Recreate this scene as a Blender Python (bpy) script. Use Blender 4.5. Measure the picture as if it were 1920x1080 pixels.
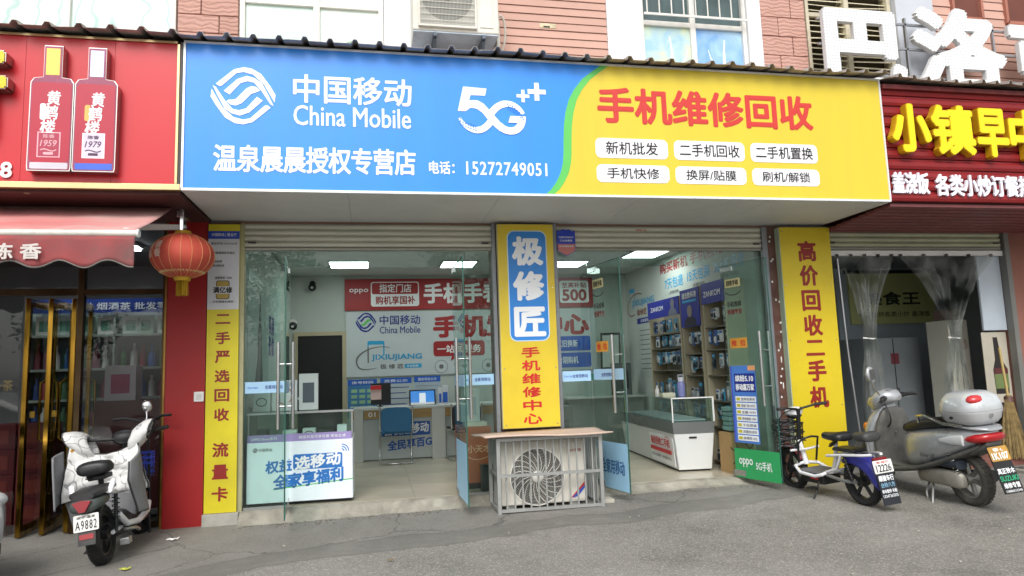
import bpy, bmesh, math, random
from mathutils import Vector, Matrix, noise
R = math.radians
random.seed(7)
sc = bpy.context.scene
for o_ in list(bpy.data.objects):
    bpy.data.objects.remove(o_)
COL = sc.collection

# ------------------------------------------------------------------ camera
CAM = Vector((0.0, -6.908, 1.166))
def set_camera(f_px=1306.9, yaw=11.38, pitch=6.87, roll=-1.96):
    y, p, r = R(yaw), R(pitch), R(roll)
    f = Vector((math.sin(y)*math.cos(p), math.cos(y)*math.cos(p), math.sin(p)))
    rt = Vector((math.cos(y), -math.sin(y), 0)); up = rt.cross(f)
    r2 = rt*math.cos(r)+up*math.sin(r); u2 = -rt*math.sin(r)+up*math.cos(r)
    cd = bpy.data.cameras.new('camera'); co = bpy.data.objects.new('camera', cd); COL.objects.link(co)
    cd.sensor_width = 36.0; cd.lens = f_px/1920*36.0; cd.clip_start = 0.05; cd.clip_end = 2000
    m = Matrix((r2, u2, -f)).transposed().to_4x4(); m.translation = CAM
    co.matrix_world = m
    sc.camera = co
set_camera()

# ------------------------------------------------------------------ sky, sun, exposure
SUN_EL, SUN_AZ = R(44), R(196)      # high veiled sun behind the photographer
w = bpy.data.worlds.new('World'); sc.world = w; w.use_nodes = True
nt = w.node_tree; nt.nodes.clear()
sky = nt.nodes.new('ShaderNodeTexSky'); sky.sky_type = 'NISHITA'; sky.sun_disc = False
sky.sun_elevation = SUN_EL; sky.sun_rotation = SUN_AZ; sky.air_density = 1.0; sky.dust_density = 4.0; sky.ozone_density = 1.0
hs = nt.nodes.new('ShaderNodeHueSaturation'); hs.inputs['Saturation'].default_value = 0.22
bg = nt.nodes.new('ShaderNodeBackground'); bg.inputs['Strength'].default_value = 0.14
wo = nt.nodes.new('ShaderNodeOutputWorld')
nt.links.new(sky.outputs[0], hs.inputs['Color']); nt.links.new(hs.outputs[0], bg.inputs['Color']); nt.links.new(bg.outputs[0], wo.inputs[0])
sd = bpy.data.lights.new('sun', 'SUN'); sd.energy = 1.2; sd.angle = R(28); sd.color = (1.0, 0.97, 0.93)
so = bpy.data.objects.new('sun', sd); COL.objects.link(so)
sdir = Vector((math.sin(SUN_AZ)*math.cos(SUN_EL), math.cos(SUN_AZ)*math.cos(SUN_EL), math.sin(SUN_EL)))
so.rotation_euler = (-sdir).to_track_quat('-Z', 'Y').to_euler(); so.location = (0, -10, 12)
vs = sc.view_settings
sc.display_settings.display_device = 'sRGB'
vs.view_transform = 'Standard'; vs.look = 'None'; vs.gamma = 1.0; vs.use_curve_mapping = False
vs.exposure = 0.42
sc.render.engine = 'CYCLES'
cy = sc.cycles
cy.use_denoising = True
try: cy.denoiser = 'OPENIMAGEDENOISE'
except Exception: pass
cy.max_bounces = 8; cy.diffuse_bounces = 4; cy.glossy_bounces = 4; cy.transmission_bounces = 6; cy.transparent_max_bounces = 24
cy.caustics_reflective = False; cy.caustics_refractive = False
cy.sample_clamp_indirect = 6.0

# ------------------------------------------------------------------ materials
def lin(h):
    if not isinstance(h, str): return tuple(h)[:3]
    c = [int(h[i:i+2], 16)/255 for i in (0, 2, 4)]
    return tuple(x/12.92 if x <= .04045 else ((x+.055)/1.055)**2.4 for x in c)
MATS = {}
def mat(name, col, rough=.5, metal=0, var=.08, scale=3.0, bump=0.0, bscale=60.0, dirt=0.0, dirtcol='4a4238', coat=0.0, spec=.5, emit=0.0, dscale=1.3, stretch=(1,1,1), dlo=.45):
    """plain surface: colour with mild mottling, optional dirt, fine relief"""
    if name in MATS: return MATS[name]
    m = bpy.data.materials.new(name); m.use_nodes = True; MATS[name] = m
    t = m.node_tree; N = t.nodes; L = t.links; b = N['Principled BSDF']
    c = lin(col)
    b.inputs['Metallic'].default_value = metal; b.inputs['Roughness'].default_value = rough
    b.inputs['Specular IOR Level'].default_value = spec
    if coat: b.inputs['Coat Weight'].default_value = coat; b.inputs['Coat Roughness'].default_value = .08
    tc = N.new('ShaderNodeTexCoord'); mp = N.new('ShaderNodeMapping'); L.new(tc.outputs['Object'], mp.inputs['Vector']); mp.inputs['Scale'].default_value = stretch
    n1 = N.new('ShaderNodeTexNoise'); n1.inputs['Scale'].default_value = scale; n1.inputs['Detail'].default_value = 6; L.new(mp.outputs[0], n1.inputs['Vector'])
    rp = N.new('ShaderNodeMapRange'); rp.inputs['To Min'].default_value = 1-var*1.6; rp.inputs['To Max'].default_value = 1+var*1.6; rp.inputs['From Min'].default_value = .25; rp.inputs['From Max'].default_value = .75
    L.new(n1.outputs['Fac'], rp.inputs['Value'])
    hv = N.new('ShaderNodeHueSaturation'); hv.inputs['Color'].default_value = (*c, 1); L.new(rp.outputs[0], hv.inputs['Value'])
    out = hv.outputs[0]
    if dirt:
        n2 = N.new('ShaderNodeTexNoise'); n2.inputs['Scale'].default_value = dscale; n2.inputs['Detail'].default_value = 9; n2.inputs['Roughness'].default_value = .7; L.new(mp.outputs[0], n2.inputs['Vector'])
        r2 = N.new('ShaderNodeMapRange'); r2.inputs['From Min'].default_value = dlo; r2.inputs['From Max'].default_value = .72; r2.inputs['To Max'].default_value = dirt; L.new(n2.outputs['Fac'], r2.inputs['Value'])
        mx = N.new('ShaderNodeMix'); mx.data_type = 'RGBA'; L.new(r2.outputs[0], mx.inputs['Factor']); L.new(out, mx.inputs['A']); mx.inputs['B'].default_value = (*lin(dirtcol), 1)
        out = mx.outputs['Result']
    L.new(out, b.inputs['Base Color'])
    rr = N.new('ShaderNodeMapRange'); rr.inputs['To Min'].default_value = max(.02, rough-.08); rr.inputs['To Max'].default_value = min(1, rough+.1); L.new(n1.outputs['Fac'], rr.inputs['Value']); L.new(rr.outputs[0], b.inputs['Roughness'])
    if bump:
        n3 = N.new('ShaderNodeTexNoise'); n3.inputs['Scale'].default_value = bscale; n3.inputs['Detail'].default_value = 5; L.new(mp.outputs[0], n3.inputs['Vector'])
        bp = N.new('ShaderNodeBump'); bp.inputs['Strength'].default_value = bump; bp.inputs['Distance'].default_value = .01; L.new(n3.outputs['Fac'], bp.inputs['Height']); L.new(bp.outputs[0], b.inputs['Normal'])
    if emit:
        b.inputs['Emission Color'].default_value = (*c, 1); b.inputs['Emission Strength'].default_value = emit
    return m

def glass(name, tint=(.80, .90, .86), ior=1.45, rough=0.0, film=0.0):
    """thin clear sheet: see-through with a fresnel mirror on each face; film adds a patchy pale haze"""
    if name in MATS: return MATS[name]
    m = bpy.data.materials.new(name); m.use_nodes = True; MATS[name] = m
    t = m.node_tree; N = t.nodes; L = t.links; N.clear()
    tr = N.new('ShaderNodeBsdfTransparent'); tr.inputs[0].default_value = (*tint, 1)
    gl = N.new('ShaderNodeBsdfGlossy'); gl.inputs['Roughness'].default_value = rough; gl.inputs['Color'].default_value = (.95, 1, .98, 1)
    fr = N.new('ShaderNodeFresnel'); fr.inputs['IOR'].default_value = ior
    geo = N.new('ShaderNodeNewGeometry'); inv = N.new('ShaderNodeMath'); inv.operation = 'SUBTRACT'; inv.inputs[0].default_value = 1.0; L.new(geo.outputs['Backfacing'], inv.inputs[1])
    mu = N.new('ShaderNodeMath'); mu.operation = 'MULTIPLY'; L.new(fr.outputs[0], mu.inputs[0]); L.new(inv.outputs[0], mu.inputs[1])
    mx = N.new('ShaderNodeMixShader'); L.new(mu.outputs[0], mx.inputs[0]); L.new(tr.outputs[0], mx.inputs[1]); L.new(gl.outputs[0], mx.inputs[2])
    out = mx.outputs[0]
    if film:
        df = N.new('ShaderNodeBsdfDiffuse'); df.inputs[0].default_value = (.5, .52, .5, 1)
        ns = N.new('ShaderNodeTexNoise'); ns.inputs['Scale'].default_value = 3; ns.inputs['Detail'].default_value = 8
        tc = N.new('ShaderNodeTexCoord'); L.new(tc.outputs['Object'], ns.inputs['Vector'])
        mr = N.new('ShaderNodeMapRange'); mr.inputs['From Min'].default_value = .4; mr.inputs['From Max'].default_value = .8; mr.inputs['To Max'].default_value = film; L.new(ns.outputs['Fac'], mr.inputs['Value'])
        m2 = N.new('ShaderNodeMixShader'); L.new(mr.outputs[0], m2.inputs[0]); L.new(out, m2.inputs[1]); L.new(df.outputs[0], m2.inputs[2]); out = m2.outputs[0]
    o = N.new('ShaderNodeOutputMaterial'); L.new(out, o.inputs[0])
    return m

def ground_mat(name, base, dark, light, agg, fine=420.0, patch=.5, lightf=.45, crack=0.0):
    m = bpy.data.materials.new(name); m.use_nodes = True; MATS[name] = m
    t = m.node_tree; N = t.nodes; L = t.links; b = N['Principled BSDF']
    tc = N.new('ShaderNodeTexCoord')
    def nz(s, d=6, r=.6):
        n = N.new('ShaderNodeTexNoise'); n.inputs['Scale'].default_value = s; n.inputs['Detail'].default_value = d; n.inputs['Roughness'].default_value = r; L.new(tc.outputs['Object'], n.inputs['Vector']); return n
    def mr(v, a, c, lo=0., hi=1.):
        n = N.new('ShaderNodeMapRange'); n.inputs['From Min'].default_value = a; n.inputs['From Max'].default_value = c; n.inputs['To Min'].default_value = lo; n.inputs['To Max'].default_value = hi; L.new(v, n.inputs['Value']); return n.outputs[0]
    def mix(f, a, c):
        n = N.new('ShaderNodeMix'); n.data_type = 'RGBA'; L.new(f, n.inputs['Factor'])
        for k, q in (('A', a), ('B', c)):
            if isinstance(q, tuple): n.inputs[k].default_value = (*q, 1)
            else: L.new(q, n.inputs[k])
        return n.outputs['Result']
    big = nz(.55, 8, .65); mid = nz(4.0, 8, .7); vo = N.new('ShaderNodeTexVoronoi'); vo.inputs['Scale'].default_value = agg; L.new(tc.outputs['Object'], vo.inputs['Vector'])
    fin = nz(fine, 2, .5)
    c = mix(mr(big.outputs['Fac'], .35, .68), lin(base), lin(dark))
    c = mix(mr(mid.outputs['Fac'], .42, .75, 0, patch), c, lin(dark))
    c = mix(mr(vo.outputs['Color'], .55, .95, 0, lightf), c, lin(light))
    c = mix(mr(fin.outputs['Fac'], .52, .75, 0, .55), c, lin(dark))
    if crack:
        wn = nz(2.5, 4, .6); av = N.new('ShaderNodeVectorMath'); av.operation = 'MULTIPLY_ADD'; L.new(wn.outputs['Color'], av.inputs[0]); av.inputs[1].default_value = (.35, .35, 0); L.new(tc.outputs['Object'], av.inputs[2])
        vc = N.new('ShaderNodeTexVoronoi'); vc.feature = 'DISTANCE_TO_EDGE'; vc.inputs['Scale'].default_value = .55; L.new(av.outputs[0], vc.inputs['Vector']); c = mix(mr(vc.outputs['Distance'], .0, .006, crack, 0), c, (.05, .05, .048))
    st = nz(1.1, 7, .62); c = mix(mr(st.outputs['Fac'], .60, .66, 0, .35), c, lin(dark))
    L.new(c, b.inputs['Base Color'])
    b.inputs['Roughness'].default_value = .82; b.inputs['Specular IOR Level'].default_value = .35
    ad = N.new('ShaderNodeMath'); ad.operation = 'ADD'; L.new(vo.outputs['Distance'], ad.inputs[0]); L.new(fin.outputs['Fac'], ad.inputs[1])
    bp = N.new('ShaderNodeBump'); bp.inputs['Strength'].default_value = .55; bp.inputs['Distance'].default_value = .006; L.new(ad.outputs[0], bp.inputs['Height']); L.new(bp.outputs[0], b.inputs['Normal'])
    return m

def relief_mat(name, col, kind, dark):
    """split-face stone with long wavy ridges, or washed plank"""
    m = bpy.data.materials.new(name); m.use_nodes = True; MATS[name] = m
    t = m.node_tree; N = t.nodes; L = t.links; b = N['Principled BSDF']; b.inputs['Roughness'].default_value = .8
    tc = N.new('ShaderNodeTexCoord'); mp = N.new('ShaderNodeMapping'); L.new(tc.outputs['Object'], mp.inputs['Vector'])
    oi = N.new('ShaderNodeObjectInfo'); ad = N.new('ShaderNodeVectorMath'); ad.operation = 'ADD'; L.new(mp.outputs[0], ad.inputs[0])
    cb = N.new('ShaderNodeCombineXYZ'); mu = N.new('ShaderNodeMath'); mu.operation = 'MULTIPLY'; mu.inputs[1].default_value = 37.; L.new(oi.outputs['Random'], mu.inputs[0]); L.new(mu.outputs[0], cb.inputs[1]); L.new(cb.outputs[0], ad.inputs[1])
    wv = N.new('ShaderNodeTexWave'); wv.bands_direction = 'Z'; wv.inputs['Scale'].default_value = 7 if kind == 'stone' else 1; wv.inputs['Distortion'].default_value = 7; wv.inputs['Detail'].default_value = 2; wv.inputs['Detail Scale'].default_value = 1.2; L.new(ad.outputs[0], wv.inputs['Vector'])
    ns = N.new('ShaderNodeTexNoise'); ns.inputs['Scale'].default_value = 4; ns.inputs['Detail'].default_value = 7; L.new(ad.outputs[0], ns.inputs['Vector'])
    mx = N.new('ShaderNodeMix'); mx.data_type = 'RGBA'; mx.inputs['A'].default_value = (*lin(col), 1); mx.inputs['B'].default_value = (*lin(dark), 1); L.new(ns.outputs['Fac'], mx.inputs['Factor'])
    hv = N.new('ShaderNodeHueSaturation'); L.new(mx.outputs['Result'], hv.inputs['Color'])
    r1 = N.new('ShaderNodeMapRange'); r1.inputs['To Min'].default_value = .93; r1.inputs['To Max'].default_value = 1.07; L.new(oi.outputs['Random'], r1.inputs['Value']); L.new(r1.outputs[0], hv.inputs['Value'])
    L.new(hv.outputs[0], b.inputs['Base Color'])
    bp = N.new('ShaderNodeBump'); bp.inputs['Strength'].default_value = .45 if kind == 'stone' else .1; bp.inputs['Distance'].default_value = .012; L.new(wv.outputs['Fac'] if kind == 'stone' else ns.outputs['Fac'], bp.inputs['Height']); L.new(bp.outputs[0], b.inputs['Normal'])
    return m

# ------------------------------------------------------------------ mesh helpers
def vec(a): return Vector(a)
class MB:
    def __init__(s): s.v = []; s.f = []
    def add(s, vs, fs):
        n = len(s.v); s.v += [tuple(q) for q in vs]; s.f += [tuple(i+n for i in f) for f in fs]; return s
    def obox(s, c, a, b, d):
        c, a, b, d = map(vec, (c, a, b, d)); vs = [c+a*i+b*j+d*k for i in (-1, 1) for j in (-1, 1) for k in (-1, 1)]
        if a.cross(b).dot(d) < 0: fs = [(0,2,3,1),(4,5,7,6),(0,1,5,4),(2,6,7,3),(0,4,6,2),(1,3,7,5)]
        else: fs = [(0,1,3,2),(4,6,7,5),(0,4,5,1),(2,3,7,6),(0,2,6,4),(1,5,7,3)]
        return s.add(vs, fs)
    def box(s, x0, x1, y0, y1, z0, z1):
        return s.obox(((x0+x1)/2, (y0+y1)/2, (z0+z1)/2), (abs(x1-x0)/2, 0, 0), (0, abs(y1-y0)/2, 0), (0, 0, abs(z1-z0)/2))
    def frame(s, ax):
        ax = vec(ax).normalized(); t = Vector((0, 0, 1)) if abs(ax.z) < .9 else Vector((1, 0, 0))
        u = ax.cross(t).normalized(); return u, ax.cross(u).normalized(), ax
    def cyl(s, a, b, r, r2=None, n=12):
        a, b = vec(a), vec(b); r2 = r if r2 is None else r2; u, v, _ = s.frame(b-a)
        vs = []
        for c, q in ((a, r), (b, r2)):
            for i in range(n):
                t = 2*math.pi*i/n; vs.append(c+(u*math.cos(t)+v*math.sin(t))*q)
        fs = [(i, (i+1) % n, n+(i+1) % n, n+i) for i in range(n)]+[tuple(range(n))[::-1], tuple(range(n, 2*n))]
        return s.add(vs, fs)
    def tube(s, pts, r, n=8, closed=False):
        pts = [vec(p) for p in pts]; m = len(pts); vs = []; pu = None
        for i, p in enumerate(pts):
            if closed: d = pts[(i+1) % m]-pts[i-1]
            else: d = pts[min(i+1, m-1)]-pts[max(i-1, 0)]
            d.normalize()
            if pu is None: u, v, _ = s.frame(d)
            else:
                u = (pu-d*pu.dot(d)).normalized(); v = d.cross(u)
            pu = u; q = r[i] if isinstance(r, (list, tuple)) else r
            for k in range(n):
                t = 2*math.pi*k/n; vs.append(p+(u*math.cos(t)+v*math.sin(t))*q)
        fs = []
        for i in range(m if closed else m-1):
            j = (i+1) % m
            fs += [(i*n+k, i*n+(k+1) % n, j*n+(k+1) % n, j*n+k) for k in range(n)]
        if not closed: fs += [tuple(range(n))[::-1], tuple(range((m-1)*n, m*n))]
        return s.add(vs, fs)
    def lathe(s, prof, c, ax=(0, 0, 1), n=24, closed=False):
        c = vec(c); u, v, a = s.frame(ax); vs = []; m = len(prof)
        for r, h in prof:
            for k in range(n):
                t = 2*math.pi*k/n; vs.append(c+a*h+(u*math.cos(t)+v*math.sin(t))*max(r, 1e-4))
        fs = [(i*n+k, i*n+(k+1) % n, j*n+(k+1) % n, j*n+k) for i, j in ([(i, (i+1) % m) for i in range(m)] if closed else [(i, i+1) for i in range(m-1)]) for k in range(n)]
        if not closed: fs += [tuple(range(n))[::-1], tuple(range((m-1)*n, m*n))]
        return s.add(vs, fs)
    def prism(s, poly, o, u, v, d):
        o, u, v, d = map(vec, (o, u, v, d)); n = len(poly)
        vs = [o+u*a+v*b for a, b in poly]+[o+u*a+v*b+d for a, b in poly]
        return s.add(vs, [tuple(range(n))[::-1], tuple(range(n, 2*n))]+[(i, (i+1) % n, n+(i+1) % n, n+i) for i in range(n)])
    def rings(s, rs, cap=True):
        n = len(rs[0]); vs = [p for r in rs for p in r]
        fs = [(i*n+k, i*n+(k+1) % n, (i+1)*n+(k+1) % n, (i+1)*n+k) for i in range(len(rs)-1) for k in range(n)]
        if cap: fs += [tuple(range(n))[::-1], tuple(range((len(rs)-1)*n, len(rs)*n))]
        return s.add(vs, fs)
    def loft(s, secs, n=20, p=2.6):
        """sections along local X: (x, y centre, z centre, half width, half height)"""
        rs = []
        for x, yc, zc, hw, hh in secs:
            r = []
            for k in range(n):
                t = 2*math.pi*k/n; c_, s_ = math.cos(t), math.sin(t)
                r.append((x, yc+hw*math.copysign(abs(c_)**(2/p), c_), zc+hh*math.copysign(abs(s_)**(2/p), s_)))
            rs.append(r)
        return s.rings(rs)
    def loftz(s, secs, n=20, p=2.6):
        """sections along Z: (z, x centre, y centre, half x, half y)"""
        rs = []
        for z, xc, yc, hx, hy in secs:
            r = []
            for k in range(n):
                t = 2*math.pi*k/n; c_, s_ = math.cos(t), math.sin(t)
                r.append((xc+hx*math.copysign(abs(c_)**(2/p), c_), yc+hy*math.copysign(abs(s_)**(2/p), s_), z))
            rs.append(r)
        return s.rings(rs)
    def ball(s, c, rx, ry=None, rz=None, n=14, m=9):
        ry = rx if ry is None else ry; rz = rx if rz is None else rz; c = vec(c); rs = []
        for i in range(1, m):
            a = math.pi*i/m
            rs.append([(c.x+rx*math.sin(a)*math.cos(2*math.pi*k/n), c.y+ry*math.sin(a)*math.sin(2*math.pi*k/n), c.z-rz*math.cos(a)) for k in range(n)])
        return s.rings(rs)
    def grid(s, fn, nu, nv):
        vs = [fn(i/nu, j/nv) for j in range(nv+1) for i in range(nu+1)]
        return s.add(vs, [(j*(nu+1)+i, j*(nu+1)+i+1, (j+1)*(nu+1)+i+1, (j+1)*(nu+1)+i) for j in range(nv) for i in range(nu)])
    def mesh(s, name):
        me = bpy.data.meshes.new(name); me.from_pydata(s.v, [], s.f); me.validate(); me.update(); return me
    def build(s, name, m, parent=None, smooth=None, bev=0.0, solid=0.0, fix=False):
        me = s.mesh(name)
        if fix:
            b = bmesh.new(); b.from_mesh(me); bmesh.ops.recalc_face_normals(b, faces=b.faces); b.to_mesh(me); b.free()
        return link(name, me, m, parent, smooth, bev, solid)
LOCAL = set()
def link(name, me, m, parent=None, smooth=None, bev=0.0, solid=0.0):
    o = bpy.data.objects.new(name, me); COL.objects.link(o)
    if m is not None and not me.materials: me.materials.append(m)
    if smooth:
        me.polygons.foreach_set('use_smooth', [True]*len(me.polygons))
        if smooth < 180:
            try: me.set_sharp_from_angle(angle=R(smooth))
            except Exception: pass
    if solid:
        md = o.modifiers.new('thick', 'SOLIDIFY'); md.thickness = solid; md.offset = 0
    if bev:
        md = o.modifiers.new('edge', 'BEVEL'); md.width = bev; md.segments = 2; md.limit_method = 'ANGLE'; md.angle_limit = R(40)
    if parent is not None: attach(o, parent)
    return o
def attach(o, parent):
    o.parent = parent
    top = parent
    while top.parent: top = top.parent
    if parent.type == 'EMPTY' and top.name not in LOCAL:
        o.matrix_parent_inverse = Matrix.Translation(-parent.location)
def thing(name, label, cat, loc, group=None, rotz=None, tilt=0.0):
    o = bpy.data.objects.new(name, None); COL.objects.link(o); o.location = loc; o.empty_display_size = .1
    o['label'] = label; o['category'] = cat
    if group: o['group'] = group
    if rotz is not None: o.rotation_euler = (tilt, 0, rotz); LOCAL.add(o.name)
    return o
def part_empty(name, parent, loc):
    o = bpy.data.objects.new(name, None); COL.objects.link(o); o.location = loc; o.empty_display_size = .1; attach(o, parent); return o
ORD = ('nearest', 'second', 'third', 'fourth', 'fifth', 'sixth', 'seventh', 'eighth', 'ninth')
def tag(o, label, cat, group=None):
    o['label'] = label; o['category'] = cat
    if group: o['group'] = group
    return o
def struct(o, kind='structure'): o['kind'] = kind; return o

# flat print and lettering ------------------------------------------------
class Plane:
    def __init__(s, o, u=(1, 0, 0), v=(0, 0, 1)):
        s.o = vec(o); s.u = vec(u).normalized(); s.v = vec(v).normalized(); s.n = s.u.cross(s.v)
    def p(s, a, b, l=0.0): return s.o+s.u*a+s.v*b+s.n*l
def front(y): return Plane((0, y, 0))
_TX = {}
def text_shape(body, bold, ext=0.0, bevel=0.0, line=1.0, space=1.0, res=3):
    k = (body, bold, ext, bevel, line, space)
    if k in _TX: return _TX[k]
    c = bpy.data.curves.new('text', 'FONT'); c.body = body; c.resolution_u = res; c.offset = bold; c.extrude = ext; c.bevel_depth = bevel; c.bevel_resolution = 1
    c.align_x = 'CENTER'; c.space_line = line; c.space_character = space
    o = bpy.data.objects.new('text', c); COL.objects.link(o); bpy.context.view_layer.update()
    me = o.evaluated_get(bpy.context.evaluated_depsgraph_get()).to_mesh()
    vs = [tuple(q.co) for q in me.vertices]; fs = [tuple(p.vertices) for p in me.polygons]
    bpy.data.objects.remove(o); bpy.data.curves.remove(c)
    x0 = min(q[0] for q in vs); x1 = max(q[0] for q in vs); y0 = min(q[1] for q in vs); y1 = max(q[1] for q in vs)
    _TX[k] = ([((a-x0)/(x1-x0), (b-y0)/(y1-y0), c_) for a, b, c_ in vs], fs, (x1-x0)/(y1-y0)); return _TX[k]
def text(parent, body, pl, a0, b0, a1, b1, m, bold=.012, lift=.004, depth=0.0, name='lettering', line=1.0, space=1.0, shear=0.0, slope=0.0, bevel=0.0, warp=None):
    """lettering fitted to the box a0..a1 x b0..b1 on a plane; depth > 0 makes solid letters; bold thickens the strokes"""
    vs, fs, asp = text_shape(body, 0.0, .5 if depth else 0.0, bevel, line, space)
    zs = [c for _, _, c in vs]; zl, zh = min(zs), max(zs)
    nl = body.count(chr(10))+1
    r = bold*(b1-b0)/nl*1.15 if bold else 0.0
    sh = [(0, 0)]
    if r > 0:
        k_ = 8 if bold > .015 else 4
        sh += [(r*math.cos(2*math.pi*i/k_+.39), r*math.sin(2*math.pi*i/k_+.39)) for i in range(k_)]
    me = bpy.data.meshes.new(name); P = []; F = []
    for i, (dx, dy) in enumerate(sh):
        n0 = len(P)
        for x, y, c in vs:
            d = lift+((c-zl)/(zh-zl)*depth if depth else 0)-.00015*i
            qa, qb = a0+r+(a1-a0-2*r)*x+shear*(y-.5)*(b1-b0)+dx, b0+r+(b1-b0-2*r)*y+slope*(x-.5)*(a1-a0)+dy
            P.append(tuple(warp(qa, qb, d) if warp else pl.p(qa, qb, d)))
        F += [tuple(j+n0 for j in f) for f in fs]
    me.from_pydata(P, [], F); me.update()
    return link(name, me, m, parent)
def rr(a0, b0, a1, b1, r=0.0, k=5):
    if r <= 0: return [(a0, b0), (a1, b0), (a1, b1), (a0, b1)]
    out = []
    for cx, cyy, t0 in ((a1-r, b0+r, -90), (a1-r, b1-r, 0), (a0+r, b1-r, 90), (a0+r, b0+r, 180)):
        for i in range(k+1):
            t = R(t0+90*i/k); out.append((cx+r*math.cos(t), cyy+r*math.sin(t)))
    return out
def panel(parent, pl, a0, b0, a1, b1, m, name='panel', lift=.003, r=0.0, th=.0015, poly=None):
    b = MB(); poly = poly or rr(a0, b0, a1, b1, r)
    b.prism(poly, pl.p(0, 0, lift-th), pl.u, pl.v, pl.n*th)
    return b.build(name, m, parent)
def stroke(parent, pl, pts, wd, m, name='line_mark', lift=.004, closed=False):
    """flat ribbon drawn along points on a plane; wd may vary"""
    b = MB(); n = len(pts); vs = []
    for i, (x, y) in enumerate(pts):
        q0 = pts[(i-1) % n] if closed else pts[max(i-1, 0)]; q1 = pts[(i+1) % n] if closed else pts[min(i+1, n-1)]
        dx, dy = q1[0]-q0[0], q1[1]-q0[1]; l = math.hypot(dx, dy) or 1
        h = (wd[i] if isinstance(wd, (list, tuple)) else wd)/2
        vs += [pl.p(x-dy/l*h, y+dx/l*h, lift), pl.p(x+dy/l*h, y-dx/l*h, lift)]
    m_ = n if closed else n-1
    b.add(vs, [(2*i, 2*i+1, 2*((i+1) % n)+1, 2*((i+1) % n)) for i in range(m_)])
    return b.build(name, m, parent)
def bez(p0, p1, p2, p3, n=14):
    return [tuple((1-t)**3*a+3*(1-t)**2*t*b+3*(1-t)*t*t*c+t**3*d for a, b, c, d in zip(p0, p1, p2, p3)) for t in [i/n for i in range(n+1)]]
def copy_piece(src, parent, mtx=None, name=None):
    c = src.copy(); COL.objects.link(c); c.parent = parent
    if parent is not None and src.parent is parent: c.matrix_parent_inverse = src.matrix_parent_inverse.copy()
    elif parent is not None: attach(c, parent)
    if mtx is not None: c.location = mtx
    return c

# common materials
WHITE = mat('white paint', 'e9e9e6', .45, var=.03, dirt=.12)
PRINTW = mat('white print', 'f2f5f8', .4, var=.01)
BLACKP = mat('black print', '16171a', .5, var=.02)
REDP = mat('red print', 'c8222a', .45, var=.03)
BLUEP = mat('blue print', '1f5fc4', .45, var=.03)
NAVYP = mat('navy print', '1a2f8c', .45, var=.03)
CYANP = mat('cyan print', '2aa3d6', .45, var=.03)
GREENP = mat('green print', '5fc45c', .4, var=.03)
GREYP = mat('grey print', '6e6e70', .5, var=.03)
YELP = mat('yellow print', 'ecd01c', .4, var=.03)
STEEL = mat('brushed steel', 'c9cbcc', .22, 1.0, var=.05)
ALU = mat('aluminium', 'a9abad', .38, .9, var=.08)
GALV = mat('galvanised bar', 'aeb0ae', .45, .6, var=.1, dirt=.25, dscale=6)
BRASS = mat('brass trim', 'b08a3a', .3, .9, var=.15)
BLACKPL = mat('black plastic', '17181a', .45, var=.1)
RUBBER = mat('rubber', '1b1b1c', .8, var=.1, bump=.2, bscale=90, dirt=.35, dirtcol='6b665e', dscale=5)
CHROME = mat('chrome', 'd5d5d6', .12, 1.0, var=.03)
GLASS = glass('door glass', (.82, .90, .87), 1.5, film=.05)
# ================================================================== ground
def gz(x, y): return -.095+.010*max(-8, min(9, x))+.02*max(-9, min(0, y))
ASPH = ground_mat('asphalt', '9a9892', '6b6a65', 'cfcbc1', 110.0, lightf=.55)
CONC = ground_mat('worn concrete', '94928c', '74726d', 'b2afa6', 140.0, 300, .7, crack=.6)
xs = [-600, -60, -20, -9]+[-8+.5*i for i in range(35)]+[12, 25, 60, 600]
ys = [-600, -60, -20, -9]+[-8.5+.5*i for i in range(17)]+[.2, 6, 12]
b = MB(); b.add([(x, y, gz(x, y)) for y in ys for x in xs], [(j*len(xs)+i, j*len(xs)+i+1, (j+1)*len(xs)+i+1, (j+1)*len(xs)+i) for j in range(len(ys)-1) for i in range(len(xs)-1)])
struct(b.build('road', ASPH))
EDGE = [(-9, -3.6), (-4, -2.5), (-2.4, -1.95), (-1.6, -1.62), (-.8, -1.2), (0, -1.08), (1.05, -.98), (1.6, -.85), (2.1, -.9), (2.6, -.72), (3.1, -.66), (4.2, -.36), (5.2, -.28), (12, -.28)]
def edge_y(x):
    for (xa, ya), (xb, yb) in zip(EDGE, EDGE[1:]):
        if xa <= x <= xb: return ya+(yb-ya)*(x-xa)/(xb-xa)
    return EDGE[-1][1]
b = MB(); vs = []; NX = 420
for i in range(NX+1):
    x = -9+21*i/NX; e = edge_y(x)+.07*noise.noise((x*2.2, 1, 0))+.03*noise.noise((x*9, 4, 0))+.012*noise.noise((x*31, 2, 0))
    for k, yy in enumerate((e, e*.6+.1, .22)):
        vs.append((x, yy, gz(x, yy)+(.0035 if k == 0 else .007)))
b.add(vs, [(3*i+k, 3*i+3+k, 3*i+4+k, 3*i+1+k) for i in range(NX) for k in (0, 1)])
struct(b.build('pavement', CONC))
b = MB(); vs = []
for i in range(NX+1):
    x = -9+21*i/NX; e = edge_y(x)+.05
    f = e-.42-.16*noise.noise((x*1.1, 3, 0))-.05*noise.noise((x*5, 4, 0))-.02*noise.noise((x*23, 2, 0))
    vs += [(x, e, gz(x, e)+.0018), (x, f, gz(x, f)+.0018)]
b.add(vs, [(2*i+1, 2*i+3, 2*i+2, 2*i) for i in range(NX)])
struct(b.build('road_patch', ground_mat('smooth asphalt', '8e8c86', '6e6d68', 'aba8a1', 200.0, 500, .8, .3)))
random.seed(19); b = MB()
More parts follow.
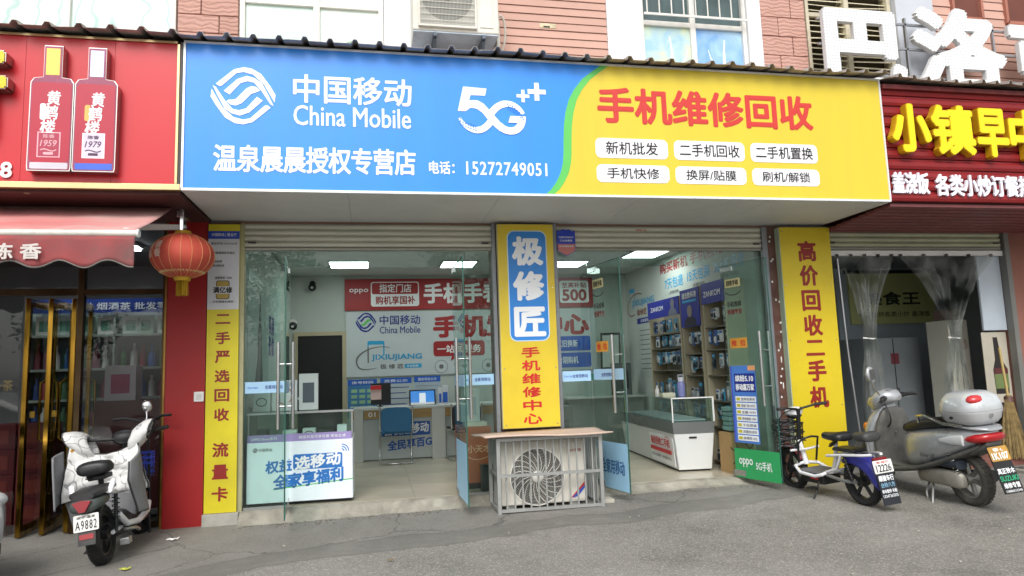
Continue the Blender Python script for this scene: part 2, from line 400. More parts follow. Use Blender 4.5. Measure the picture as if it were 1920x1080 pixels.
for i in range(320):
    x = random.uniform(-1.2, 4.25); y = -.22-abs(random.gauss(0, .07)); r_ = random.uniform(.003, .011)
    b.ball((x, y, gz(x, y)+.007+r_*.3), r_*random.uniform(.8, 1.5), r_, r_*.6, 6, 4)
struct(b.build('grit', mat('grit grey', '7d786c', .9, var=.2), None, 60), 'stuff')
random.seed(9); b = MB()
for i in range(46):
    x, y = random.uniform(-2.2, 6.5), random.uniform(-3.4, -.9); r_ = random.uniform(.005, .013)
    b.ball((x, y, gz(x, y)+r_*.5), r_, r_*.8, r_*.6, 7, 5)
struct(b.build('pebbles', mat('pebble', 'a8a498', .8, var=.2), None, 60), 'stuff')
# worn concrete doorstep under the shop glass
b = MB(); rows = []
for i in range(271):
    x = -1.2+5.4*i/270; n1 = noise.noise((x*4, 0, 3)); n2 = noise.noise((x*17, 0, 9))
    g = gz(x, -.2)
    rows.append([(x, .04, -.004), (x, -.035+.01*n2, -.004+.003*n2), (x, -.07+.02*n1+.012*n2, -.018+.006*n2), (x, -.1+.035*n1+.02*n2, -.045+.012*n1), (x, -.15+.05*n1+.02*n2, g+.012), (x, -.24+.07*n1+.02*n2, g-.004)])
b.add([p for r in rows for p in r], [(6*i+k, 6*i+k+1, 6*i+k+7, 6*i+k+6) for i in range(270) for k in range(5)])
struct(b.build('doorstep', mat('weathered step', '9c988c', .85, var=.18, scale=7, bump=.7, bscale=45, dirt=.5, dirtcol='5b574d', dscale=4), smooth=50))
# litter
def scrap(name, x, y, s, m, label, cat):
    b = MB(); b.grid(lambda u, v: (x+s*(u-.5)+.01*math.sin(v*7), y+s*.7*(v-.5)+.008*math.sin(u*9), gz(x, y)+.014+.018*abs(noise.noise((u*3+x, v*3, y)))), 8, 6)
    tag(b.build(name, m, None, 60, solid=.002), label, cat)
scrap('crumpled_tissue', -1.64, -.52, .085, mat('tissue', 'f2f0ec', .9), 'crumpled white tissue on the pavement before the red pillar', 'tissue')
scrap('fallen_leaf', -1.74, -1.33, .06, mat('leaf', 'b9bd4e', .7), 'pale yellow-green leaf lying on the road edge by the moped', 'leaf')
scrap('paper_scrap', .1, -1.75, .03, mat('tan scrap', '8d7f5c', .9), 'small tan scrap lying on the bare asphalt', 'litter')

# ================================================================== the building
BLD = thing('street_building', 'pink stone and plaster building that houses the three shops', 'building', (2, 1, 0))
PINK = relief_mat('pink split stone', 'c39a8e', 'stone', 'b5887a')
PLANKM = relief_mat('pink plank', 'cfa899', 'plank', 'c29a8b')
PLAST = mat('white plaster', 'e4e6ea', .8, var=.04, dirt=.15, dirtcol='9d9a94', dscale=.8, stretch=(3, 3, .5))
CORE = mat('render core', 'b59183', .9)
# upper storey wall pieces behind cladding (openings left for the windows)
def wall(x0, x1, y0, y1, z0, z1, m, name='wall', parent=BLD): return MB().box(x0, x1, y0, y1, z0, z1).build(name, m, parent)
wall(-5, 10, .02, .25, 2.66, 4.02, CORE)                       # lintel band behind the signs
MORT = mat('mortar groove', 'd4b2a6', .9, var=.1)
def stone_pier(x0, x1, z_off, rowh):
    w_ = wall(x0, x1, .0, .25, 4.02, 7.0, MORT, 'stone_pier')
    z = 4.03+z_off; k = 0; me = {}
    while z < 5.9:
        cut = x0+(x1-x0)*(.68 if k % 2 else .38)
        for a, c in ((x0+.004, cut-.004), (cut+.004, x1-.004)):
            q = MB().box(a, c, -.03-.006*random.random(), .0, z+.004, z+rowh-.004).build('stone_tile', PINK, w_, bev=.006)
        z += rowh; k += 1
stone_pier(-1.83, -1.27, -.04, .185)
stone_pier(4.41, 4.985, -.05, .232)
wall(.14, .62, -.03, .25, 4.02, 7, PLAST, 'plaster_pier')
wall(2.55, 2.93, -.03, .25, 4.02, 7, PLAST, 'plaster_pier')
wall(4.24, 4.408, -.04, .25, 4.02, 7, PLAST, 'plaster_pier')
wall(6.16, 6.68, -.10, .25, 4.02, 7, mat('grey plaster', 'c3c8d0', .8, var=.05), 'plaster_pier')
# plank clad bays
def planks(x0, x1, z0, z1, h, holes=()):
    w_ = wall(x0, x1, .01, .25, z0, z1, mat('plank backing', 'a3786a', .9), 'plank_wall')
    z = z0
    while z < z1-.01:
        segs = [(x0+.002, x1-.002)]
        for hx0, hx1, hz0, hz1 in holes:
            if z+h > hz0 and z < hz1:
                segs = [s for a, c in segs for s in (((a, hx0), (hx1, c)) if a < hx0 < c else ((a, c),)) if s[1]-s[0] > .03]
        for a, c in segs:
            dy = .004*random.random()
            b = MB(); b.add([(a, -.012-dy, z+.003), (c, -.012-dy, z+.003), (c, -.004, z+h-.003), (a, -.004, z+h-.003), (a, .0, z+.003), (c, .0, z+.003), (c, .0, z+h-.003), (a, .0, z+h-.003)], [(0,1,2,3),(0,4,5,1),(3,2,6,7),(1,5,6,2),(4,0,3,7),(7,6,5,4)])
            b.build('plank', PLANKM, w_)
        z += h
    return w_
planks(.62, 2.55, 4.02, 5.6, .088)
planks(6.68, 9.5, 4.02, 6.0, .11, ((7.04, 7.45, 5.31, 5.75), (7.82, 8.2, 5.3, 5.72)))
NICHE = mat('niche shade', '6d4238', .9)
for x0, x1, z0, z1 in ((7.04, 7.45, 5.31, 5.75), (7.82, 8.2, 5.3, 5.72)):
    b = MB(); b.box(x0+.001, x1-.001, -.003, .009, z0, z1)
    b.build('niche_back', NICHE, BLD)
    for q in ((x0-.02, x0+.015, z0-.02, z1), (x1-.015, x1+.02, z0-.02, z1), (x0, x1, z0-.035, z0+.01)):
        MB().box(q[0], q[1], -.05, .0, q[2], q[3]).build('niche_frame', mat('niche frame', 'a9705f', .9), BLD)
vent = MB().box(1.79, 1.97, -.02, -.005, 4.83, 4.885).build('wall_vent', mat('vent cream', 'cfc3a4', .7, var=.15, dirt=.5, dscale=9), BLD, bev=.006)
MB().box(1.83, 1.90, -.024, -.02, 4.838, 4.852).build('vent_slot', BLACKPL, vent)

FRAME = mat('window frame', 'e2e0da', .5, var=.04, dirt=.25, dirtcol='a39c8c', dscale=3)
def pane_mat(name, ca, cb, lines=0.0, wsc=2.2):
    m = bpy.data.materials.new(name); m.use_nodes = True; t = m.node_tree; N = t.nodes; L = t.links; b = N['Principled BSDF']
    b.inputs['Roughness'].default_value = .12
    tc = N.new('ShaderNodeTexCoord'); ns = N.new('ShaderNodeTexNoise'); ns.inputs['Scale'].default_value = wsc; ns.inputs['Detail'].default_value = 5; ns.inputs['Distortion'].default_value = .8; L.new(tc.outputs['Object'], ns.inputs['Vector'])
    mr = N.new('ShaderNodeMapRange'); mr.inputs['From Min'].default_value = .35; mr.inputs['From Max'].default_value = .65; L.new(ns.outputs['Fac'], mr.inputs['Value'])
    mx = N.new('ShaderNodeMix'); mx.data_type = 'RGBA'; L.new(mr.outputs[0], mx.inputs['Factor']); mx.inputs['A'].default_value = (*lin(ca), 1); mx.inputs['B'].default_value = (*lin(cb), 1)
    out = mx.outputs['Result']
    if lines:
        wv = N.new('ShaderNodeTexWave'); wv.inputs['Scale'].default_value = 1.4; wv.inputs['Distortion'].default_value = 14; wv.inputs['Detail'].default_value = 3; wv.bands_direction = 'X'; L.new(tc.outputs['Object'], wv.inputs['Vector'])
        m1 = N.new('ShaderNodeMapRange'); m1.inputs['From Min'].default_value = .0; m1.inputs['From Max'].default_value = .10; m1.inputs['To Min'].default_value = lines; m1.inputs['To Max'].default_value = 0; L.new(wv.outputs['Fac'], m1.inputs['Value'])
        m2 = N.new('ShaderNodeMix'); m2.data_type = 'RGBA'; L.new(m1.outputs[0], m2.inputs['Factor']); L.new(out, m2.inputs['A']); m2.inputs['B'].default_value = (*lin('8fb3ad'), 1); out = m2.outputs['Result']
    L.new(out, b.inputs['Base Color']); return m
def window(x0, x1, z0, z1, muls, rails, panes, fw=.05, dep=.07):
    """frame in an opening at y=0; muls/rails are centre lines; panes: list of materials row by row from the bottom"""
    wdw = part_empty('window', BLD, ((x0+x1)/2, 0, z0))
    MB().box(x0, x0+fw, -.012, dep, z0, z1).build('frame_jamb', FRAME, wdw, bev=.004); MB().box(x1-fw, x1, -.012, dep, z0, z1).build('frame_jamb', FRAME, wdw, bev=.004)
    for z in [z0+.02]+rails+[z1-.02]: MB().box(x0+fw, x1-fw, -.002, dep-.01, z-.028, z+.028).build('frame_rail', FRAME, wdw, bev=.004)
    for m_ in muls: MB().box(m_-.032, m_+.032, -.008, dep-.004, z0+.05, z1-.05).build('frame_mullion', FRAME, wdw, bev=.004)
    xs_ = [x0+fw]+muls+[x1-fw]; zs_ = [z0+.048]+rails+[z1-.048]
    for j in range(len(zs_)-1):
        for i in range(len(xs_)-1):
            MB().box(xs_[i]+.001, xs_[i+1]-.001, .03, .036, zs_[j]+.001, zs_[j+1]-.001).build('pane', panes[j][i], wdw)
    return wdw
PT1 = pane_mat('frosted teal pane', 'c3e2d8', 'e4f3ec', .0); PT2 = pane_mat('painted pale pane', 'd4efe6', 'eaf6f0', .75); PT3 = pane_mat('milk pane', 'dceee4', 'eef6ee', .0)
window(-4.6, -1.85, 4.02, 5.6, [-3.7, -2.815], [4.95], [[PT2, PT2, PT2]]*2)
window(-1.265, .135, 4.02, 5.6, [-.53], [4.935], [[PT1, PT3]]*2)
PB1 = pane_mat('blue green painted pane', 'a3cbe4', 'dce8bc', .0, 3.0); PB2 = pane_mat('blue painted pane', '74a6e0', 'b4d8f2', .0, 2.6); PD = mat('dark glass', '4e5f60', .08, var=.3, scale=2)
wc = window(2.935, 4.235, 4.02, 5.9, [3.575], [4.985], [[PB1, PB2], [PD, PD]])
# white painted figures on the blue panes: plain abstract sweeps
for x, s in ((3.27, 1), (4.0, -1)):
    stroke(wc, front(.03), bez((x-.16*s, 4.1), (x-.05*s, 4.45), (x+.1*s, 4.3), (x+.03*s, 4.85), 18), [.015+.11*math.sin(math.pi*i/18)*(1-i/22) for i in range(19)], mat('pale paint', 'e6f2ee', .5), 'painted_sweep', .002)
    stroke(wc, front(.03), bez((x-.03*s, 4.45), (x+.12*s, 4.52), (x+.2*s, 4.5), (x+.24*s, 4.72), 12), [.05*(1-i/14) for i in range(13)], MATS['pale paint'], 'painted_sweep', .003)
wb_p = front(.03)
stroke(BLD, wb_p, bez((-.27, 4.25), (-.24, 4.6), (-.14, 4.62), (-.10, 4.25), 14), [.02+.1*math.sin(math.pi*i/14) for i in range(15)], mat('sage paint', '8fbf9c', .6), 'painted_sweep', .002)
# white bars before window C's upper part
for i in range(9):
    x = 3.0+i*.145
    MB().cyl((x, -.09, 5.03), (x, -.09, 5.9), .008, n=8).build('bar', FRAME, wc, 60)
for z in (5.04, 5.6): MB().box(2.96, 4.21, -.1, -.085, z-.012, z+.012).build('bar_rail', FRAME, wc)
# louvre bay with bent slats
lv = part_empty('louvre_window', BLD, (5.57, 0, 4.02)); mat('louvre frame', 'cfc6ae', .6, dirt=.4, dscale=4)
MB().box(5.0, 5.04, -.03, .12, 4.02, 5.8).build('frame_jamb', MATS['louvre frame'], lv); MB().box(6.1, 6.15, -.03, .12, 4.02, 5.8).build('frame_jamb', MATS['louvre frame'], lv)
MB().box(5.04, 6.1, .1, .12, 4.02, 5.8).build('louvre_back', mat('louvre dark', '4b4536', .9), lv)
MB().box(5.52, 5.58, -.025, .1, 4.02, 5.8).build('louvre_post', MATS['louvre frame'], lv)
MB().box(5.04, 6.1, -.022, .02, 5.19, 5.24).build('louvre_rail', MATS['louvre frame'], lv)
LS = mat('louvre slat', 'd8d0b4', .6, var=.12, dirt=.4, dirtcol='8a8064', dscale=5)
for i in range(25):
    z = 4.05+i*.068
    for xa, xb in ((5.045, 5.518), (5.582, 6.098)):
        dl, dr_ = random.uniform(-.018, .018), random.uniform(-.018, .018)
        b = MB(); b.add([(xa, -.005, z+dl), (xb, -.005, z+dr_), (xb, .055, z+.042+dr_), (xa, .055, z+.042+dl), (xa, -.005, z+.007+dl), (xb, -.005, z+.007+dr_), (xb, .055, z+.049+dr_), (xa, .055, z+.049+dl)], [(0,1,2,3),(4,7,6,5),(0,4,5,1),(3,2,6,7),(1,5,6,2),(0,3,7,4)])
        b.build('slat', LS, lv)

# ------------------------------------------------------------------ outdoor unit upstairs
AC = thing('wall_air_conditioner', 'weathered white outdoor air conditioner bracketed to the upper wall', 'air conditioner', (.82, -.3, 4.3))
ACW = mat('weathered cream casing', 'dcdad0', .5, var=.06, dirt=.35, dirtcol='a89e88', dscale=5)
MB().box(.405, 1.25, -.50, -.12, 4.475, 5.12).build('casing', ACW, AC, bev=.012)
MB().box(.47, 1.01, -.512, -.50, 4.53, 5.1).build('grille_recess', mat('fan shade', 'b4b5b0', .7), AC)
b = MB(); b.lathe([(.25, 0), (.25, .004), (.05, .004), (.05, 0)], (.74, -.5125, 4.83), (0, -1, 0), 40); b.build('fan_ring', mat('fan grey', '6f7270', .6), AC, 40)
b = MB()
for i in range(40):
    x = .475+i*.01345; b.box(x, x+.0022, -.524, -.519, 4.535, 5.095)
b.build('grille_wires', mat('grille cream', 'd6d3c6', .5), AC)['kind'] = 'stuff'
for i in range(9):
    z = 4.57+i*.063; MB().box(.465, 1.012, -.527, -.523, z, z+.005).build('grille_bar', MATS['grille cream'], AC)
for q in ((.455, .475, 4.52, 5.1), (1.008, 1.028, 4.52, 5.1)): MB().box(q[0], q[1], -.528, -.5, q[2], q[3]).build('grille_edge', ACW, AC, bev=.004)
MB().box(.455, 1.028, -.529, -.5, 4.505, 4.527).build('grille_edge', ACW, AC, bev=.004)
MB().box(1.06, 1.19, -.508, -.5, 4.53, 5.05).build('service_panel', ACW, AC, bev=.006)
MB().box(1.25, 1.285, -.36, -.2, 4.42, 4.72).build('valve_cover', ACW, AC, bev=.008)
MB().box(.41, 1.24, -.49, -.14, 4.462, 4.475).build('base_tray', mat('tray blue grey', 'c3d2e2', .6, dirt=.4, dscale=6), AC)
for x in (.6, 1.08):
    MB().box(x, x+.035, -.5, .0, 4.425, 4.46).build('bracket', mat('bracket dark', '5f6e7e', .6, dirt=.3), AC)
    MB().obox((x+.018, -.22, 4.24), (.012, 0, 0), (0, .24, -.17), (0, .012, .012)).build('bracket', MATS['bracket dark'], AC)
MB().tube(bez((1.27, -.3, 4.75), (1.36, -.3, 4.9), (1.42, -.2, 4.5), (1.3, -.1, 4.42), 16), .012, 8).build('pipe', ACW, AC, 60)

# ------------------------------------------------------------------ corrugated eaves above the signs
RUST = mat('dark roofing sheet', 'aaa29c', .7, .0, var=.2, dirt=.5, dirtcol='6a5f58', dscale=4)
def eaves(name, x0, x1, zf, label, pitch=.205, mess=0.0):
    t = thing(name, label, 'roof', ((x0+x1)/2, -.6, zf))
    n = max(1, round((x1-x0)/(pitch*4))); wdt = (x1-x0)/n
    for k in range(n):
        a = x0+k*wdt; prof = []
        for r_ in range(4):
            q = a+r_*wdt/4; s = wdt/4
            prof += [(q, 0), (q+s*.64, .0), (q+s*.72, .034), (q+s*.86, .034), (q+s*.94, 0)]
        prof.append((a+wdt+.02, 0))
        b = MB(); vs = []
        for j in range(4):
            f = j/3
            for i, (px, pz) in enumerate(prof):
                dz = .018*noise.noise((px*1.3, j*.2, zf))+mess*noise.noise((px*3, 7, 1))*(1-f)
                vs.append((px, -1.235+1.225*f+.012*noise.noise((px*4, 3, j))*(1-f), zf+pz+.26*f+dz*(1-f*.5)+.003*(k % 2)))
        w_ = len(prof)
        b.add(vs, [(j*w_+i, j*w_+i+1, (j+1)*w_+i+1, (j+1)*w_+i) for j in range(3) for i in range(w_-1)])
        b.build('roofing_sheet', RUST, t, solid=.004)
eaves('eaves_roof', -1.5, 4.98, 3.935, 'dark corrugated eaves above the blue and yellow sign')
eaves('eaves_roof', -4.2, -1.5, 3.94, 'dark corrugated eaves above the red bottle sign')
eaves('eaves_roof', 4.98, 8.2, 3.90, 'crooked dark corrugated eaves above the red slatted sign', .16, .035)

# ================================================================== main signboard
SG = thing('shop_signboard', 'long blue and yellow signboard with white logo over the phone shop', 'signboard', (1.74, -1.1, 2.69))
SX0, SX1, SZ0, SZ1, SY = -1.485, 4.962, 2.69, 3.93, -1.11
SBLUE = mat('sign blue', '3190f2', .35, var=.025, scale=1.0, dirt=.12, dirtcol='5a7fb0', dscale=1.2, stretch=(4, 1, .5), bump=.12, bscale=1.4)
SYEL = mat('sign yellow', 'dfc73a', .35, var=.025, scale=1.0, dirt=.14, dirtcol='b7a24a', dscale=1.2, stretch=(4, 1, .5), bump=.12, bscale=1.4)
MB().box(SX0, SX1, SY+.02, .015, SZ0, SZ1).build('sign_box', mat('box grey', 'b9bbbd', .55, var=.03), SG)
SP = front(SY)
GO = [(2.075, 3.93), (1.98, 3.86), (1.88, 3.78), (1.80, 3.68), (1.745, 3.58), (1.71, 3.46), (1.69, 3.34), (1.68, 3.2), (1.675, 3.08), (1.665, 2.99), (1.64, 2.9), (1.60, 2.82), (1.55, 2.75), (1.48, 2.69)]
GI = [(a+.075, c) for a, c in GO]
panel(SG, SP, 0, 0, 0, 0, SBLUE, 'face_panel', .0, th=.018, poly=[(SX0+.012, SZ0+.012)]+GO[::-1][0:1]+GO[::-1][1:]+[(SX0+.012, SZ1)])
panel(SG, SP, 0, 0, 0, 0, SYEL, 'face_panel', .0, th=.018, poly=GI+[(SX1-.012, SZ0+.012), (SX1-.012, SZ1)])
panel(SG, SP, 0, 0, 0, 0, GREENP, 'green_stripe', .002, th=.018, poly=GO+GI[::-1])
TRIM = mat('white edge trim', 'e6e8ea', .4, .2)
for q in ((SX0, SX1, SZ0-.004, SZ0+.016), (SX0, SX1, SZ1-.012, SZ1+.006)): MB().box(q[0], q[1], SY-.012, SY+.02, q[2], q[3]).build('edge_trim', TRIM, SG)
for q in ((SX0-.003, SX0+.014), (SX1-.014, SX1+.003)): MB().box(q[0], q[1], SY-.011, SY+.02, SZ0+.016, SZ1-.012).build('edge_trim', TRIM, SG)
SOFF = mat('soffit grey panel', 'dcdddd', .55, var=.05, scale=.8, dirt=.25, dirtcol='8c8a84', dscale=.7)
for i in range(5):
    a = SX0+i*(SX1-SX0)/5; c = a+(SX1-SX0)/5
    MB().box(a+.002, c-.002, SY+.022, .0, SZ0-.006, SZ0-.001).build('soffit_panel', SOFF, SG)
# logo: interlaced bands in a rounded lozenge
def mobile_logo(parent, pl, cx, cz, hw, hh, ma, mb=None):
    """point-symmetric set of parallel bands that bend over like waves"""
    mb = mb or ma
    def S(px, py): return (cx+(px-390)/200*hw, cz-(py-404)/182*hh)
    bands = [
        [(218, 335), (330, 240), (390, 224), (440, 230), (500, 262), (560, 340), (592, 392), (586, 440), (520, 330), (450, 268), (390, 254), (345, 264), (258, 345), (240, 350)],
        [(268, 378), (352, 300), (410, 278), (460, 290), (505, 320), (550, 400), (580, 462), (560, 452), (505, 372), (455, 318), (415, 312), (372, 325), (305, 400)],
    ]
    def rot(b): return [(780-x, 808-y) for x, y in b]
    mid = [(300, 432), (320, 432), (345, 425), (410, 356), (440, 342), (468, 345), (495, 366), (480, 375), (460, 383), (440, 390), (380, 452), (345, 468), (310, 462), (285, 442)]
    out = []
    for poly, m in [(bands[0], ma), (rot(bands[0]), ma), (bands[1], ma), (rot(bands[1]), ma), (mid, mb)]:
        pts = [S(*q) for q in poly]
        ar = sum(p[0]*q[1]-q[0]*p[1] for p, q in zip(pts, pts[1:]+pts[:1]))
        if ar < 0: pts = pts[::-1]
        out.append(panel(parent, pl, 0, 0, 0, 0, m, 'logo_band', .004, poly=pts))
    return out
mobile_logo(SG, SP, -1.025, 3.49, .25, .247, PRINTW)
text(SG, '中国移动', SP, -.635, 3.45, .345, 3.70, PRINTW, .018)
text(SG, 'China Mobile', SP, -.63, 3.255, .335, 3.43, PRINTW, .012)
text(SG, '温泉晨晨授权专营店', SP, -1.25, 2.845, .37, 3.075, PRINTW, .02, space=.96)
text(SG, '电话：', SP, .48, 2.865, .70, 2.98, PRINTW, .022)
text(SG, '15272749051', SP, .80, 2.865, 1.52, 2.985, PRINTW, .02, space=1.12)
# 5G mark with plus signs
g = SP
def gp(px, py): return (.74+(px-135)/(568-135)*.60, 3.66-(py-255)/(568-255)*.43)
panel(SG, g, 0, 0, 0, 0, PRINTW, 'numeral_five', .004, poly=[gp(*q) for q in [(135, 420), (172, 257), (322, 264), (311, 312), (218, 312), (208, 345), (262, 345), (300, 365), (345, 415), (400, 480), (430, 508), (400, 545), (350, 500), (290, 425), (255, 400), (215, 395), (185, 420)]][::-1])
stroke(SG, g, [gp(*q) for q in bez((345, 430), (385, 370), (430, 352), (480, 362), 10)]+[gp(*q) for q in bez((480, 362), (520, 375), (540, 400), (555, 425), 6)[1:]], [.062]*8+[.058-.003*i for i in range(9)], PRINTW, 'letter_arc', .0045)
stroke(SG, g, [gp(*q) for q in bez((360, 455), (320, 520), (290, 545), (240, 542), 10)]+[gp(*q) for q in bez((240, 542), (190, 535), (160, 500), (145, 465), 8)[1:]], [.06]*9+[.058-.004*i for i in range(10)], PRINTW, 'letter_arc', .0055)
stroke(SG, g, [gp(*q) for q in bez((395, 505), (440, 560), (545, 560), (548, 440), 14)], .066, PRINTW, 'letter_arc', .006)
panel(SG, g, 0, 0, 0, 0, PRINTW, 'letter_bar', .0065, poly=[gp(*q) for q in [(470, 440), (568, 440), (562, 485), (455, 485)]][::-1])
for i in range(7):
    for j in range(3):
        a = gp(455+i*15+j*4, 362+j*16+i*(6+i*.9)); panel(SG, g, a[0]-.006, a[1]-.006, a[0]+.006, a[1]+.006, SBLUE, 'logo_dot', .0075, r=.0055)
        a = gp(150+i*16, 470+j*16+i*(9-i*.3)); panel(SG, g, a[0]-.006, a[1]-.006, a[0]+.006, a[1]+.006, SBLUE, 'logo_dot', .0075, r=.0055)
def plus(cx, cz, s, w_):
    panel(SG, g, 0, 0, 0, 0, PRINTW, 'plus_mark', .004, poly=[(cx+a*s, cz+c*s) for a, c in [(-w_, -1), (w_, -1), (w_, -w_), (1, -w_), (1, w_), (w_, w_), (w_, 1), (-w_, 1), (-w_, w_), (-1, w_), (-1, -w_), (-w_, -w_)]])
plus(1.325, 3.595, .058, .26); plus(1.452, 3.64, .083, .26)
SRED = mat('sign red', 'cf3a33', .4, var=.02)
text(SG, '手机维修回收', SP, 2.01, 3.375, 4.19, 3.72, SRED, .03)
PAL = mat('pill white', 'ececf0', .4, var=.01)
for r_, (za, zb) in enumerate(((3.05, 3.235), (2.825, 2.99))):
    for c_, (xa, xb, s) in enumerate(((1.975, 2.67, ('新机批发', '手机快修')), (2.73, 3.44, ('二手机回收', '换屏/贴膜')), (3.50, 4.205, ('二手机置换', '刷机/解锁')))):
        panel(SG, SP, xa, za, xb, zb, PAL, 'service_pill', .003, r=.05)
        wd = .50 if len(s[r_]) < 5 or '/' in s[r_] else .60
        text(SG, s[r_], SP, (xa+xb)/2-wd/2, za+.035, (xa+xb)/2+wd/2, zb-.03, BLACKP, .008, lift=.006)
# ================================================================== phone shop shell
IW = mat('interior wall white', 'bcc4bf', .7, var=.03)
SHOP = thing('phone_shop_room', 'white walled room of the phone shop behind the glass doors', 'room', (1.5, 2.1, 0))
LX, RX, BY, CZ = -1.22, 4.2, 4.2, 2.75
wall(LX-.1, LX, .03, BY+.1, -.1, CZ, IW, 'side_wall', SHOP)
wall(RX, RX+.08, .14, BY+.1, -.1, CZ, IW, 'side_wall', SHOP)
wall(LX, RX, BY, BY+.1, -.1, CZ, IW, 'back_wall', SHOP)
wall(LX-.1, RX+.1, .26, BY+.1, CZ, CZ+.08, mat('ceiling white', 'bcc5c0', .75, var=.05), 'ceiling', SHOP)
wall(LX, RX, .02, .26, 2.60, 2.66, MATS['ceiling white'], 'lintel', SHOP)
fl = MB().box(LX, RX, .04, BY, -.1, -.004).build('floor', mat('tile joint', '6f6b60', .8), None); struct(fl)
TILE = mat('floor tile', 'b9b2a0', .22, var=.06, scale=1.5, dirt=.15, dirtcol='8f897a', dscale=2.5)
tm = None
for i in range(7):
    for j in range(6):
        x0 = LX+.002+i*.8; y0 = .041+j*.8; x1 = min(x0+.796, RX-.002); y1 = min(y0+.796, BY-.002)
        if x1-x0 < .05 or y1-y0 < .05: continue
        if x1-x0 > .79 and y1-y0 > .79:
            if tm is None: tm = MB().box(0, .796, 0, .796, -.0035, 0).mesh('floor_tile')
            o = link('floor_tile', tm, TILE, fl); o.location = (x0, y0, 0)
        else: MB().box(x0, x1, y0, y1, -.0035, 0).build('floor_tile', TILE, fl)
# lit ceiling panels
LAMP = mat('lamp diffuser', 'f4fff8', .5, var=0, emit=10.0)
for k, (x0, x1, y0, y1, lb) in enumerate(((-.58, -.06, 2.75, 3.3, 'lit square ceiling panel above the blue chair'), (.98, 1.45, 2.75, 3.3, 'lit square ceiling panel seen beside the right leaf of the left doors'), (2.62, 3.1, 2.75, 3.3, 'lit square ceiling panel beside the tall centre sign'), (3.5, 3.98, 1.9, 2.45, 'lit square ceiling panel above the glass phone counter'))):
    t = thing('ceiling_light', lb, 'ceiling light', ((x0+x1)/2, (y0+y1)/2, CZ), 'ceiling panels in the phone shop')
    MB().box(x0, x1, y0, y1, CZ-.014, CZ-.006).build('diffuser', LAMP, t)
    for q in ((x0-.02, x1+.02, y0-.02, y0), (x0-.02, x1+.02, y1, y1+.02), (x0-.02, x0, y0, y1), (x1, x1+.02, y0, y1)):
        MB().box(q[0], q[1], q[2], q[3], CZ-.018, CZ-.001).build('lamp_frame', ALU, t)

# ------------------------------------------------------------------ pillars, posts, tracks
MB().box(1.19, 1.86, .0, .2, -.06, 2.66).build('pillar', mat('dark pillar tile', '6a4a3e', .5, var=.15), SHOP)
for x0, x1, m in ((1.185, 1.225, 'a'), (1.83, 1.868, 'a')):
    MB().box(x0, x1, -.05, .0, -.05, 2.68).build('shutter_track', mat('track grey', '8b8f95', .45, .5, dirt=.3, dscale=5), SHOP, bev=.004)
MB().box(-1.245, -1.185, -.03, .02, -.03, 2.66).build('shutter_track', mat('track olive', 'aba782', .5, .3, dirt=.2, dscale=4), SHOP, bev=.004)
MB().box(4.20, 4.262, -.05, .0, -.04, 2.66).build('shutter_track', MATS['track grey'], SHOP, bev=.004)
BRWN = mat('brown stained post', '5c3a30', .45, var=.25, scale=6, dirt=.2, dirtcol='8d7f74', dscale=7)
PST = MB().box(4.265, 4.40, -.03, .12, -.04, 2.66).build('brown_post', BRWN, SHOP, bev=.004)
random.seed(4)
for z in (2.55, 2.5, 2.3, 2.28, 2.05, 1.85, 1.83, 1.6, 1.5, 1.3, 1.1, 1.02, .95, .8):
    x = random.uniform(4.29, 4.37); MB().ball((x, -.031, z), .011, .004, .014, 8, 6).build('paint_blob', WHITE, PST, 180)
for z in (1.35, 1.2, .92): MB().ball((4.33, -.031, z), .008, .004, .04, 8, 6).build('paint_blob', WHITE, PST, 180)

# ------------------------------------------------------------------ rolled shutters
SHUT = mat('shutter slat', 'd2d1c2', .5, .25, var=.06, dirt=.3, dirtcol='85826f', dscale=2, stretch=(.4, 1, 3))
def shutter(x0, x1, z0, z1, yy, label, n=4, m=SHUT):
    t = thing('rolling_shutter', label, 'shutter', ((x0+x1)/2, yy, z0)); h = (z1-z0-.03)/n
    for i in range(n):
        z = z0+.03+i*h; prof = [(-.004, .002), (-.013, .012), (-.019, h*.35), (-.019, h*.62), (-.011, h*.85), (.0, h-.002), (.004, h-.002), (.004, .002)]
        MB().prism([(a, c) for a, c in prof][::-1], (x0, yy, z), (0, 1, 0), (0, 0, 1), (x1-x0, 0, 0)).build('slat', m, t, 50, fix=True)
    MB().box(x0, x1, yy+.005, yy+.012, z0+.029, z1).build('backing', m, t)  # sheet added behind the slats to block lamplight leaking through gaps
    MB().box(x0, x1, yy-.02, yy+.012, z0, z0+.028).build('bottom_rail', mat('shutter rail', '8f8e83', .4, .5), t, bev=.004)
    for xx in (x0+.03, x1-.1): MB().box(xx, xx+.07, yy-.034, yy-.018, z0+.07, z0+.082).build('lock_bar', mat('lock dark', '3b3c3a', .5, .5), t)
    return t
shutter(-1.185, 1.185, 2.395, 2.66, -.01, 'half rolled grey shutter above the left glass doors')
s2 = shutter(1.87, 4.2, 2.395, 2.66, -.01, 'half rolled grey shutter above the right glass doors')
text(s2, '吉祥门业', front(-.029), 2.75, 2.605, 2.87, 2.63, REDP, .01, .003)

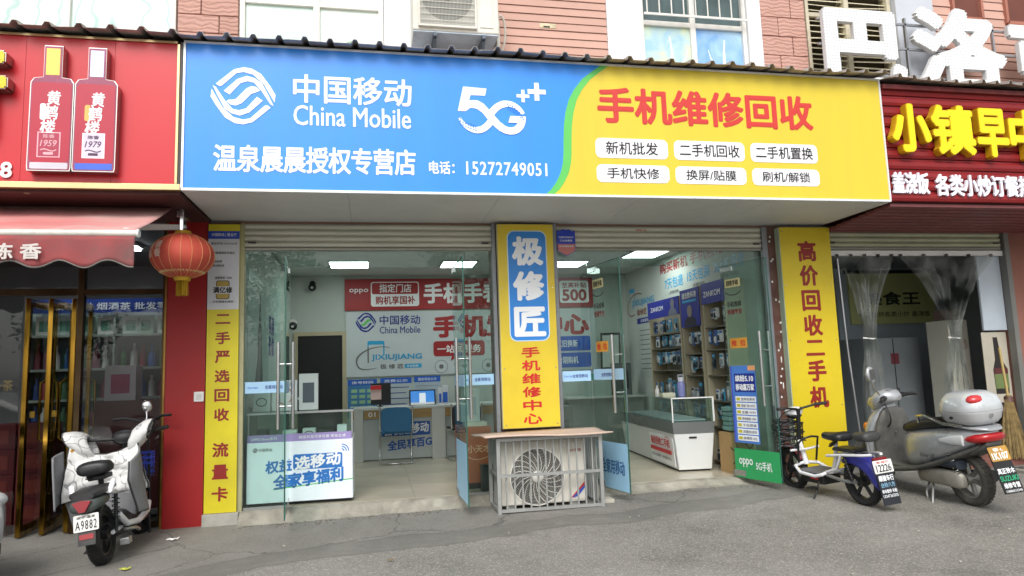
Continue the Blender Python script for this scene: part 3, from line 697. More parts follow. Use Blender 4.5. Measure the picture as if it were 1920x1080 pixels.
# ------------------------------------------------------------------ glass: fixed lights, transoms, four doors
BAND = mat('pale blue film', 'a8cfee', .4, var=.03)
EDGEG = mat('glass edge', '2f5a50', .2, var=.05)
def fixed(x0, x1, label, band=True):
    t = thing('fixed_glass', label, 'glass panel', ((x0+x1)/2, .0, 0))
    MB().box(x0, x1, .004, .014, .002, 2.39).build('pane', GLASS, t)
    MB().box(x0, x1, -.002, .02, -.004, .016).build('floor_channel', ALU, t)
    if band:
        panel(t, front(.004), x0+.005, 1.05, x1-.005, 1.155, BAND, 'film_band', .003)
        text(t, '全家用移动', front(.004), x1-.2, 1.085, x1-.04, 1.122, NAVYP, .01, .0055)
        text(t, 'China Mobile', front(.004), x0+.03, 1.093, x0+.12, 1.112, BLUEP, .0, .0055)
    return t
FGL = fixed(-1.18, -.80, 'fixed glass sheet beside the yellow strip sign left of the doors')
fixed(.80, 1.18, 'fixed glass sheet left of the tall centre sign')
fixed(1.872, 2.19, 'fixed glass sheet right of the tall centre sign')
fixed(3.75, 4.195, 'fixed glass sheet beside the brown post', False)
for x0, x1, lb in ((-.80, .80, 'glass transom above the left pair of doors'), (2.19, 3.75, 'glass transom above the right pair of doors')):
    tag(MB().box(x0+.003, x1-.003, .004, .014, 2.235, 2.39).build('glass_transom', GLASS), lb, 'glass transom')
def door(hx, fx, fy, label, stickers=None):
    H, F = Vector((hx, -.005, 0)), Vector((fx, fy, 0)); u = (F-H).normalized(); wd = (F-H).length
    n = Vector((u.y, -u.x, 0)); t = thing('glass_door', label, 'glass door', (hx, 0, 0), 'glass doors of the phone shop')
    mid = (H+F)/2
    MB().obox((mid.x, mid.y, 1.115), u*(wd/2-.002), n*.0055, (0, 0, 1.105)).build('pane', GLASS, t)
    e = F+u*.0005
    MB().obox((e.x, e.y, 1.115), u*.0018, n*.006, (0, 0, 1.105)).build('glass_edge', EDGEG, t)
    MB().obox((mid.x, mid.y, 2.2215), u*(wd/2), n*.006, (0, 0, .0015)).build('glass_edge', EDGEG, t)
    for z in (.05, 2.18):
        c = H+u*.09; MB().obox((c.x, c.y, z), u*.085, n*.012, (0, 0, .03 if z < 1 else .025)).build('patch_fitting', STEEL, t, bev=.003)
    hc = H+u*(wd-.10)
    for s in (-1, 1):
        p = hc+n*s*.06; MB().cyl((p.x, p.y, .75), (p.x, p.y, 1.49), .0155, n=14).build('handle', STEEL, t, 40)
    for z in (1.27, .97) if False else (1.30, .94):
        a, c = hc-n*.06, hc+n*.06; MB().cyl((a.x, a.y, z), (c.x, c.y, z), .009, n=10).build('handle_stud', STEEL, t, 40)
    return t, Plane(H+n*0, u) , wd
dl1, pl1, w1 = door(-.785, -.735, -.70, 'open glass door leaf by the left fixed glass, edge towards the street')
dl2, pl2, w2 = door(.785, .80, -.70, 'open glass door leaf left of the tall centre sign')
dr1, pr1, w3 = door(2.20, 2.315, -.63, 'open glass door leaf with pale blue foot panel by the caged air conditioner')
dr2, pr2, w4 = door(3.70, 3.865, -.63, 'open glass door leaf carrying the blue price poster and green foot panel')
def camside(pl):
    """print side that faces the street viewpoint"""
    if (CAM-pl.o).dot(pl.n) < 0: return Plane(pl.o, -pl.u), True
    return pl, False
# right door leaf prints
GRN = mat('poster green', '2fa05e', .4, var=.03); PBL = mat('poster blue', '4d7fd0', .4, var=.05); PYL = mat('poster yellow tag', 'c9c02c', .5)
q, fl_ = camside(pr2)
def A2(a): return -a if fl_ else a
L_ = .0065
panel(dr2, q, min(A2(.03), A2(w4-.008)), .005, max(A2(.03), A2(w4-.008)), .30, GRN, 'foot_panel', L_)
pst = panel(dr2, q, .05, .36, .40, 1.15, PBL, 'price_poster', L_)
panel(pst, q, .05, .36, .072, 1.15, mat('poster violet edge', '4a5cc8', .4), 'poster_edge', L_+.0012)
panel(pst, q, .30, 1.10, .40, 1.149, mat('poster orange', 'e0a06a', .4), 'poster_corner', L_+.0012)
text(dr2, 'oppo', q, .09, .115, .28, .205, PRINTW, .014, L_+.0015); text(dr2, '5G手机', q, .32, .10, .53, .19, PRINTW, .012, L_+.0015)
panel(pst, q, .10, .88, .39, 1.07, NAVYP, 'headline_block', L_+.0012)
text(pst, '缤纷5.10', q, .115, .985, .37, 1.055, PRINTW, .03, L_+.003); text(pst, '移动嘉万家', q, .115, .895, .375, .965, PRINTW, .03, L_+.003)
for i in range(7):
    z = .835-i*.066
    panel(pst, q, .10, z-.055, .385, z, PRINTW, 'price_row', L_+.0012)
    panel(pst, q, .115, z-.042, .165, z-.014, PYL, 'price_tag', L_+.003)
    text(pst, ('宽带免费用', '智能门锁 399元', '全屋 WIFI', '移动看家 1999', '千兆提速', '流量加油包', '亲情网 0元')[i], q, .18, z-.043, .37, z-.014, mat('ink blue grey', '4a5468', .6), .004, L_+.003)
# left leaf of the right doors: pale blue foot panel
q, fl_ = camside(pr1)
panel(dr1, q, .04, .02, w3-.01, .46, mat('foot film blue', '9cc9e6', .35, var=.06), 'foot_panel', .0065)
text(dr1, '全家用移动', q, .12, .16, .56, .30, mat('film ink', '2d5f95', .5), .018, .0085)
panel(dr1, q, .04, 1.06, w3-.01, 1.165, BAND, 'film_band', .0065); text(dr1, '全家用移动', q, .2, 1.09, .42, 1.13, NAVYP, .01, .0085)
INKD = mat('sticker ink', '2b2a26', .5); STY = mat('sticker cream', 'd8cf9c', .5); STO = mat('sticker orange', 'd59a3c', .5)
def stickers(d, q, a):
    panel(d, q, a, 1.98, a+.22, 2.07, STY, 'sticker', .0065, r=.01); text(d, '回收手机', q, a+.02, 1.995, a+.2, 2.055, INKD, .03, .0085)
    stroke(d, q, bez((a, 1.93), (a+.05, 1.885), (a+.17, 1.885), (a+.22, 1.93), 10), .01, INKD, 'sticker_line', .0065)
    text(d, '手机维修', q, a+.01, 1.77, a+.22, 1.83, INKD, .02, .0065); text(d, '快速专业', q, a+.01, 1.69, a+.22, 1.75, mat('sticker maroon', '7a2b2f', .5), .03, .0065)
    panel(d, q, a+.02, 1.335, a+.26, 1.44, STO, 'sticker', .0065, r=.006); text(d, '推  拉', q, a+.04, 1.355, a+.24, 1.42, REDP, .02, .0085)
stickers(dr1, q, .10)
q2, f2 = camside(pr2); stickers(dr2, q2, .06)
# left pair, seen nearly edge on
for d, pl, wd in ((dl1, pl1, w1), (dl2, pl2, w2)):
    q, _ = camside(pl); s = -1 if _ else 1
    a0, a1 = sorted((s*.04, s*(wd-.01)))
    panel(d, q, a0, 1.05, a1, 1.155, BAND, 'film_band', .0065)
    panel(d, q, a0, .03, a1, .55, MATS['foot film blue'] if d is dl2 else mat('clear lower film', 'dfe8ea', .4), 'foot_panel', .0065) if d is dl2 else None

# ------------------------------------------------------------------ left yellow strip sign
YSIGN = mat('strip yellow', 'd9ca20', .4, var=.05, dirt=.3, dirtcol='9a8f3a', dscale=2)
MAROON = mat('maroon print', '8e2018', .45, var=.04)
t = thing('strip_sign', 'narrow yellow strip sign with red characters beside the red pillar', 'sign', (-1.365, -.05, 0))
yp = front(-.06)
MB().box(-1.505, -1.228, -.06, -.003, .0, 2.64).build('board', YSIGN, t)
MB().box(-1.51, -1.225, -.05, -.004, 2.64, 2.655).build('top_cap', BRWN, t)
panel(t, yp, -1.505, 1.835, -1.228, 2.50, mat('notice grey white', 'cfd1d6', .45, var=.03), 'notice', .003)
panel(t, yp, -1.505, 2.50, -1.228, 2.575, mat('notice blue', '1f47b8', .45), 'notice_header', .003)
text(t, '中国移动 | 营业厅', yp, -1.475, 2.52, -1.255, 2.555, PRINTW, .006, .0055)
for i, (s, z, a, c) in enumerate((('营业时间: 8:30-20:30', 2.455, -1.48, -1.25), ('温泉晨晨授权专营店', 2.365, -1.485, -1.27), ('营业执照', 2.285, -1.47, -1.38), ('查看证照信息', 2.245, -1.48, -1.36), ('监督电话: 10086', 2.13, -1.44, -1.29))):
    text(t, s, yp, a, z-.011, c, z+.013, BLACKP, .008, .0055)
panel(t, yp, -1.43, 1.93, -1.312, 2.105, BLACKP, 'notice_block', .0045, r=.02); panel(t, yp, -1.424, 1.936, -1.318, 2.099, mat('tan block', 'b39a4c', .5), 'notice_block', .006, r=.018); panel(t, yp, -1.46, 1.98, -1.28, 2.05, MATS['notice grey white'], 'notice_block', .0075)
text(t, '满亿修', yp, -1.455, 1.985, -1.285, 2.045, BLACKP, .03, .0095)
text(t, '—手机精细化维修—', yp, -1.485, 1.895, -1.25, 1.918, BLACKP, .008, .0055)
for i, ch in enumerate('二手严选回收'):
    z = 1.745-i*.175; h = .115 if ch != '二' else .09
    text(t, ch, yp, -1.43, z-h/2, -1.30, z+h/2, MAROON, .03, .003)
for i, ch in enumerate('流量卡'):
    z = .555-i*.195; text(t, ch, yp, -1.44, z-.065, -1.30, z+.065, MAROON, .03, .003)
tag(MB().box(-1.512, -1.205, -.1, -.002, gz(-1.4, -.05)-.01, -.003).build('plinth_block', mat('granite block', 'a7a59c', .8, var=.1, scale=12, bump=.3, bscale=80, dirt=.3), None, bev=.006), 'rough grey stone block under the yellow strip sign', 'stone block')

# ------------------------------------------------------------------ tall centre sign
t = thing('pillar_sign', 'tall yellow sign with blue rounded field on the centre pillar', 'sign', (1.52, -.1, .6))
CYEL = mat('pillar sign yellow', 'dec332', .4, var=.04, scale=1, dirt=.2, dirtcol='a08a34', dscale=2.5)
MB().box(1.232, 1.812, -.118, -.052, .615, 2.652).build('sign_box', mat('sign side cream', 'd9d0a0', .5), t, bev=.003)
cp = front(-.118)
panel(t, cp, 1.236, .62, 1.808, 2.648, CYEL, 'face_panel', .003, th=.003)
panel(t, cp, 1.328, 1.465, 1.738, 2.585, mat('pale halo', 'cfe4f2', .4), 'field_border', .0045, r=.075)
panel(t, cp, 1.338, 1.475, 1.728, 2.575, mat('field blue', '2c86da', .4, var=.03), 'blue_field', .006, r=.068)
for i, ch in enumerate('极修匠'):
    z = (2.375, 2.02, 1.66)[i]; text(t, ch, cp, 1.375, z-.15, 1.70, z+.15, PRINTW, .042, .009)
for i, ch in enumerate('手机维修中心'):
    z = 1.355-i*.13; text(t, ch, cp, 1.437, z-.052, 1.625, z+.052, mat('bright red print', 'c5201c', .45), .034, .006)

for x in (1.262, 1.782):
    for z in (.65, 1.2, 2.0, 2.62): MB().cyl((x, -.121, z), (x, -.1245, z), .006, n=8).build('screw', STEEL, t, 40)
# ------------------------------------------------------------------ right yellow sign
t = thing('strip_sign', 'tall yellow sign with red characters between brown post and curtained shop', 'sign', (4.67, -.1, .05))
MB().box(4.402, 4.99, -.1, -.001, gz(4.6, 0)-.02, 2.655).build('column', mat('column grey', '8d8c85', .7, dirt=.3), t)
MB().box(4.365, 4.405, -.115, -.03, .03, 2.64).build('sign_side', mat('side mint', 'b9c9b4', .5), t)
MB().box(4.372, 4.985, -.12, -.101, .03, 2.64).build('board', mat('board yellow', 'd8c01e', .42, var=.05, scale=1, dirt=.25, dirtcol='9a8730', dscale=2), t)
yp = front(-.12)
for i, ch in enumerate('高价回收二手机'):
    z = (2.37, 2.09, 1.81, 1.55, 1.285, 1.10, .855)[i] if False else (2.375, 2.105, 1.83, 1.56, 1.315, 1.07, .79)[i]
    h = .115 if ch != '二' else .085
    text(t, ch, yp, 4.575, z-h, 4.80, z+h, MAROON, .034, .003)

for x in (4.40, 4.955):
    for z in (.08, .7, 1.4, 2.0, 2.6): MB().cyl((x, -.12, z), (x, -.1235, z), .006, n=8).build('screw', STEEL, t, 40)
# ------------------------------------------------------------------ shield sticker hung before the shutter
t = thing('hanging_badge', 'small blue and red shield badge beside the tall centre sign', 'badge', (1.965, -.06, 2.35))
bp_ = front(-.06)
sh_o = [(1.868, 2.60), (1.90, 2.595), (1.935, 2.615), (1.965, 2.605), (1.995, 2.615), (2.03, 2.595), (2.062, 2.60), (2.062, 2.42), (2.05, 2.38), (1.965, 2.335), (1.88, 2.38), (1.868, 2.42)]
panel(t, bp_, 0, 0, 0, 0, mat('badge blue', '1f3fc0', .3), 'plate', .004, th=.004, poly=sh_o[::-1])
panel(t, bp_, 0, 0, 0, 0, mat('badge red', 'c4706a', .3), 'lower_field', .0055, poly=[(1.872, 2.46), (2.058, 2.46), (2.058, 2.42), (2.046, 2.382), (1.965, 2.34), (1.884, 2.382), (1.872, 2.42)][::-1])
text(t, '中国移动网络信号', bp_, 1.885, 2.52, 2.045, 2.54, PRINTW, .01, .007); text(t, '已全面覆盖', bp_, 1.90, 2.485, 2.03, 2.505, PRINTW, .01, .007)
text(t, '24小时服务热线', bp_, 1.89, 2.425, 2.04, 2.445, PRINTW, .01, .008)
MB().box(1.96, 1.97, -.055, -.03, 2.56, 2.60).build('clip', ALU, t)

# ------------------------------------------------------------------ caged outdoor unit
t = thing('floor_air_conditioner', 'cream outdoor air conditioner inside the grey cage', 'air conditioner', (1.53, -.35, -.07))
ACC = mat('cream casing', 'd9d6cb', .5, var=.05, dirt=.3, dirtcol='a59f8d', dscale=5)
MB().box(1.135, 1.94, -.46, -.16, -.05, .535).build('casing', ACC, t, bev=.012)
fc = (1.475, -.4605, .20)
MB().lathe([(.262, 0), (.262, .012), (.25, .014), (.25, .002), (.2, 0)], fc, (0, -1, 0), 48).build('fan_ring', mat('ring white', 'e8e6de', .4), t, 40)
MB().lathe([(.249, .0), (.249, .003), (.02, .003), (.02, 0)], fc, (0, -1, 0), 48).build('fan_opening', mat('fan dark', '43423f', .8), t)
b = MB()
for i in range(17):
    r_ = .035+i*.0128; b.tube([(fc[0]+r_*math.cos(2*math.pi*k/40), fc[1]-.016, fc[2]+r_*math.sin(2*math.pi*k/40)) for k in range(40)], .0017, 4, True)
b.build('guard_rings', mat('ring grey', 'c4c2ba', .5), t, 60)['kind'] = 'stuff'
for i in range(22):
    a0 = 2*math.pi*i/22
    MB().tube([(fc[0]+r_*math.cos(a0+(r_/.25)*.75), fc[1]-.013, fc[2]+r_*math.sin(a0+(r_/.25)*.75)) for r_ in (.03, .08, .13, .18, .22, .254)], .0036, 5).build('guard_spoke', MATS['ring white'], t, 60)
MB().lathe([(.052, 0), (.052, .02), (.04, .026), (0.001, .027)], (fc[0], fc[1]-.005, fc[2]), (0, -1, 0), 28).build('fan_hub', MATS['ring white'], t, 40)
MB().box(1.765, 1.925, -.466, -.46, -.03, .50).build('service_panel', ACC, t, bev=.004)
ap = front(-.466)
text(t, 'AUX 奥克斯', ap, 1.785, .408, 1.905, .435, mat('dull red', '9a3a34', .5), .012, .003)
panel(t, ap, 0, 0, 0, 0, mat('sticker red', 'c03028', .4), 'sticker', .003, poly=[(1.79, -.01), (1.83, -.01), (1.925, .09), (1.925, .13)])
panel(t, ap, 0, 0, 0, 0, mat('sticker blue', '2b55b4', .4), 'sticker', .0045, poly=[(1.80, -.01), (1.86, .0), (1.925, .075), (1.925, .10)])
for x in (1.22, 1.82): MB().box(x-.04, x+.04, -.44, -.18, gz(x, -.3), -.05).build('foot', GALV, t)
t = thing('security_cage', 'grey barred steel cage around the pavement air conditioner', 'cage', (1.57, -.4, gz(1.5, -.4)))
CX0, CX1, CY0, CY1, C0, C1 = 1.09, 2.05, -.60, -.15, gz(1.5, -.5)-.004, .575
for x in (CX0, CX1):
    for y in (CY0, CY1): MB().box(x-.017, x+.017, y-.017, y+.017, C0, C1).build('corner_post', GALV, t, bev=.002)
for z in (C0+.03, .24, C1-.017):
    for y in (CY0, CY1): MB().box(CX0+.017, CX1-.017, y-.013, y+.013, z-.013, z+.013).build('rail', GALV, t)
    for x in (CX0, CX1): MB().box(x-.013, x+.013, CY0+.017, CY1-.017, z-.013, z+.013).build('rail', GALV, t)
bar = MB().box(-.0068, .0068, -.0068, .0068, C0+.043, C1-.03).mesh('cage_bar')
for i in range(1, 13):
    x = CX0+i*(CX1-CX0)/13; o = link('cage_bar', bar, GALV, t); o.location = (x, CY0+.024, 0)
for i in range(1, 7):
    y = CY0+i*(CY1-CY0)/7
    for x in (CX0-.0+.024, CX1-.024): o = link('cage_bar', bar, GALV, t); o.location = (x, y, 0)
for i in range(1, 4): MB().box(CX0+.02, CX1-.02, CY0+i*.11-.008, CY0+i*.11+.008, C1-.02, C1-.004).build('top_bar', GALV, t)
b = MB(); b.grid(lambda u, v: (.91+1.24*u-.03*v*(1 if u < .5 else -1)*0+(-.0 if u > .5 else .05*(1-v))-.05*(1-v)*0, -.70+.55*v, .585+.012*math.sin(u*5+1)*(1-v)+.008*math.sin(v*6+u*2)), 20, 6)
tag(b.build('cover_board', mat('pinkish board', 'c4ae9f', .8, var=.06, dirt=.2, dirtcol='94786a', dscale=3), None, 60, solid=.012), 'thin pinkish board laid over the air conditioner cage', 'board')
tag(MB().box(2.09, 2.2, -.5, -.35, gz(2.1, -.4), -.045).build('paving_brick', mat('pale brick', 'b6b1a4', .85, var=.1, bump=.3), None, bev=.006), 'pale stone brick beside the foot of the cage', 'brick')
# ================================================================== inside the phone shop
bw = front(BY)
DOORW = mat('beige door trim', 'b9ae92', .6)
dk = thing('back_doorway', 'dark open doorway in the shop back wall', 'doorway', (-.8, BY, 0))
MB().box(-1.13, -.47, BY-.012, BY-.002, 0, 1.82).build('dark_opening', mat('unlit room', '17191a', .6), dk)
for q in ((-1.19, -1.13, 0, 1.88), (-.47, -.41, 0, 1.88), (-1.13, -.47, 1.82, 1.88)): MB().box(q[0], q[1], BY-.03, BY-.001, q[2], q[3]).build('door_trim', DOORW, dk)
t = thing('red_banner_board', 'long dark red board with white lettering high on the back wall', 'wall board', (1.5, BY, 2.2))
RBD = mat('banner red', 'a02428', .5, var=.04)
MB().box(-.43, 3.6, BY-.03, BY-.002, 2.20, 2.69).build('board', RBD, t)
rp = front(BY-.03)
text(t, 'oppo', rp, -.36, 2.46, -.07, 2.54, PRINTW, .012)
panel(t, rp, -.03, 2.255, .72, 2.645, PRINTW, 'text_frame', .003, r=.04); panel(t, rp, -.015, 2.45, .705, 2.63, RBD, 'text_field', .0045, r=.03)
text(t, '指定门店', rp, .10, 2.475, .60, 2.61, PRINTW, .016, .007); text(t, '购机享国补', rp, .04, 2.285, .66, 2.42, RBD, .02, .0055)
text(t, '手机手表平板', rp, .79, 2.29, 2.7, 2.62, PRINTW, .03)
panel(t, rp, 3.03, 2.27, 3.53, 2.64, PRINTW, 'text_frame', .003, r=.04)
text(t, '至高补贴', rp, 3.07, 2.52, 3.49, 2.61, RBD, .02, .0055); text(t, '500', rp, 3.07, 2.30, 3.49, 2.50, RBD, .04, .0055)
t = thing('white_backdrop_board', 'large white board with blue logo and red lettering on the back wall', 'wall board', (1.5, BY, 1.2))
MB().box(-.41, 3.62, BY-.028, BY-.002, 1.17, 2.17).build('board', mat('backdrop white', 'c6ced2', .5, var=.02), t)
mobile_logo(t, Plane((0, BY-.028, 0)), -.11, 2.01, .155, .155, NAVYP, GREENP)
text(t, '中国移动', Plane((0, BY-.028, 0)), .10, 1.965, .73, 2.115, NAVYP, .014); text(t, 'China Mobile', Plane((0, BY-.028, 0)), .10, 1.83, .73, 1.94, NAVYP, .008)
vp = Plane((0, BY-.028, 0))
text(t, '手机置换中心', vp, .93, 1.74, 3.51, 2.10, RBD, .045)
panel(t, vp, -.09, 1.49, .17, 1.72, CYANP, 'phone_mark', .003, r=.03); panel(t, vp, -.07, 1.36, .15, 1.66, MATS['backdrop white'], 'phone_screen', .0045)
stroke(t, vp, [(-.08, 1.38), (-.08, 1.62)], .022, GREYP, 'phone_edge', .0055)
stroke(t, vp, bez((.25, 1.61), (.0, 1.68), (-.38, 1.50), (-.22, 1.31), 16)+bez((-.22, 1.31), (-.17, 1.27), (-.08, 1.275), (.05, 1.30), 8)[1:], [.008+.018*min(i, 24-i)/12 for i in range(25)], GREYP, 'swoosh', .0065)
text(t, 'JIXIUJIANG', vp, -.03, 1.40, .75, 1.51, CYANP, .026, .008); text(t, '极 修 匠', vp, .1, 1.28, .46, 1.355, GREYP, .02)
panel(t, vp, .48, 1.285, .74, 1.35, CYANP, 'tag_block', .003); text(t, '手机快修', vp, .51, 1.295, .69, 1.335, PRINTW, .006, .0055)
panel(t, vp, .93, 1.45, 1.75, 1.69, RBD, 'speech_bubble', .003, r=.05); panel(t, vp, 0, 0, 0, 0, RBD, 'bubble_tail', .003, poly=[(1.22, 1.45), (1.32, 1.45), (1.2, 1.37)][::-1])
text(t, '一站式服务', vp, .99, 1.50, 1.69, 1.63, PRINTW, .02, .0055)
for cx_ in (1.05, 1.42, 1.8):
    stroke(t, vp, [(cx_+.1*math.cos(2*math.pi*i/24), 1.29+.1*math.sin(2*math.pi*i/24)) for i in range(24)], .008, GREYP, 'round_mark', .003, True)
    panel(t, vp, cx_-.035, 1.255, cx_+.035, 1.325, GREYP, 'round_mark', .003, r=.033)
for z, s in ((1.6, '以旧换新'), (1.33, '分期购机')):
    panel(t, vp, 1.95, z-.12, 2.6, z+.12, BLUEP, 'blue_block', .003, r=.03); panel(t, vp, 2.88, z-.12, 3.52, z+.12, BLUEP, 'blue_block', .003, r=.03)
    text(t, s, vp, 2.95, z-.06, 3.3, z+.06, PRINTW, .014, .0055)
# posters under the backdrop
for k, (x0, x1, z0, z1, c, lb) in enumerate(((-.39, .05, .55, 1.13, '3f7fb4', 'blue and green price poster low on the back wall beside the monitor'), (.10, .58, .6, 1.14, 'b9c3c8', 'white list of tariffs low on the back wall'), (.62, 1.03, .6, 1.15, 'aebccb', 'pale notice with blue header low on the back wall'))):
    o = thing('wall_poster', lb, 'poster', ((x0+x1)/2, BY, z0)); MB().box(x0, x1, BY-.012, BY-.002, z0, z1).build('sheet', mat('poster sheet %d' % k, c, .5, var=.08), o); pp = front(BY-.012)
    panel(o, pp, x0, z1-.09, x1, z1, BLUEP, 'header', .003); text(o, ('携号转网', '资费公示', '服务项目公示')[k], pp, x0+.06, z1-.07, x1-.06, z1-.025, PRINTW, .01, .0055)
    for i in range(5):
        z = z1-.15-i*.085
        if k == 0:
            for j in range(3): panel(o, pp, x0+.05+j*.12, z-.05, x0+.14+j*.12, z, mat('leaf green block', '9ac79a', .5), 'price_cell', .003)
        else: stroke(o, pp, [(x0+.03, z), (x1-.04-.05*(i % 2), z)], .012 if k == 1 else .006, NAVYP if k == 1 else GREYP, 'text_rule', .003)
# camera ball on the back wall and one on the side
for x, y, z, lb in ((-.91, BY, 2.56, 'black dome security camera on the back wall'), (-1.16, 3.9, 1.95, 'small white security camera left of the dark doorway')):
    o = thing('security_camera', lb, 'camera', (x, y, z))
    MB().cyl((x, y-.002, z+.06), (x, y-.08, z+.06), .045, n=16).build('mount', WHITE if z < 2 else BLACKPL, o, 40); MB().ball((x, y-.1, z), .06, n=18, m=12).build('dome', BLACKPL, o, 180); MB().cyl((x, y-.15, z-.01), (x, y-.163, z-.012), .02, n=12).build('lens', CHROME, o, 40)
# counter with 01
t = thing('service_counter', 'white service counter with wooden fascia and blue lettered front', 'counter', (.9, 3.4, 0))
CW = mat('counter white', 'cdd0cc', .4, var=.03); WOOD = mat('fascia wood', 'b08f58', .5, var=.1, scale=3, stretch=(1, 1, 8))
MB().box(-.34, 2.2, 3.12, 3.78, .70, .735).build('worktop', CW, t, bev=.004); MB().box(-.14, 2.05, 3.15, 3.17, .58, .70).build('fascia', WOOD, t)
for x in (-.34, .80, 2.05): MB().box(x, x+.19, 3.125, 3.75, 0, .70).build('end_panel', CW, t, bev=.004)
for xa, xb in ((-.15, .80), (.99, 2.05)): MB().box(xa, xb, 3.19, 3.21, .02, .58).build('front_panel', mat('counter front grey', 'bcc4c4', .45, var=.03), t)
kp = front(3.15); text(t, '01', kp, -.08, .61, .02, .675, PRINTW, .02, .003)
kp = front(3.19)
panel(t, kp, .10, .33, .78, .52, mat('headline blue', '1c58b0', .5), 'headline_block', .003, r=.02); text(t, '套餐选移动', kp, .13, .35, .76, .49, PRINTW, .028, .0055, slope=.06)
text(t, '全民享百G', kp, .18, .15, .80, .29, MATS['headline blue'], .032, .003, slope=.08)
# things on the counter
t = thing('desktop_monitor', 'black monitor with red and white price card stuck on its back', 'monitor', (.08, 3.4, .735))
MB().obox((.10, 3.42, .92), (.14, .03, 0), (-.003, .012, .002), (.0, .02, .15)).build('screen', BLACKPL, t, bev=.004); MB().box(.05, .13, 3.42, 3.5, .735, .745).build('foot', BLACKPL, t); MB().cyl((.09, 3.45, .745), (.09, 3.44, .8), .015).build('stem', BLACKPL, t)
MB().obox((.03, 3.385, .94), (.075, .016, 0), (0, .002, 0), (0, .012, .1)).build('price_card', mat('card pink', 'd9b9b4', .5), t); MB().obox((.03, 3.377, 1.01), (.075, .016, 0), (0, .002, 0), (0, .004, .028)).build('card_header', REDP, t)
t = thing('tablet_stand', 'tablet with lit blue screen standing on the counter', 'tablet', (.69, 3.35, .735))
MB().obox((.69, 3.36, .84), (.19, 0, 0), (0, .008, -.002), (0, .025, .115)).build('body', BLACKPL, t, bev=.004)
tp = Plane((.69, 3.351, .84), (1, 0, 0), (0, .21, .977)); panel(t, tp, -.17, -.1, .17, .1, mat('lit screen', '3f86d8', .2, emit=.35), 'screen', .004); panel(t, tp, -.045, -.07, .045, .07, mat('screen card', 'dfe9f2', .2, emit=.3), 'screen_card', .0055); panel(t, tp, -.17, -.1, .17, -.065, PRINTW, 'screen_bar', .0055)
for x0, x1, h, c, lb in ((.92, .97, .24, 'e8e8ea', 'thin white phone box standing beside the tablet'), (.975, 1.06, .27, 'd9dde4', 'tall white and blue box standing at the counter end')):
    o = thing('phone_box', lb, 'box', ((x0+x1)/2, 3.4, .735)); MB().box(x0, x1, 3.34, 3.46, .735, .735+h).build('carton', mat('box '+c, c, .5), o, bev=.003); panel(o, front(3.34), x0+.008, .76, x1-.008, .735+h*.65, BLUEP, 'print_block', .003)
# visitor chairs
def visitor_chair(x, y, m, label, rot):
    t = thing('visitor_chair', label, 'chair', (x, y, 0), None, rot)
    MB().loft([(-.01, 0, .59, .2, .16), (.012, 0, .585, .205, .165)][::1], 24, 5).build('backrest', m, t, 40)
    MB().box(.03, .42, -.2, .2, .40, .435).build('seat', m, t, bev=.012)
    for s in (-1, 1):
        MB().tube([(.0, s*.215, .76), (.0, s*.215, .45), (.03, s*.215, .41), (.38, s*.215, .40), (.43, s*.215, .37), (.43, s*.215, .05), (.40, s*.215, .015), (.03, s*.215, .015)], .011, 8).build('frame_tube', CHROME, t, 60)
    MB().tube([(.03, -.215, .015), (-.01, -.2, .015), (-.01, .2, .015), (.03, .215, .015)], .011, 8).build('floor_tube', CHROME, t, 60)
visitor_chair(.29, 2.66, mat('chair blue', '2a6f9e', .6, var=.06), 'blue backed visitor chair on a steel sled frame', R(90))
visitor_chair(1.25, 2.75, mat('chair dark', '22262b', .6), 'black visitor chair half hidden behind the open door leaf', R(96))
# left low display case with lettered light box
t = thing('display_case', 'glass topped display case with white lettered front panel by the left door', 'display case', (-.7, .4, 0))
CASEW = mat('case white', 'd9dcdc', .4, var=.02)
MB().box(-1.17, -.20, .12, .62, .03, .60).build('cabinet', CASEW, t, bev=.004); MB().box(-1.15, -.22, .15, .6, .0, .03).build('kick_base', BLACKPL, t)
MB().box(-1.165, -.205, .07, .118, .035, .585).build('light_box', mat('light box face', 'dfe8ef', .35, emit=.12), t, bev=.004)
MB().box(-1.165, -.215, .085, .118, .587, .655).build('purple_strip', mat('purple strip', '9c8cc0', .5), t)
cp_ = front(.085); text(t, '指定机型可享优惠 现金立减', cp_, -.70, .608, -.27, .636, PRINTW, .006, .003); text(t, 'OPPO Reno系列', cp_, -1.13, .605, -.9, .635, PRINTW, .006, .003)
cp_ = front(.07)
CB = mat('case letter blue', '2a78c8', .45)
panel(t, cp_, -.75, .325, -.30, .465, CB, 'headline_block', .003, r=.02)
text(t, '权益', cp_, -1.0, .305, -.76, .425, CB, .034, .003, slope=.08); text(t, '选移动', cp_, -.735, .335, -.315, .46, PRINTW, .034, .0055, slope=.08)
text(t, '全家享福利', cp_, -.93, .17, -.29, .31, CB, .036, .003, slope=.08)
stroke(t, cp_, [(-.93, .155), (-.2, .215)], .008, GREENP, 'underline', .003)
for i in range(3): stroke(t, cp_, [(-.305+(.02+.022*i)*math.cos(R(a)), .475+(.02+.022*i)*math.sin(R(a))) for a in range(0, 91, 15)], .008, BLUEP, 'signal_mark', .003)
mobile_logo(t, cp_, -1.09, .52, .022, .022, GREYP); text(t, '中国移动', cp_, -1.06, .505, -.94, .535, GREYP, .006, .003)
for x0, x1, y0, y1 in ((-1.165, -.205, .125, .131), (-1.165, -.205, .605, .611), (-.211, -.205, .131, .605), (-1.165, -1.159, .131, .605)):
    MB().box(x0, x1, y0, y1, .601, .845).build('glass_side', GLASS, t)
MB().box(-1.17, -.20, .12, .616, .846, .856).build('glass_top', GLASS, t)
for x in (-1.16, -.21): MB().box(x-.006, x+.006, .118, .124, .6, .858).build('glass_trim', ALU, t)
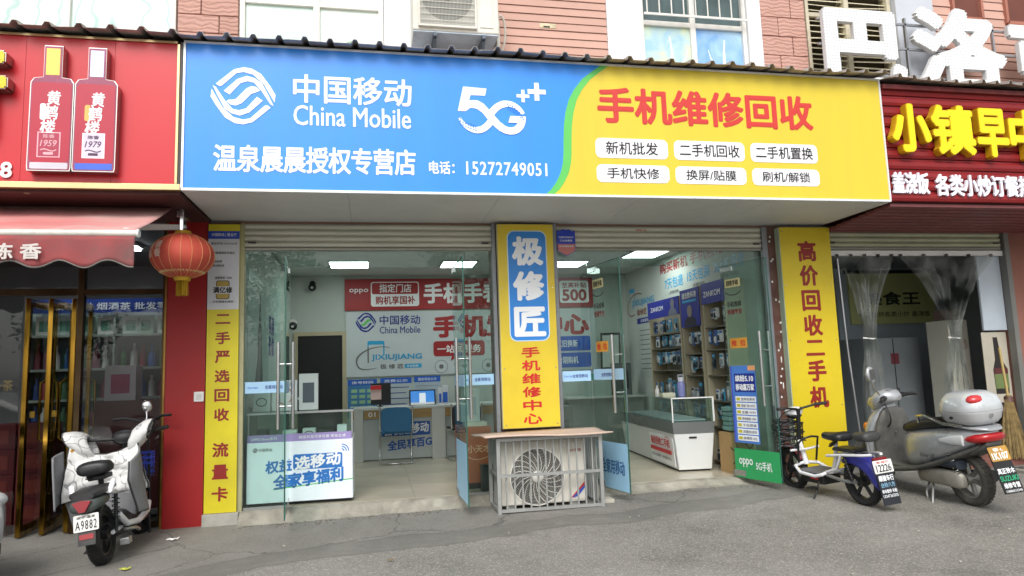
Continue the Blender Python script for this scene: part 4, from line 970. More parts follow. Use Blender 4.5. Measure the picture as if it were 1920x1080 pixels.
MB().box(-1.175, -.195, .112, .12, .842, .862).build('glass_trim', ALU, t)
# gadgets in and on the case
def carton(name, x0, x1, y0, y1, z0, z1, col, label, cat, mark=None, group=None, txt=None):
    o = thing(name, label, cat, ((x0+x1)/2, (y0+y1)/2, z0), group)
    MB().box(x0, x1, y0, y1, z0, z1).build('carton', mat('carton '+col, col, .5, var=.04), o, bev=.003); p_ = front(y0)
    if mark == 'ring': stroke(o, p_, [((x0+x1)/2+.3*(x1-x0)*math.cos(2*math.pi*i/20), (z0+z1)/2+.28*(z1-z0)*math.sin(2*math.pi*i/20)) for i in range(20)], .009, mat('ring red', 'a8584c', .5), 'ring_print', .003, True)
    elif mark == 'oval': stroke(o, p_, [((x0+x1)/2+.3*(x1-x0)*math.cos(2*math.pi*i/20), (z0+z1)/2+.2*(z1-z0)*math.sin(2*math.pi*i/20)) for i in range(20)], .01, GREYP, 'oval_print', .003, True)
    elif mark: panel(o, p_, x0+.2*(x1-x0), z0+.2*(z1-z0), x1-.2*(x1-x0), z1-.25*(z1-z0), mat('mark '+mark, mark, .5), 'print_block', .003)
    if txt: text(o, txt, p_, x0+.15*(x1-x0), z1-.18*(z1-z0), x1-.15*(x1-x0), z1-.08*(z1-z0), GREYP, .006, .003)
    return o
carton('gadget_box', -.99, -.75, .40, .46, .86, 1.16, 'cfd3d4', 'white box with red ring print standing on the display case', 'box', 'ring', txt='AI SPEAKER')
carton('gadget_box', -.735, -.55, .42, .5, .86, 1.22, 'c5cbcb', 'white watch box standing tallest on the display case', 'box', '4b5560')
carton('gadget_box', -1.16, -1.0, .35, .4, .86, 1.05, 'bfc6c6', 'grey box with an oval print standing on the display case behind the fixed glass', 'box', 'oval')
for i, (x, w_, h, c, lb) in enumerate(((-1.05, .1, .1, '2c2f33', 'small black gadget inside the display case at its left end'), (-.80, .13, .08, 'd8dadb', 'white gadget tray left of the headset in the case'), (-.62, .12, .09, 'e4e5e5', 'white stand with black oval band inside the display case'), (-.47, .14, .06, '24262a', 'flat black gadget inside the display case'), (-.31, .09, .11, 'dfe3e6', 'white carton at the right end inside the display case'))):
    carton('shown_gadget', x-w_/2, x+w_/2, .22, .34, .601, .601+h, c, lb, 'gadget', 'oval' if i == 2 else None)
# left wall poster with slim dark shape
t = thing('wall_poster', 'pale tall poster with a slim dark tower shape on the left wall', 'poster', (LX, 1.3, .95)); lp = Plane((LX, 0, 0), (0, 1, 0))
panel(t, lp, .35, 1.0, 2.7, 2.3, mat('poster mint', 'b8cdca', .5, var=.05), 'sheet', .006, th=.005)
panel(t, lp, 0, 0, 0, 0, mat('tower shade', '5c666a', .5), 'tower_shape', .008, poly=[(.75, 1.05), (1.35, 1.05), (1.25, 1.4), (1.12, 2.1), (1.08, 2.1), (.95, 1.4)])
text(t, '高清\n影像', lp, 1.75, 1.45, 2.2, 1.95, NAVYP, .02, .008)
MB().box(LX+.002, LX+.25, .5, 3.0, .9, .925).build('wall_ledge', CW, SHOP)
# orange cabinet behind the fixed glass
t = thing('orange_cabinet', 'burnt orange cabinet with white lettering behind the fixed glass', 'cabinet', (1.02, .5, 0))
MB().box(.86, 1.18, .3, .75, .06, .62).build('body', mat('burnt orange', 'a55533', .5, var=.05), t, bev=.004); MB().box(.88, 1.17, .32, .75, 0, .06).build('kick_base', BLACKPL, t)
op = front(.3); text(t, '小天才', op, .93, .36, 1.165, .44, mat('pale orange print', 'd9a58c', .5), .02, .003); stroke(t, op, bez((.93, .33), (.98, .28), (1.08, .28), (1.16, .33), 10), .008, MATS['pale orange print'], 'smile_line', .003)
carton('paper_tray', .92, 1.15, .36, .6, .621, .66, 'c9cbbd', 'stack of pale papers lying on the orange cabinet', 'papers')
carton('gadget_box', .9, 1.1, .5, .66, .661, 1.0, 'b9c0c0', 'grey poster box behind the fixed glass above the orange cabinet', 'box', '9aa4ac')
carton('power_supply', 1.04, 1.17, .06, .2, 0.0, .26, '3a3c3e', 'black box with pale lid on the floor before the orange cabinet', 'box')
# goods seen behind the fixed glass right of centre sign
carton('gadget_box', 1.95, 2.2, 1.6, 2.0, .0, .85, '8d8a78', 'tall brown carton behind the fixed glass right of the centre sign', 'box', 'a29c84')
carton('gadget_box', 2.25, 2.55, 2.0, 2.4, .0, .7, '7d8684', 'grey green carton standing behind the left leaf of the right doors', 'box', '5d6a68')

# ------------------------------------------------------------------ right wall: lettering, racks, goods
rw = Plane((RX, 0, 0), (0, -1, 0))           # a = -y
t = thing('wall_lettering', 'blue and brown logo and service lettering on the white right wall', 'lettering', (RX, 2, 2.3))
panel(t, rw, -4.05, 2.22, -3.82, 2.46, CYANP, 'phone_mark', .003, r=.03); panel(t, rw, -4.03, 2.12, -3.84, 2.39, IW, 'phone_screen', .0045)
stroke(t, rw, bez((-3.5, 2.33), (-3.9, 2.42), (-4.2, 2.25), (-4.12, 2.06), 14)+bez((-4.12, 2.06), (-4.05, 2.0), (-3.95, 2.0), (-3.85, 2.03), 6)[1:], .018, mat('swoosh brown', '8a5346', .5), 'swoosh', .006)
text(t, 'JIXIUJIANG', rw, -3.95, 2.13, -3.02, 2.26, CYANP, .024, .006); text(t, '极修匠', rw, -3.75, 2.0, -3.35, 2.1, MATS['swoosh brown'], .026, .003); panel(t, rw, -3.28, 2.01, -3.0, 2.08, mat('teal tag', '2d8f96', .5), 'tag_block', .003)
for a0, a1, s, z in ((-2.6, -1.98, '7天包退', 2.36), (-1.85, -1.2, '15天包换', 2.37), (-1.08, -.35, '365天保修', 2.38)):
    text(t, s, rw, a0, z-.08, a1, z+.08, CYANP, .016, .003); text(t, '(质量问题)', rw, a0+.15, z-.17, a1-.15, z-.115, GREYP, .006, .003)
text(t, '购买新机 手机包修', rw, -2.75, 2.52, -.8, 2.68, RBD, .026, .003)
RACKM = mat('rack beige', 'bdb298', .55, var=.06); NAVYH = mat('rack header navy', '1d2f9a', .45, var=.05)
PK = [('b9bdc0', 'grey'), ('d9dcde', 'white'), ('d9dcde', 'white'), ('b9bdc0', 'grey'), ('3b62a8', 'blue'), ('2d3a44', 'dark'), ('4aa0c8', 'sky blue'), ('8d97a0', 'steel grey')]
for c, nm in PK: mat('pack '+nm, c, .4, var=.08)
def rack(y0, y1, hz0, hz1, label, rows, where, hdr):
    t = thing('wall_rack', label, 'rack', (RX-.1, (y0+y1)/2, 0)); xf = 3.95
    for y in (y0, y1-.02): MB().box(xf, RX-.003, y, y+.02, 0, hz1).build('side_board', RACKM, t)
    MB().box(RX-.02, RX-.003, y0+.02, y1-.02, 0, hz1).build('back_board', mat('rack back', '9a9484', .6), t)
    MB().box(xf-.012, xf, y0, y1, hz0, hz1).build('header_board', NAVYH, t)
    hp = Plane((xf-.012, 0, 0), (0, -1, 0)); hdr(t, hp)
    zs_ = [.05]+rows+[hz0-.01]
    for z in [.05]+rows: MB().box(xf+.005, RX-.021, y0+.021, y1-.021, z-.014, z).build('shelf', mat('rack shelf', '6b6658', .55), t)
    for k, z in enumerate([.05]+rows):
        room = zs_[k+1]-z-.02; y = y0+.04; hang = (k % 2 == 1 or k > 3)
        while y < y1-.08:
            w_ = random.choice((.075, .075, .09, .11)); c, nm = random.choice(PK)
            if y+w_ > y1-.025: break
            h = min(room*.86, w_*random.uniform(1.5, 2.1)); z0 = z+(room-h)*.75 if hang else z+.001
            xo = xf+.02+random.uniform(0, .05)
            o = MB().box(xo, xo+.012, y, y+w_-.012, z0, z0+h).build('accessory_pack', MATS['pack '+nm], None)
            tag(o, '%s accessory pack, shelf row %s of the %s' % (nm, ('one', 'two', 'three', 'four', 'five', 'six')[k], where), 'package', 'accessory packs on the wall racks')
            bm_ = MB().loftz([(z0+h*.12, xo-.004, y+w_*.44, .008, w_*.16), (z0+h*.3, xo-.010, y+w_*.44, .012, w_*.2), (z0+h*.5, xo-.009, y+w_*.44, .011, w_*.18), (z0+h*.58, xo-.004, y+w_*.44, .006, w_*.12)], 10, 3).build('blister', MATS['pack '+random.choice(('dark', 'white', 'steel grey'))], o, 60)
            MB().box(xo-.0015, xo-.0002, y+.004, y+w_-.016, z0+h*.74, z0+h*.92).build('card_print', MATS['pack '+random.choice(('blue', 'dark', 'sky blue', 'white'))], o)
            y += w_+.004
    return t
def hdr1(t, hp):
    text(t, 'ZANKOM', hp, -2.55, 1.945, -2.12, 2.01, PRINTW, .024, .003)
    panel(t, hp, 0, 0, 0, 0, mat('portrait tone', '6f7486', .5), 'portrait_shape', .003, poly=[(-1.95, 1.85), (-1.66, 1.85), (-1.7, 1.92), (-1.76, 1.95), (-1.74, 2.02), (-1.78, 2.07), (-1.83, 2.07), (-1.87, 2.02), (-1.85, 1.95), (-1.92, 1.92)])
def hdr2(t, hp):
    text(t, '潮流数码港', hp, -1.5, 2.02, -1.09, 2.10, PRINTW, .02, .003); panel(t, hp, -1.49, 1.97, -1.1, 2.0, CYANP, 'header_bar', .003)
    panel(t, hp, 0, 0, 0, 0, mat('portrait dark', '1a1d2b', .5), 'portrait_shape', .003, poly=[(-1.47, 1.67), (-1.12, 1.67), (-1.16, 1.76), (-1.25, 1.79), (-1.34, 1.79), (-1.43, 1.76)])
    panel(t, hp, -1.36, 1.78, -1.23, 1.93, mat('portrait face', '8c7f7c', .5), 'portrait_shape', .0045, r=.06)
def hdr3(t, hp): text(t, 'ZANKOM', hp, -.9, 1.98, -.48, 2.05, PRINTW, .024, .003)
rack(1.62, 2.67, 1.85, 2.09, 'beige rack of accessory packs under navy header beside wall logo', [.45, .8, 1.12, 1.42, 1.62], 'rack beside the wall logo', hdr1)
rack(1.03, 1.56, 1.66, 2.14, 'narrow beige shelf unit under the navy portrait poster', [.45, .75, 1.05, 1.32], 'narrow portrait poster shelf', hdr2)
rack(.40, .96, 1.9, 2.15, 'beige rack under the navy header nearest the street', [.45, .75, 1.05, 1.35, 1.62], 'rack nearest the street', hdr3)
# framed sheets and desk at the far right
t = thing('notice_frame', 'navy headed notice sheet on the right wall beside the racks', 'notice', (RX, 3.1, 1.3)); panel(t, rw, -3.75, 1.0, -2.95, 1.95, mat('notice sheet', 'b6c0bc', .5), 'sheet', .006, th=.005); panel(t, rw, -3.75, 1.86, -2.95, 1.95, NAVYP, 'header', .0075); text(t, '店铺管理制度', rw, -3.6, 1.88, -3.1, 1.93, PRINTW, .01, .009)
for i in range(9): stroke(t, rw, [(-3.66, 1.75-i*.075), (-3.05-.1*(i % 3), 1.75-i*.075)], .014, GREYP, 'text_rule', .0075)
t = thing('picture_frame', 'black framed white sheet leaning by the back corner', 'picture frame', (3.75, 4.0, 1.1)); MB().obox((3.80, 4.0, 1.45), (.16, -.03, 0), (.004, .012, 0), (.01, .0, .3)).build('frame', BLACKPL, t); MB().obox((3.798, 3.982, 1.45), (.13, -.025, 0), (.002, .004, 0), (.009, 0, .26)).build('sheet', mat('sheet grey', 'c3c8c6', .5), t)
t = thing('back_desk', 'cluttered grey desk in the far right corner', 'desk', (3.6, 3.8, 0)); MB().box(2.9, 4.15, 3.45, 4.15, .72, .75).build('top', CW, t); MB().box(2.92, 4.13, 3.5, 3.53, 0, .72).build('front_board', mat('desk grey', '8d9492', .5), t)
carton('stacked_box', 3.25, 3.6, 3.5, 3.8, .751, 1.0, '9fb0aa', 'pale green box lowest of the two on the back desk', 'box'); carton('stacked_box', 3.28, 3.58, 3.52, 3.8, 1.001, 1.1, '2f8a6c', 'green lidded box on top of the pale box on the back desk', 'box'); carton('stacked_box', 3.7, 3.95, 3.5, 3.75, .751, 1.25, '54605e', 'dark boxed device standing on the back desk', 'box', '2c3336')
# glass phone counter at the right
ph = thing('phone_counter', 'white phone counter with tinted band and glass top inside the right doors', 'display case', (3.5, .45, 0), None, R(-5.5))
# local frame: x right, y into the shop; near left corner bottom at (-.2, 0)
def tap(z0, z1, g0, g1, x0=-.24, x1=.22, L0=2.3):
    return [[(x0+g0, g0, z0), (x1-g0*.5, g0, z0), (x1-g0*.5, L0, z0), (x0+g0, L0, z0)], [(x0+g1, g1, z1), (x1-g1*.5, g1, z1), (x1-g1*.5, L0, z1), (x0+g1, L0, z1)]]
MB().rings(tap(.02, .42, .055, .0)).build('cabinet', CASEW, ph, bev=.006)
MB().box(-.17, .18, .08, 2.25, .0, .02).build('kick_base', BLACKPL, ph)
MB().rings(tap(.421, .545, -.004, -.012)).build('tinted_band', mat('band grey', '6c7070', .25, var=.06), ph)
MB().box(-.07, .02, -.004, .02, .365, .385).build('slot_handle', BLACKPL, ph, bev=.006)
for q in ((-.245, -.239, .0, 2.28), (.222, .228, .0, 2.28), (-.239, .222, -.006, .0)): MB().box(q[0], q[1], q[2], q[3], .546, .80).build('glass_side', GLASS, ph)
MB().box(-.25, .232, -.01, 2.29, .80, .812).build('glass_top', GLASS, ph)
for q in ((.218, .236, -.012, .004, .546, .815), (-.25, .236, -.014, -.008, .805, .818), (-.252, -.24, -.012, .0, .546, .815)): MB().box(*q).build('corner_trim', WHITE, ph)
sp_ = Plane((-.215, .3, .06), (0, -1, 0), (-.11, 0, 1))
MB().obox((-.222, .52, .21), (0, .44, 0), (.003, 0, 0), (-.012, 0, .16)).build('side_poster', PRINTW, ph)
sp_ = Plane((-.2265, .0, .06), (0, -1, 0), (-.075, 0, 1))
text(ph, '高价回收二手机', sp_, -.86, .19, -.16, .29, REDP, .03, .006); panel(ph, sp_, -.90, .12, -.12, .165, REDP, 'poster_strip', .006); text(ph, '手机以旧换新一站式服务中心', sp_, -.88, .05, -.14, .085, BLACKP, .008, .006)
text(ph, 'oppo', sp_, -.3, .295, -.14, .318, REDP, .012, .006)
for i in range(7):
    o = MB().box(-.2, .18, .12+i*.28, .34+i*.28, .552, .566).build('shown_phone_tray', mat('tray silver', 'b9c1c8', .3, var=.1), None)
    for_m = Matrix.Translation(ph.location) @ Matrix.Rotation(R(-5.5), 4, 'Z'); o.matrix_world = for_m
    tag(o, 'silver phone tray inside the glass phone counter, %s to the street' % ORD[i], 'tray', 'trays inside the glass phone counter')
# purple flask, white bottle, small carton on the counter
MW = Matrix.Translation(ph.location) @ Matrix.Rotation(R(-5.5), 4, 'Z')
def onph(o): o.matrix_world = MW; return o
o = thing('water_flask', 'translucent purple water flask standing on the glass counter', 'flask', tuple(MW @ Vector((.02, .42, .813)))); LOCAL.add(o.name); o.rotation_euler = (0, 0, R(-5.5))
MB().lathe([(.042, 0), (.046, .01), (.046, .13), (.04, .16), (.03, .175)], (0, 0, 0), n=20).build('body', mat('purple flask', '8a8fc8', .25, var=.05), o, 50); MB().lathe([(.033, .175), (.033, .21), (.02, .225), (.012, .228)], (0, 0, 0), n=20).build('cap', mat('flask cap', 'd5d7e2', .4), o, 50); MB().tube([(-.03, 0, .2), (-.03, 0, .25), (.03, 0, .25), (.03, 0, .2)], .006, 6).build('carry_loop', MATS['flask cap'], o, 60)
o = thing('counter_tray', 'small cream carton lying on the glass counter', 'box', tuple(MW @ Vector((-.13, .5, .813)))); LOCAL.add(o.name); MB().box(-.08, .08, -.06, .06, 0, .045).build('carton', mat('cream carton', 'd3d2ba', .5), o, bev=.003)
o = thing('spray_bottle', 'small white bottle with pointed cap on the glass counter', 'bottle', tuple(MW @ Vector((-.17, .75, .813)))); LOCAL.add(o.name); MB().lathe([(.025, 0), (.027, .01), (.027, .08), (.012, .095), (.01, .12), (.002, .13)], (0, 0, 0), n=14).build('body', WHITE, o, 50)
# carton with line face, green trays
t = thing('paper_bag_box', 'brown cardboard box with black line drawing beside the phone counter', 'cardboard box', (3.93, .3, 0)); MB().box(3.77, 4.06, .19, .42, 0, .43).build('carton', mat('cardboard', 'a88a5c', .8, var=.08), t); kp = front(.19)
stroke(t, kp, bez((3.78, .28), (3.82, .2), (4.0, .2), (4.05, .3), 10), .012, BLACKP, 'line_mark'); stroke(t, kp, [(3.84, .33), (3.86, .26)], .012, BLACKP, 'line_mark'); stroke(t, kp, [(4.0, .34), (3.96, .30), (4.0, .26)], .012, BLACKP, 'line_mark'); stroke(t, kp, bez((3.8, .1), (3.86, .16), (3.95, .12), (4.0, .05), 10), .012, BLACKP, 'line_mark')
for i in range(5):
    tag(MB().box(3.80+.01*(i % 2), 3.98+.01*(i % 2), .21, .38, .45+i*.052, .495+i*.052).build('plastic_tray', mat('sea tray', '6f9a94', .5, var=.08), None, bev=.004), 'sea green plastic tray stacked on the cardboard box, %s' % ('lowest', 'second from below', 'middle', 'second from top', 'topmost')[i], 'tray', 'stacked sea green trays')
# ================================================================== left liquor shop
LS_ = thing('red_shop_signboard', 'red signboard with two bottle light boxes and yellow letter', 'signboard', (-2.8, -1.1, 2.7))
LRED = mat('sign red panel', 'c81f2a', .32, var=.05, scale=.8, dirt=.08, dirtcol='8a1a20', dscale=.8)
MB().box(-4.3, -1.535, -1.08, .01, 2.73, 3.92).build('sign_box', mat('dark red box', '4a1c1e', .7), LS_)
for a, c in ((-4.3, -3.49), (-3.49, -2.635), (-2.635, -2.0), (-2.0, -1.535)):
    MB().box(a+.0012, c-.0012, -1.105, -1.081, 2.735, 3.905).build('face_panel', LRED, LS_)
MB().box(-4.3, -1.49, -1.125, -1.07, 2.685, 2.733).build('brass_trim', mat('pale brass', 'c4b184', .3, .8, var=.12), LS_, bev=.003)
MB().box(-1.534, -1.512, -1.125, -1.07, 2.733, 3.90).build('brass_trim', MATS['pale brass'], LS_, bev=.003)
MB().box(-1.510, -1.492, -1.12, -1.0, 2.70, 3.92).build('edge_post', mat('edge dark', '3a3634', .5), LS_)
MB().box(-4.3, -1.535, -1.12, -1.08, 3.906, 3.925).build('brass_trim', MATS['pale brass'], LS_)
MB().box(-4.3, -1.5, -1.07, .0, 2.66, 2.684).build('soffit_panel', mat('dark soffit', '4d2a28', .7, var=.1), LS_)
MB().box(-2.62, -2.585, -1.068, -1.04, 2.655, 2.683).build('soffit_clip', mat('clip', '8d7a60', .6), LS_)
YLET = mat('letter yellow', 'f0cc18', .35, var=.02); CHR2 = mat('letter side', 'a9a098', .25, .8, var=.15)
lpl = front(-1.105)
text(LS_, '行', lpl, -3.47, 3.05, -2.70, 3.78, CHR2, .035, .005, .10, 'letter_side'); text(LS_, '行', lpl, -3.46, 3.06, -2.71, 3.77, YLET, .028, .108, .004, 'letter_face')
text(LS_, '8', lpl, -2.765, 2.76, -2.685, 2.885, PRINTW, .03, .004, .012)
# bottle light boxes
def bottle_box(cx, capc, lab, base, year):
    t = thing('bottle_light_box', 'red bottle shaped light box with %s cap and a %s label' % (('gold', 'pale pink') if year == '1959' else ('silver blue', 'white')), 'light box', (cx, -1.12, 2.81), 'bottle light boxes on the red sign')
    o_ = [(-.15, 2.80), (.145, 2.80), (.150, 2.83), (.152, 3.50), (.13, 3.535), (.065, 3.545), (.065, 3.80), (-.065, 3.80), (-.065, 3.545), (-.13, 3.535), (-.152, 3.50), (-.154, 2.83)]
    P_ = lambda pts, s=1.0: [(cx+a*s, 3.3+(c-3.3)*s) for a, c in pts]
    panel(t, lpl, 0, 0, 0, 0, mat('box chrome side', 'b8b4b0', .18, .9, var=.1), 'case', .085, th=.08, poly=P_(o_))
    panel(t, lpl, 0, 0, 0, 0, mat('bottle clear', '94405e', .25), 'glass_print', .088, poly=P_([(a*.95, 3.3+(c-3.3)*.985) for a, c in o_]))
    panel(t, lpl, cx-.137, 2.865, cx+.137, 3.50, mat('bottle red', 'b01c38', .3, var=.05), 'body_print', .0895, r=.035)
    panel(t, lpl, cx-.048, 3.56, cx+.048, 3.775, capc, 'cap_print', .0895)
    panel(t, lpl, cx-.13, 2.815, cx+.13, 2.865, base, 'base_print', .0895, r=.01)
    for i, ch in enumerate('黄鹤楼'):
        z = 3.375-i*.115; text(t, ch, lpl, cx-.03-.02*i, z-.058, cx+.065-.015*i, z+.058, PRINTW, .02, .0915, shear=.06)
    panel(t, lpl, cx-.075, 3.2, cx-.035, 3.33, mat('seal gold', 'd8b25a', .4) if year != '1959' else PRINTW, 'seal_print', .0905, r=.015)
    panel(t, lpl, cx-.085, 2.905, cx+.075, 3.105, lab, 'label_print', .0905); panel(t, lpl, cx-.076, 2.914, cx+.066, 3.096, mat('label ground '+year, 'a8304a' if year == '1959' else 'd8c9e0', .4), 'label_ground', .092)
    ink = lab if year == '1959' else mat('plum ink', '4a2c48', .5)
    text(t, '陈香', lpl, cx-.045, 3.055, cx+.035, 3.085, ink, .02, .0935); text(t, year, lpl, cx-.06, 2.99, cx+.05, 3.04, ink, .012, .0935, shear=.2)
    stroke(t, lpl, bez((cx-.06, 2.96), (cx-.02, 2.99), (cx+.01, 2.93), (cx+.05, 2.965), 10), .008, ink, 'flourish', .0935); panel(t, lpl, cx-.04, 2.925, cx+.03, 2.945, ink, 'label_bar', .0935, r=.008)
bottle_box(-2.405, mat('cap gold', 'd0a552', .3, .4, var=.12), mat('label pink', 'e2aab4', .4), mat('base silver', 'c6c2cc', .3), '1959')
bottle_box(-2.095, mat('cap silver blue', 'b9c4e6', .3, .2, var=.12), mat('label white', 'e9e2ec', .4), mat('base blue', '3b62d0', .3), '1979')
# awning
t = thing('awning', 'faded red retractable awning with scalloped valance over the liquor shop', 'awning', (-2.9, -1, 2.1))
AWN = mat('faded awning cloth', 'd07c7a', .85, var=.12, scale=1.2, dirt=.85, dirtcol='c4b6ae', dscale=1.0, stretch=(.7, 2.0, 1), dlo=.36)
b = MB(); b.grid(lambda u, v: (-4.3+2.62*u, -1.5+1.03*v, 2.28+.45*v-.02*math.sin(math.pi*v)+.006*math.sin(u*40)*(1-v)), 60, 10); b.build('cloth', AWN, t, 180, solid=.003)
MB().cyl((-4.3, -1.515, 2.255), (-1.665, -1.515, 2.255), .026, n=16).build('front_bar', mat('bar white', 'd9d6cc', .45, dirt=.3, dscale=5), t, 40)
MB().cyl((-1.668, -1.515, 2.255), (-1.655, -1.515, 2.255), .031, n=16).build('bar_cap', WHITE, t, 40)
b = MB(); b.grid(lambda u, v: (-4.3+2.62*u, -1.53-.012*math.sin(u*70)*v, 2.235-(.205+.026*math.sin(u*52))*v), 160, 6)
val = b.build('valance', mat('valance cloth', 'a3484a', .9, var=.12, scale=2, dirt=.9, dirtcol='5c5552', dscale=1.6, dlo=.36), t, 180, solid=.003)
b = MB(); b.tube([(-4.3+2.62*i/120, -1.535-.012*math.sin(i/120*70), 2.235-(.205+.026*math.sin(i/120*52))) for i in range(121)], .006, 5); b.build('valance_binding', mat('binding grey', '6d6a66', .8), t, 60)
text(t, '陈 香', Plane((0, -1.555, 0)), -2.58, 2.06, -2.27, 2.175, mat('cloth letter', 'd3cdc8', .8), .03, .003)
MB().cyl((-4.3, -.45, 2.735), (-1.62, -.45, 2.735), .04, n=14).build('roller', WHITE, t, 40)
MB().box(-1.66, -1.60, -.55, -.36, 2.60, 2.66).build('end_bracket', STEEL, t, bev=.006); MB().box(-1.62, -1.585, -.62, -.52, 2.46, 2.66).build('end_bracket', CHROME, t, bev=.008)
MB().ball((-1.60, -.58, 2.50), .035, n=12, m=8).build('arm_joint', CHROME, t, 180)
MB().obox((-1.80, -.76, 2.46), (.18, .17, .035), (.015, -.016, 0), (0, -.004, .022)).build('folding_arm', mat('arm white', 'cfcfcb', .4), t); MB().obox((-1.86, -1.2, 2.29), (-.1, .27, .0), (.016, .006, 0), (0, 0, .018)).build('folding_arm', MATS['arm white'], t)
# lantern
t = thing('red_lantern', 'round red paper lantern with gold tassel hanging at the awning end', 'lantern', (-1.59, -.6, 2.03)); LC = Vector((-1.59, -.6, 2.245))
LANT = mat('lantern cloth', 'c4503f', .7, var=.08, scale=6)
RXY, RZ_ = .255, .195
b = MB(); NR = 18; rings = []
for j in range(15):
    a = R(-72+144*j/14); rings.append([(LC.x+RXY*math.cos(a)*(1-.012*abs(math.sin(NR*th/2)))*math.cos(th), LC.y+RXY*math.cos(a)*(1-.012*abs(math.sin(NR*th/2)))*math.sin(th), LC.z+RZ_*math.sin(a)) for th in [2*math.pi*k/72 for k in range(72)]])
b.rings(rings, False); b.build('globe', LANT, t, 180)
for i in range(NR):
    th = 2*math.pi*i/NR
    MB().tube([(LC.x+(RXY+.001)*math.cos(R(-72+144*j/14))*math.cos(th), LC.y+(RXY+.001)*math.cos(R(-72+144*j/14))*math.sin(th), LC.z+RZ_*math.sin(R(-72+144*j/14))) for j in range(15)], .0022, 5).build('rib', mat('rib gold', 'd9a06a', .5), t, 60)
GOLD = mat('tassel gold', 'c8a02c', .5, .3, var=.2)
for s in (1, -1):
    zc = LC.z+s*RZ_*.952; MB().cyl((LC.x, LC.y, zc-.004*s), (LC.x, LC.y, zc+.03*s), .072, .062, n=24).build('end_cap', GOLD, t, 40)
for k in range(36):
    th = 2*math.pi*k/36; r1 = RXY*math.cos(R(-46))*1.012; r2 = RXY*math.cos(R(-60))*1.012
    MB().tube([(LC.x+r1*math.cos(th-.06), LC.y+r1*math.sin(th-.06), LC.z+RZ_*math.sin(R(-46))), (LC.x+r2*math.cos(th), LC.y+r2*math.sin(th), LC.z+RZ_*math.sin(R(-57))), (LC.x+r1*math.cos(th+.06), LC.y+r1*math.sin(th+.06), LC.z+RZ_*math.sin(R(-46)))], .004, 4).build('gold_scallop', mat('scallop pale gold', 'd8c28a', .5), t, 60)
b = MB()
for k in range(70):
    a = random.uniform(0, 6.28); r_ = .045*math.sqrt(random.random()); x, y = LC.x+r_*math.cos(a), LC.y+r_*math.sin(a); b.tube([(x, y, LC.z-.21), (x*1+.004*math.cos(k), y, LC.z-.28), (x+.006*math.cos(k*2), y, LC.z-.335-.01*random.random())], .0028, 3)
b.build('tassel', GOLD, t, 60)['kind'] = 'stuff'
MB().cyl((LC.x, LC.y, LC.z+.2), (LC.x, LC.y, 2.66), .004, n=6).build('cord', BLACKPL, t)
def lw(a, c, d):
    th = R(-90)+a; ph_ = c; return (LC.x+(RXY+.004)*math.cos(ph_)*math.cos(th), LC.y+(RXY+.004)*math.cos(ph_)*math.sin(th), LC.z+(RZ_+.003)*math.sin(ph_))
text(t, '楼\n香', None, -.75, -.2, -.45, .55, mat('lantern letter', 'e6c6b8', .7), .03, .0, warp=lw); text(t, '鹤\n陈', None, -1.15, -.2, -.85, .5, MATS['lantern letter'], .03, .0, warp=lw)
# red pillar between the shops
t = thing('red_pillar', 'flat glossy red pillar panel between the liquor shop and the strip sign', 'pillar', (-1.69, 0, gz(-1.7, 0)))
MB().box(-1.855, -1.515, -.048, .25, gz(-1.7, 0)-.02, 2.66).build('panel', mat('pillar red', '9c1416', .5, var=.05, scale=1, dirt=.1, dirtcol='5e1416', dscale=1.2), t)
MB().box(-1.872, -1.856, -.055, .1, gz(-1.8, 0), 2.66).build('brass_edge', mat('brass worn', '8f6e38', .35, .8, var=.25, scale=9), t)
t = thing('wall_switch', 'small white socket plate on the red pillar', 'switch', (-1.56, -.05, 1.0)); MB().box(-1.605, -1.52, -.062, -.048, .995, 1.085).build('plate', WHITE, t, bev=.004); MB().box(-1.585, -1.54, -.066, -.062, 1.015, 1.065).build('rocker', mat('switch grey', 'd4d4d0', .4), t, bev=.002)
# liquor shop room
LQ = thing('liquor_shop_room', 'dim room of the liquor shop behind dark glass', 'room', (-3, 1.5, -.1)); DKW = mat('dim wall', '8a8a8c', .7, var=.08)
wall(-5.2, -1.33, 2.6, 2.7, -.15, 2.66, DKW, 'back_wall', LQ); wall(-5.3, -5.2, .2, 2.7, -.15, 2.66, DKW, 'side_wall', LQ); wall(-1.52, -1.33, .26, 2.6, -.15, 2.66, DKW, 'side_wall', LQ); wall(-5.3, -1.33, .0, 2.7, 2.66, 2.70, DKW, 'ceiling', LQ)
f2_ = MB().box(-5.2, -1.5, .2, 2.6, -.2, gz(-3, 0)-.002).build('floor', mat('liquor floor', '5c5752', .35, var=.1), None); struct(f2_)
BRZ = mat('bronze frame', '4a3a26', .3, .8, var=.2, scale=4); GOLDF = mat('polished gold frame', 'a07c30', .10, 1.0, var=.4, scale=3, stretch=(6, 6, .5), dirt=.7, dirtcol='3a2c16', dscale=2, dlo=.45)  # gold: variation and dirt mix paint in streaky reflections and highlights
DGL = glass('dark shop glass', (.76, .78, .78), 1.45)
t = thing('liquor_shopfront', 'bronze framed dark glass front of the liquor shop', 'shopfront', (-3, .1, -.1))
for x in (-2.62, -1.90, -4.4): MB().box(x-.025, x+.025, .07, .14, gz(x, 0)-.02, 2.65).build('frame_post', BRZ, t, bev=.003)
MB().box(-4.37, -2.645, .075, .135, 2.0, 2.06).build('frame_rail', BRZ, t); MB().box(-2.595, -1.925, .075, .135, 2.0, 2.05).build('frame_rail', BRZ, t); MB().box(-2.595, -1.925, .075, .135, gz(-2.2, 0)-.01, -.06).build('frame_rail', BRZ, t)
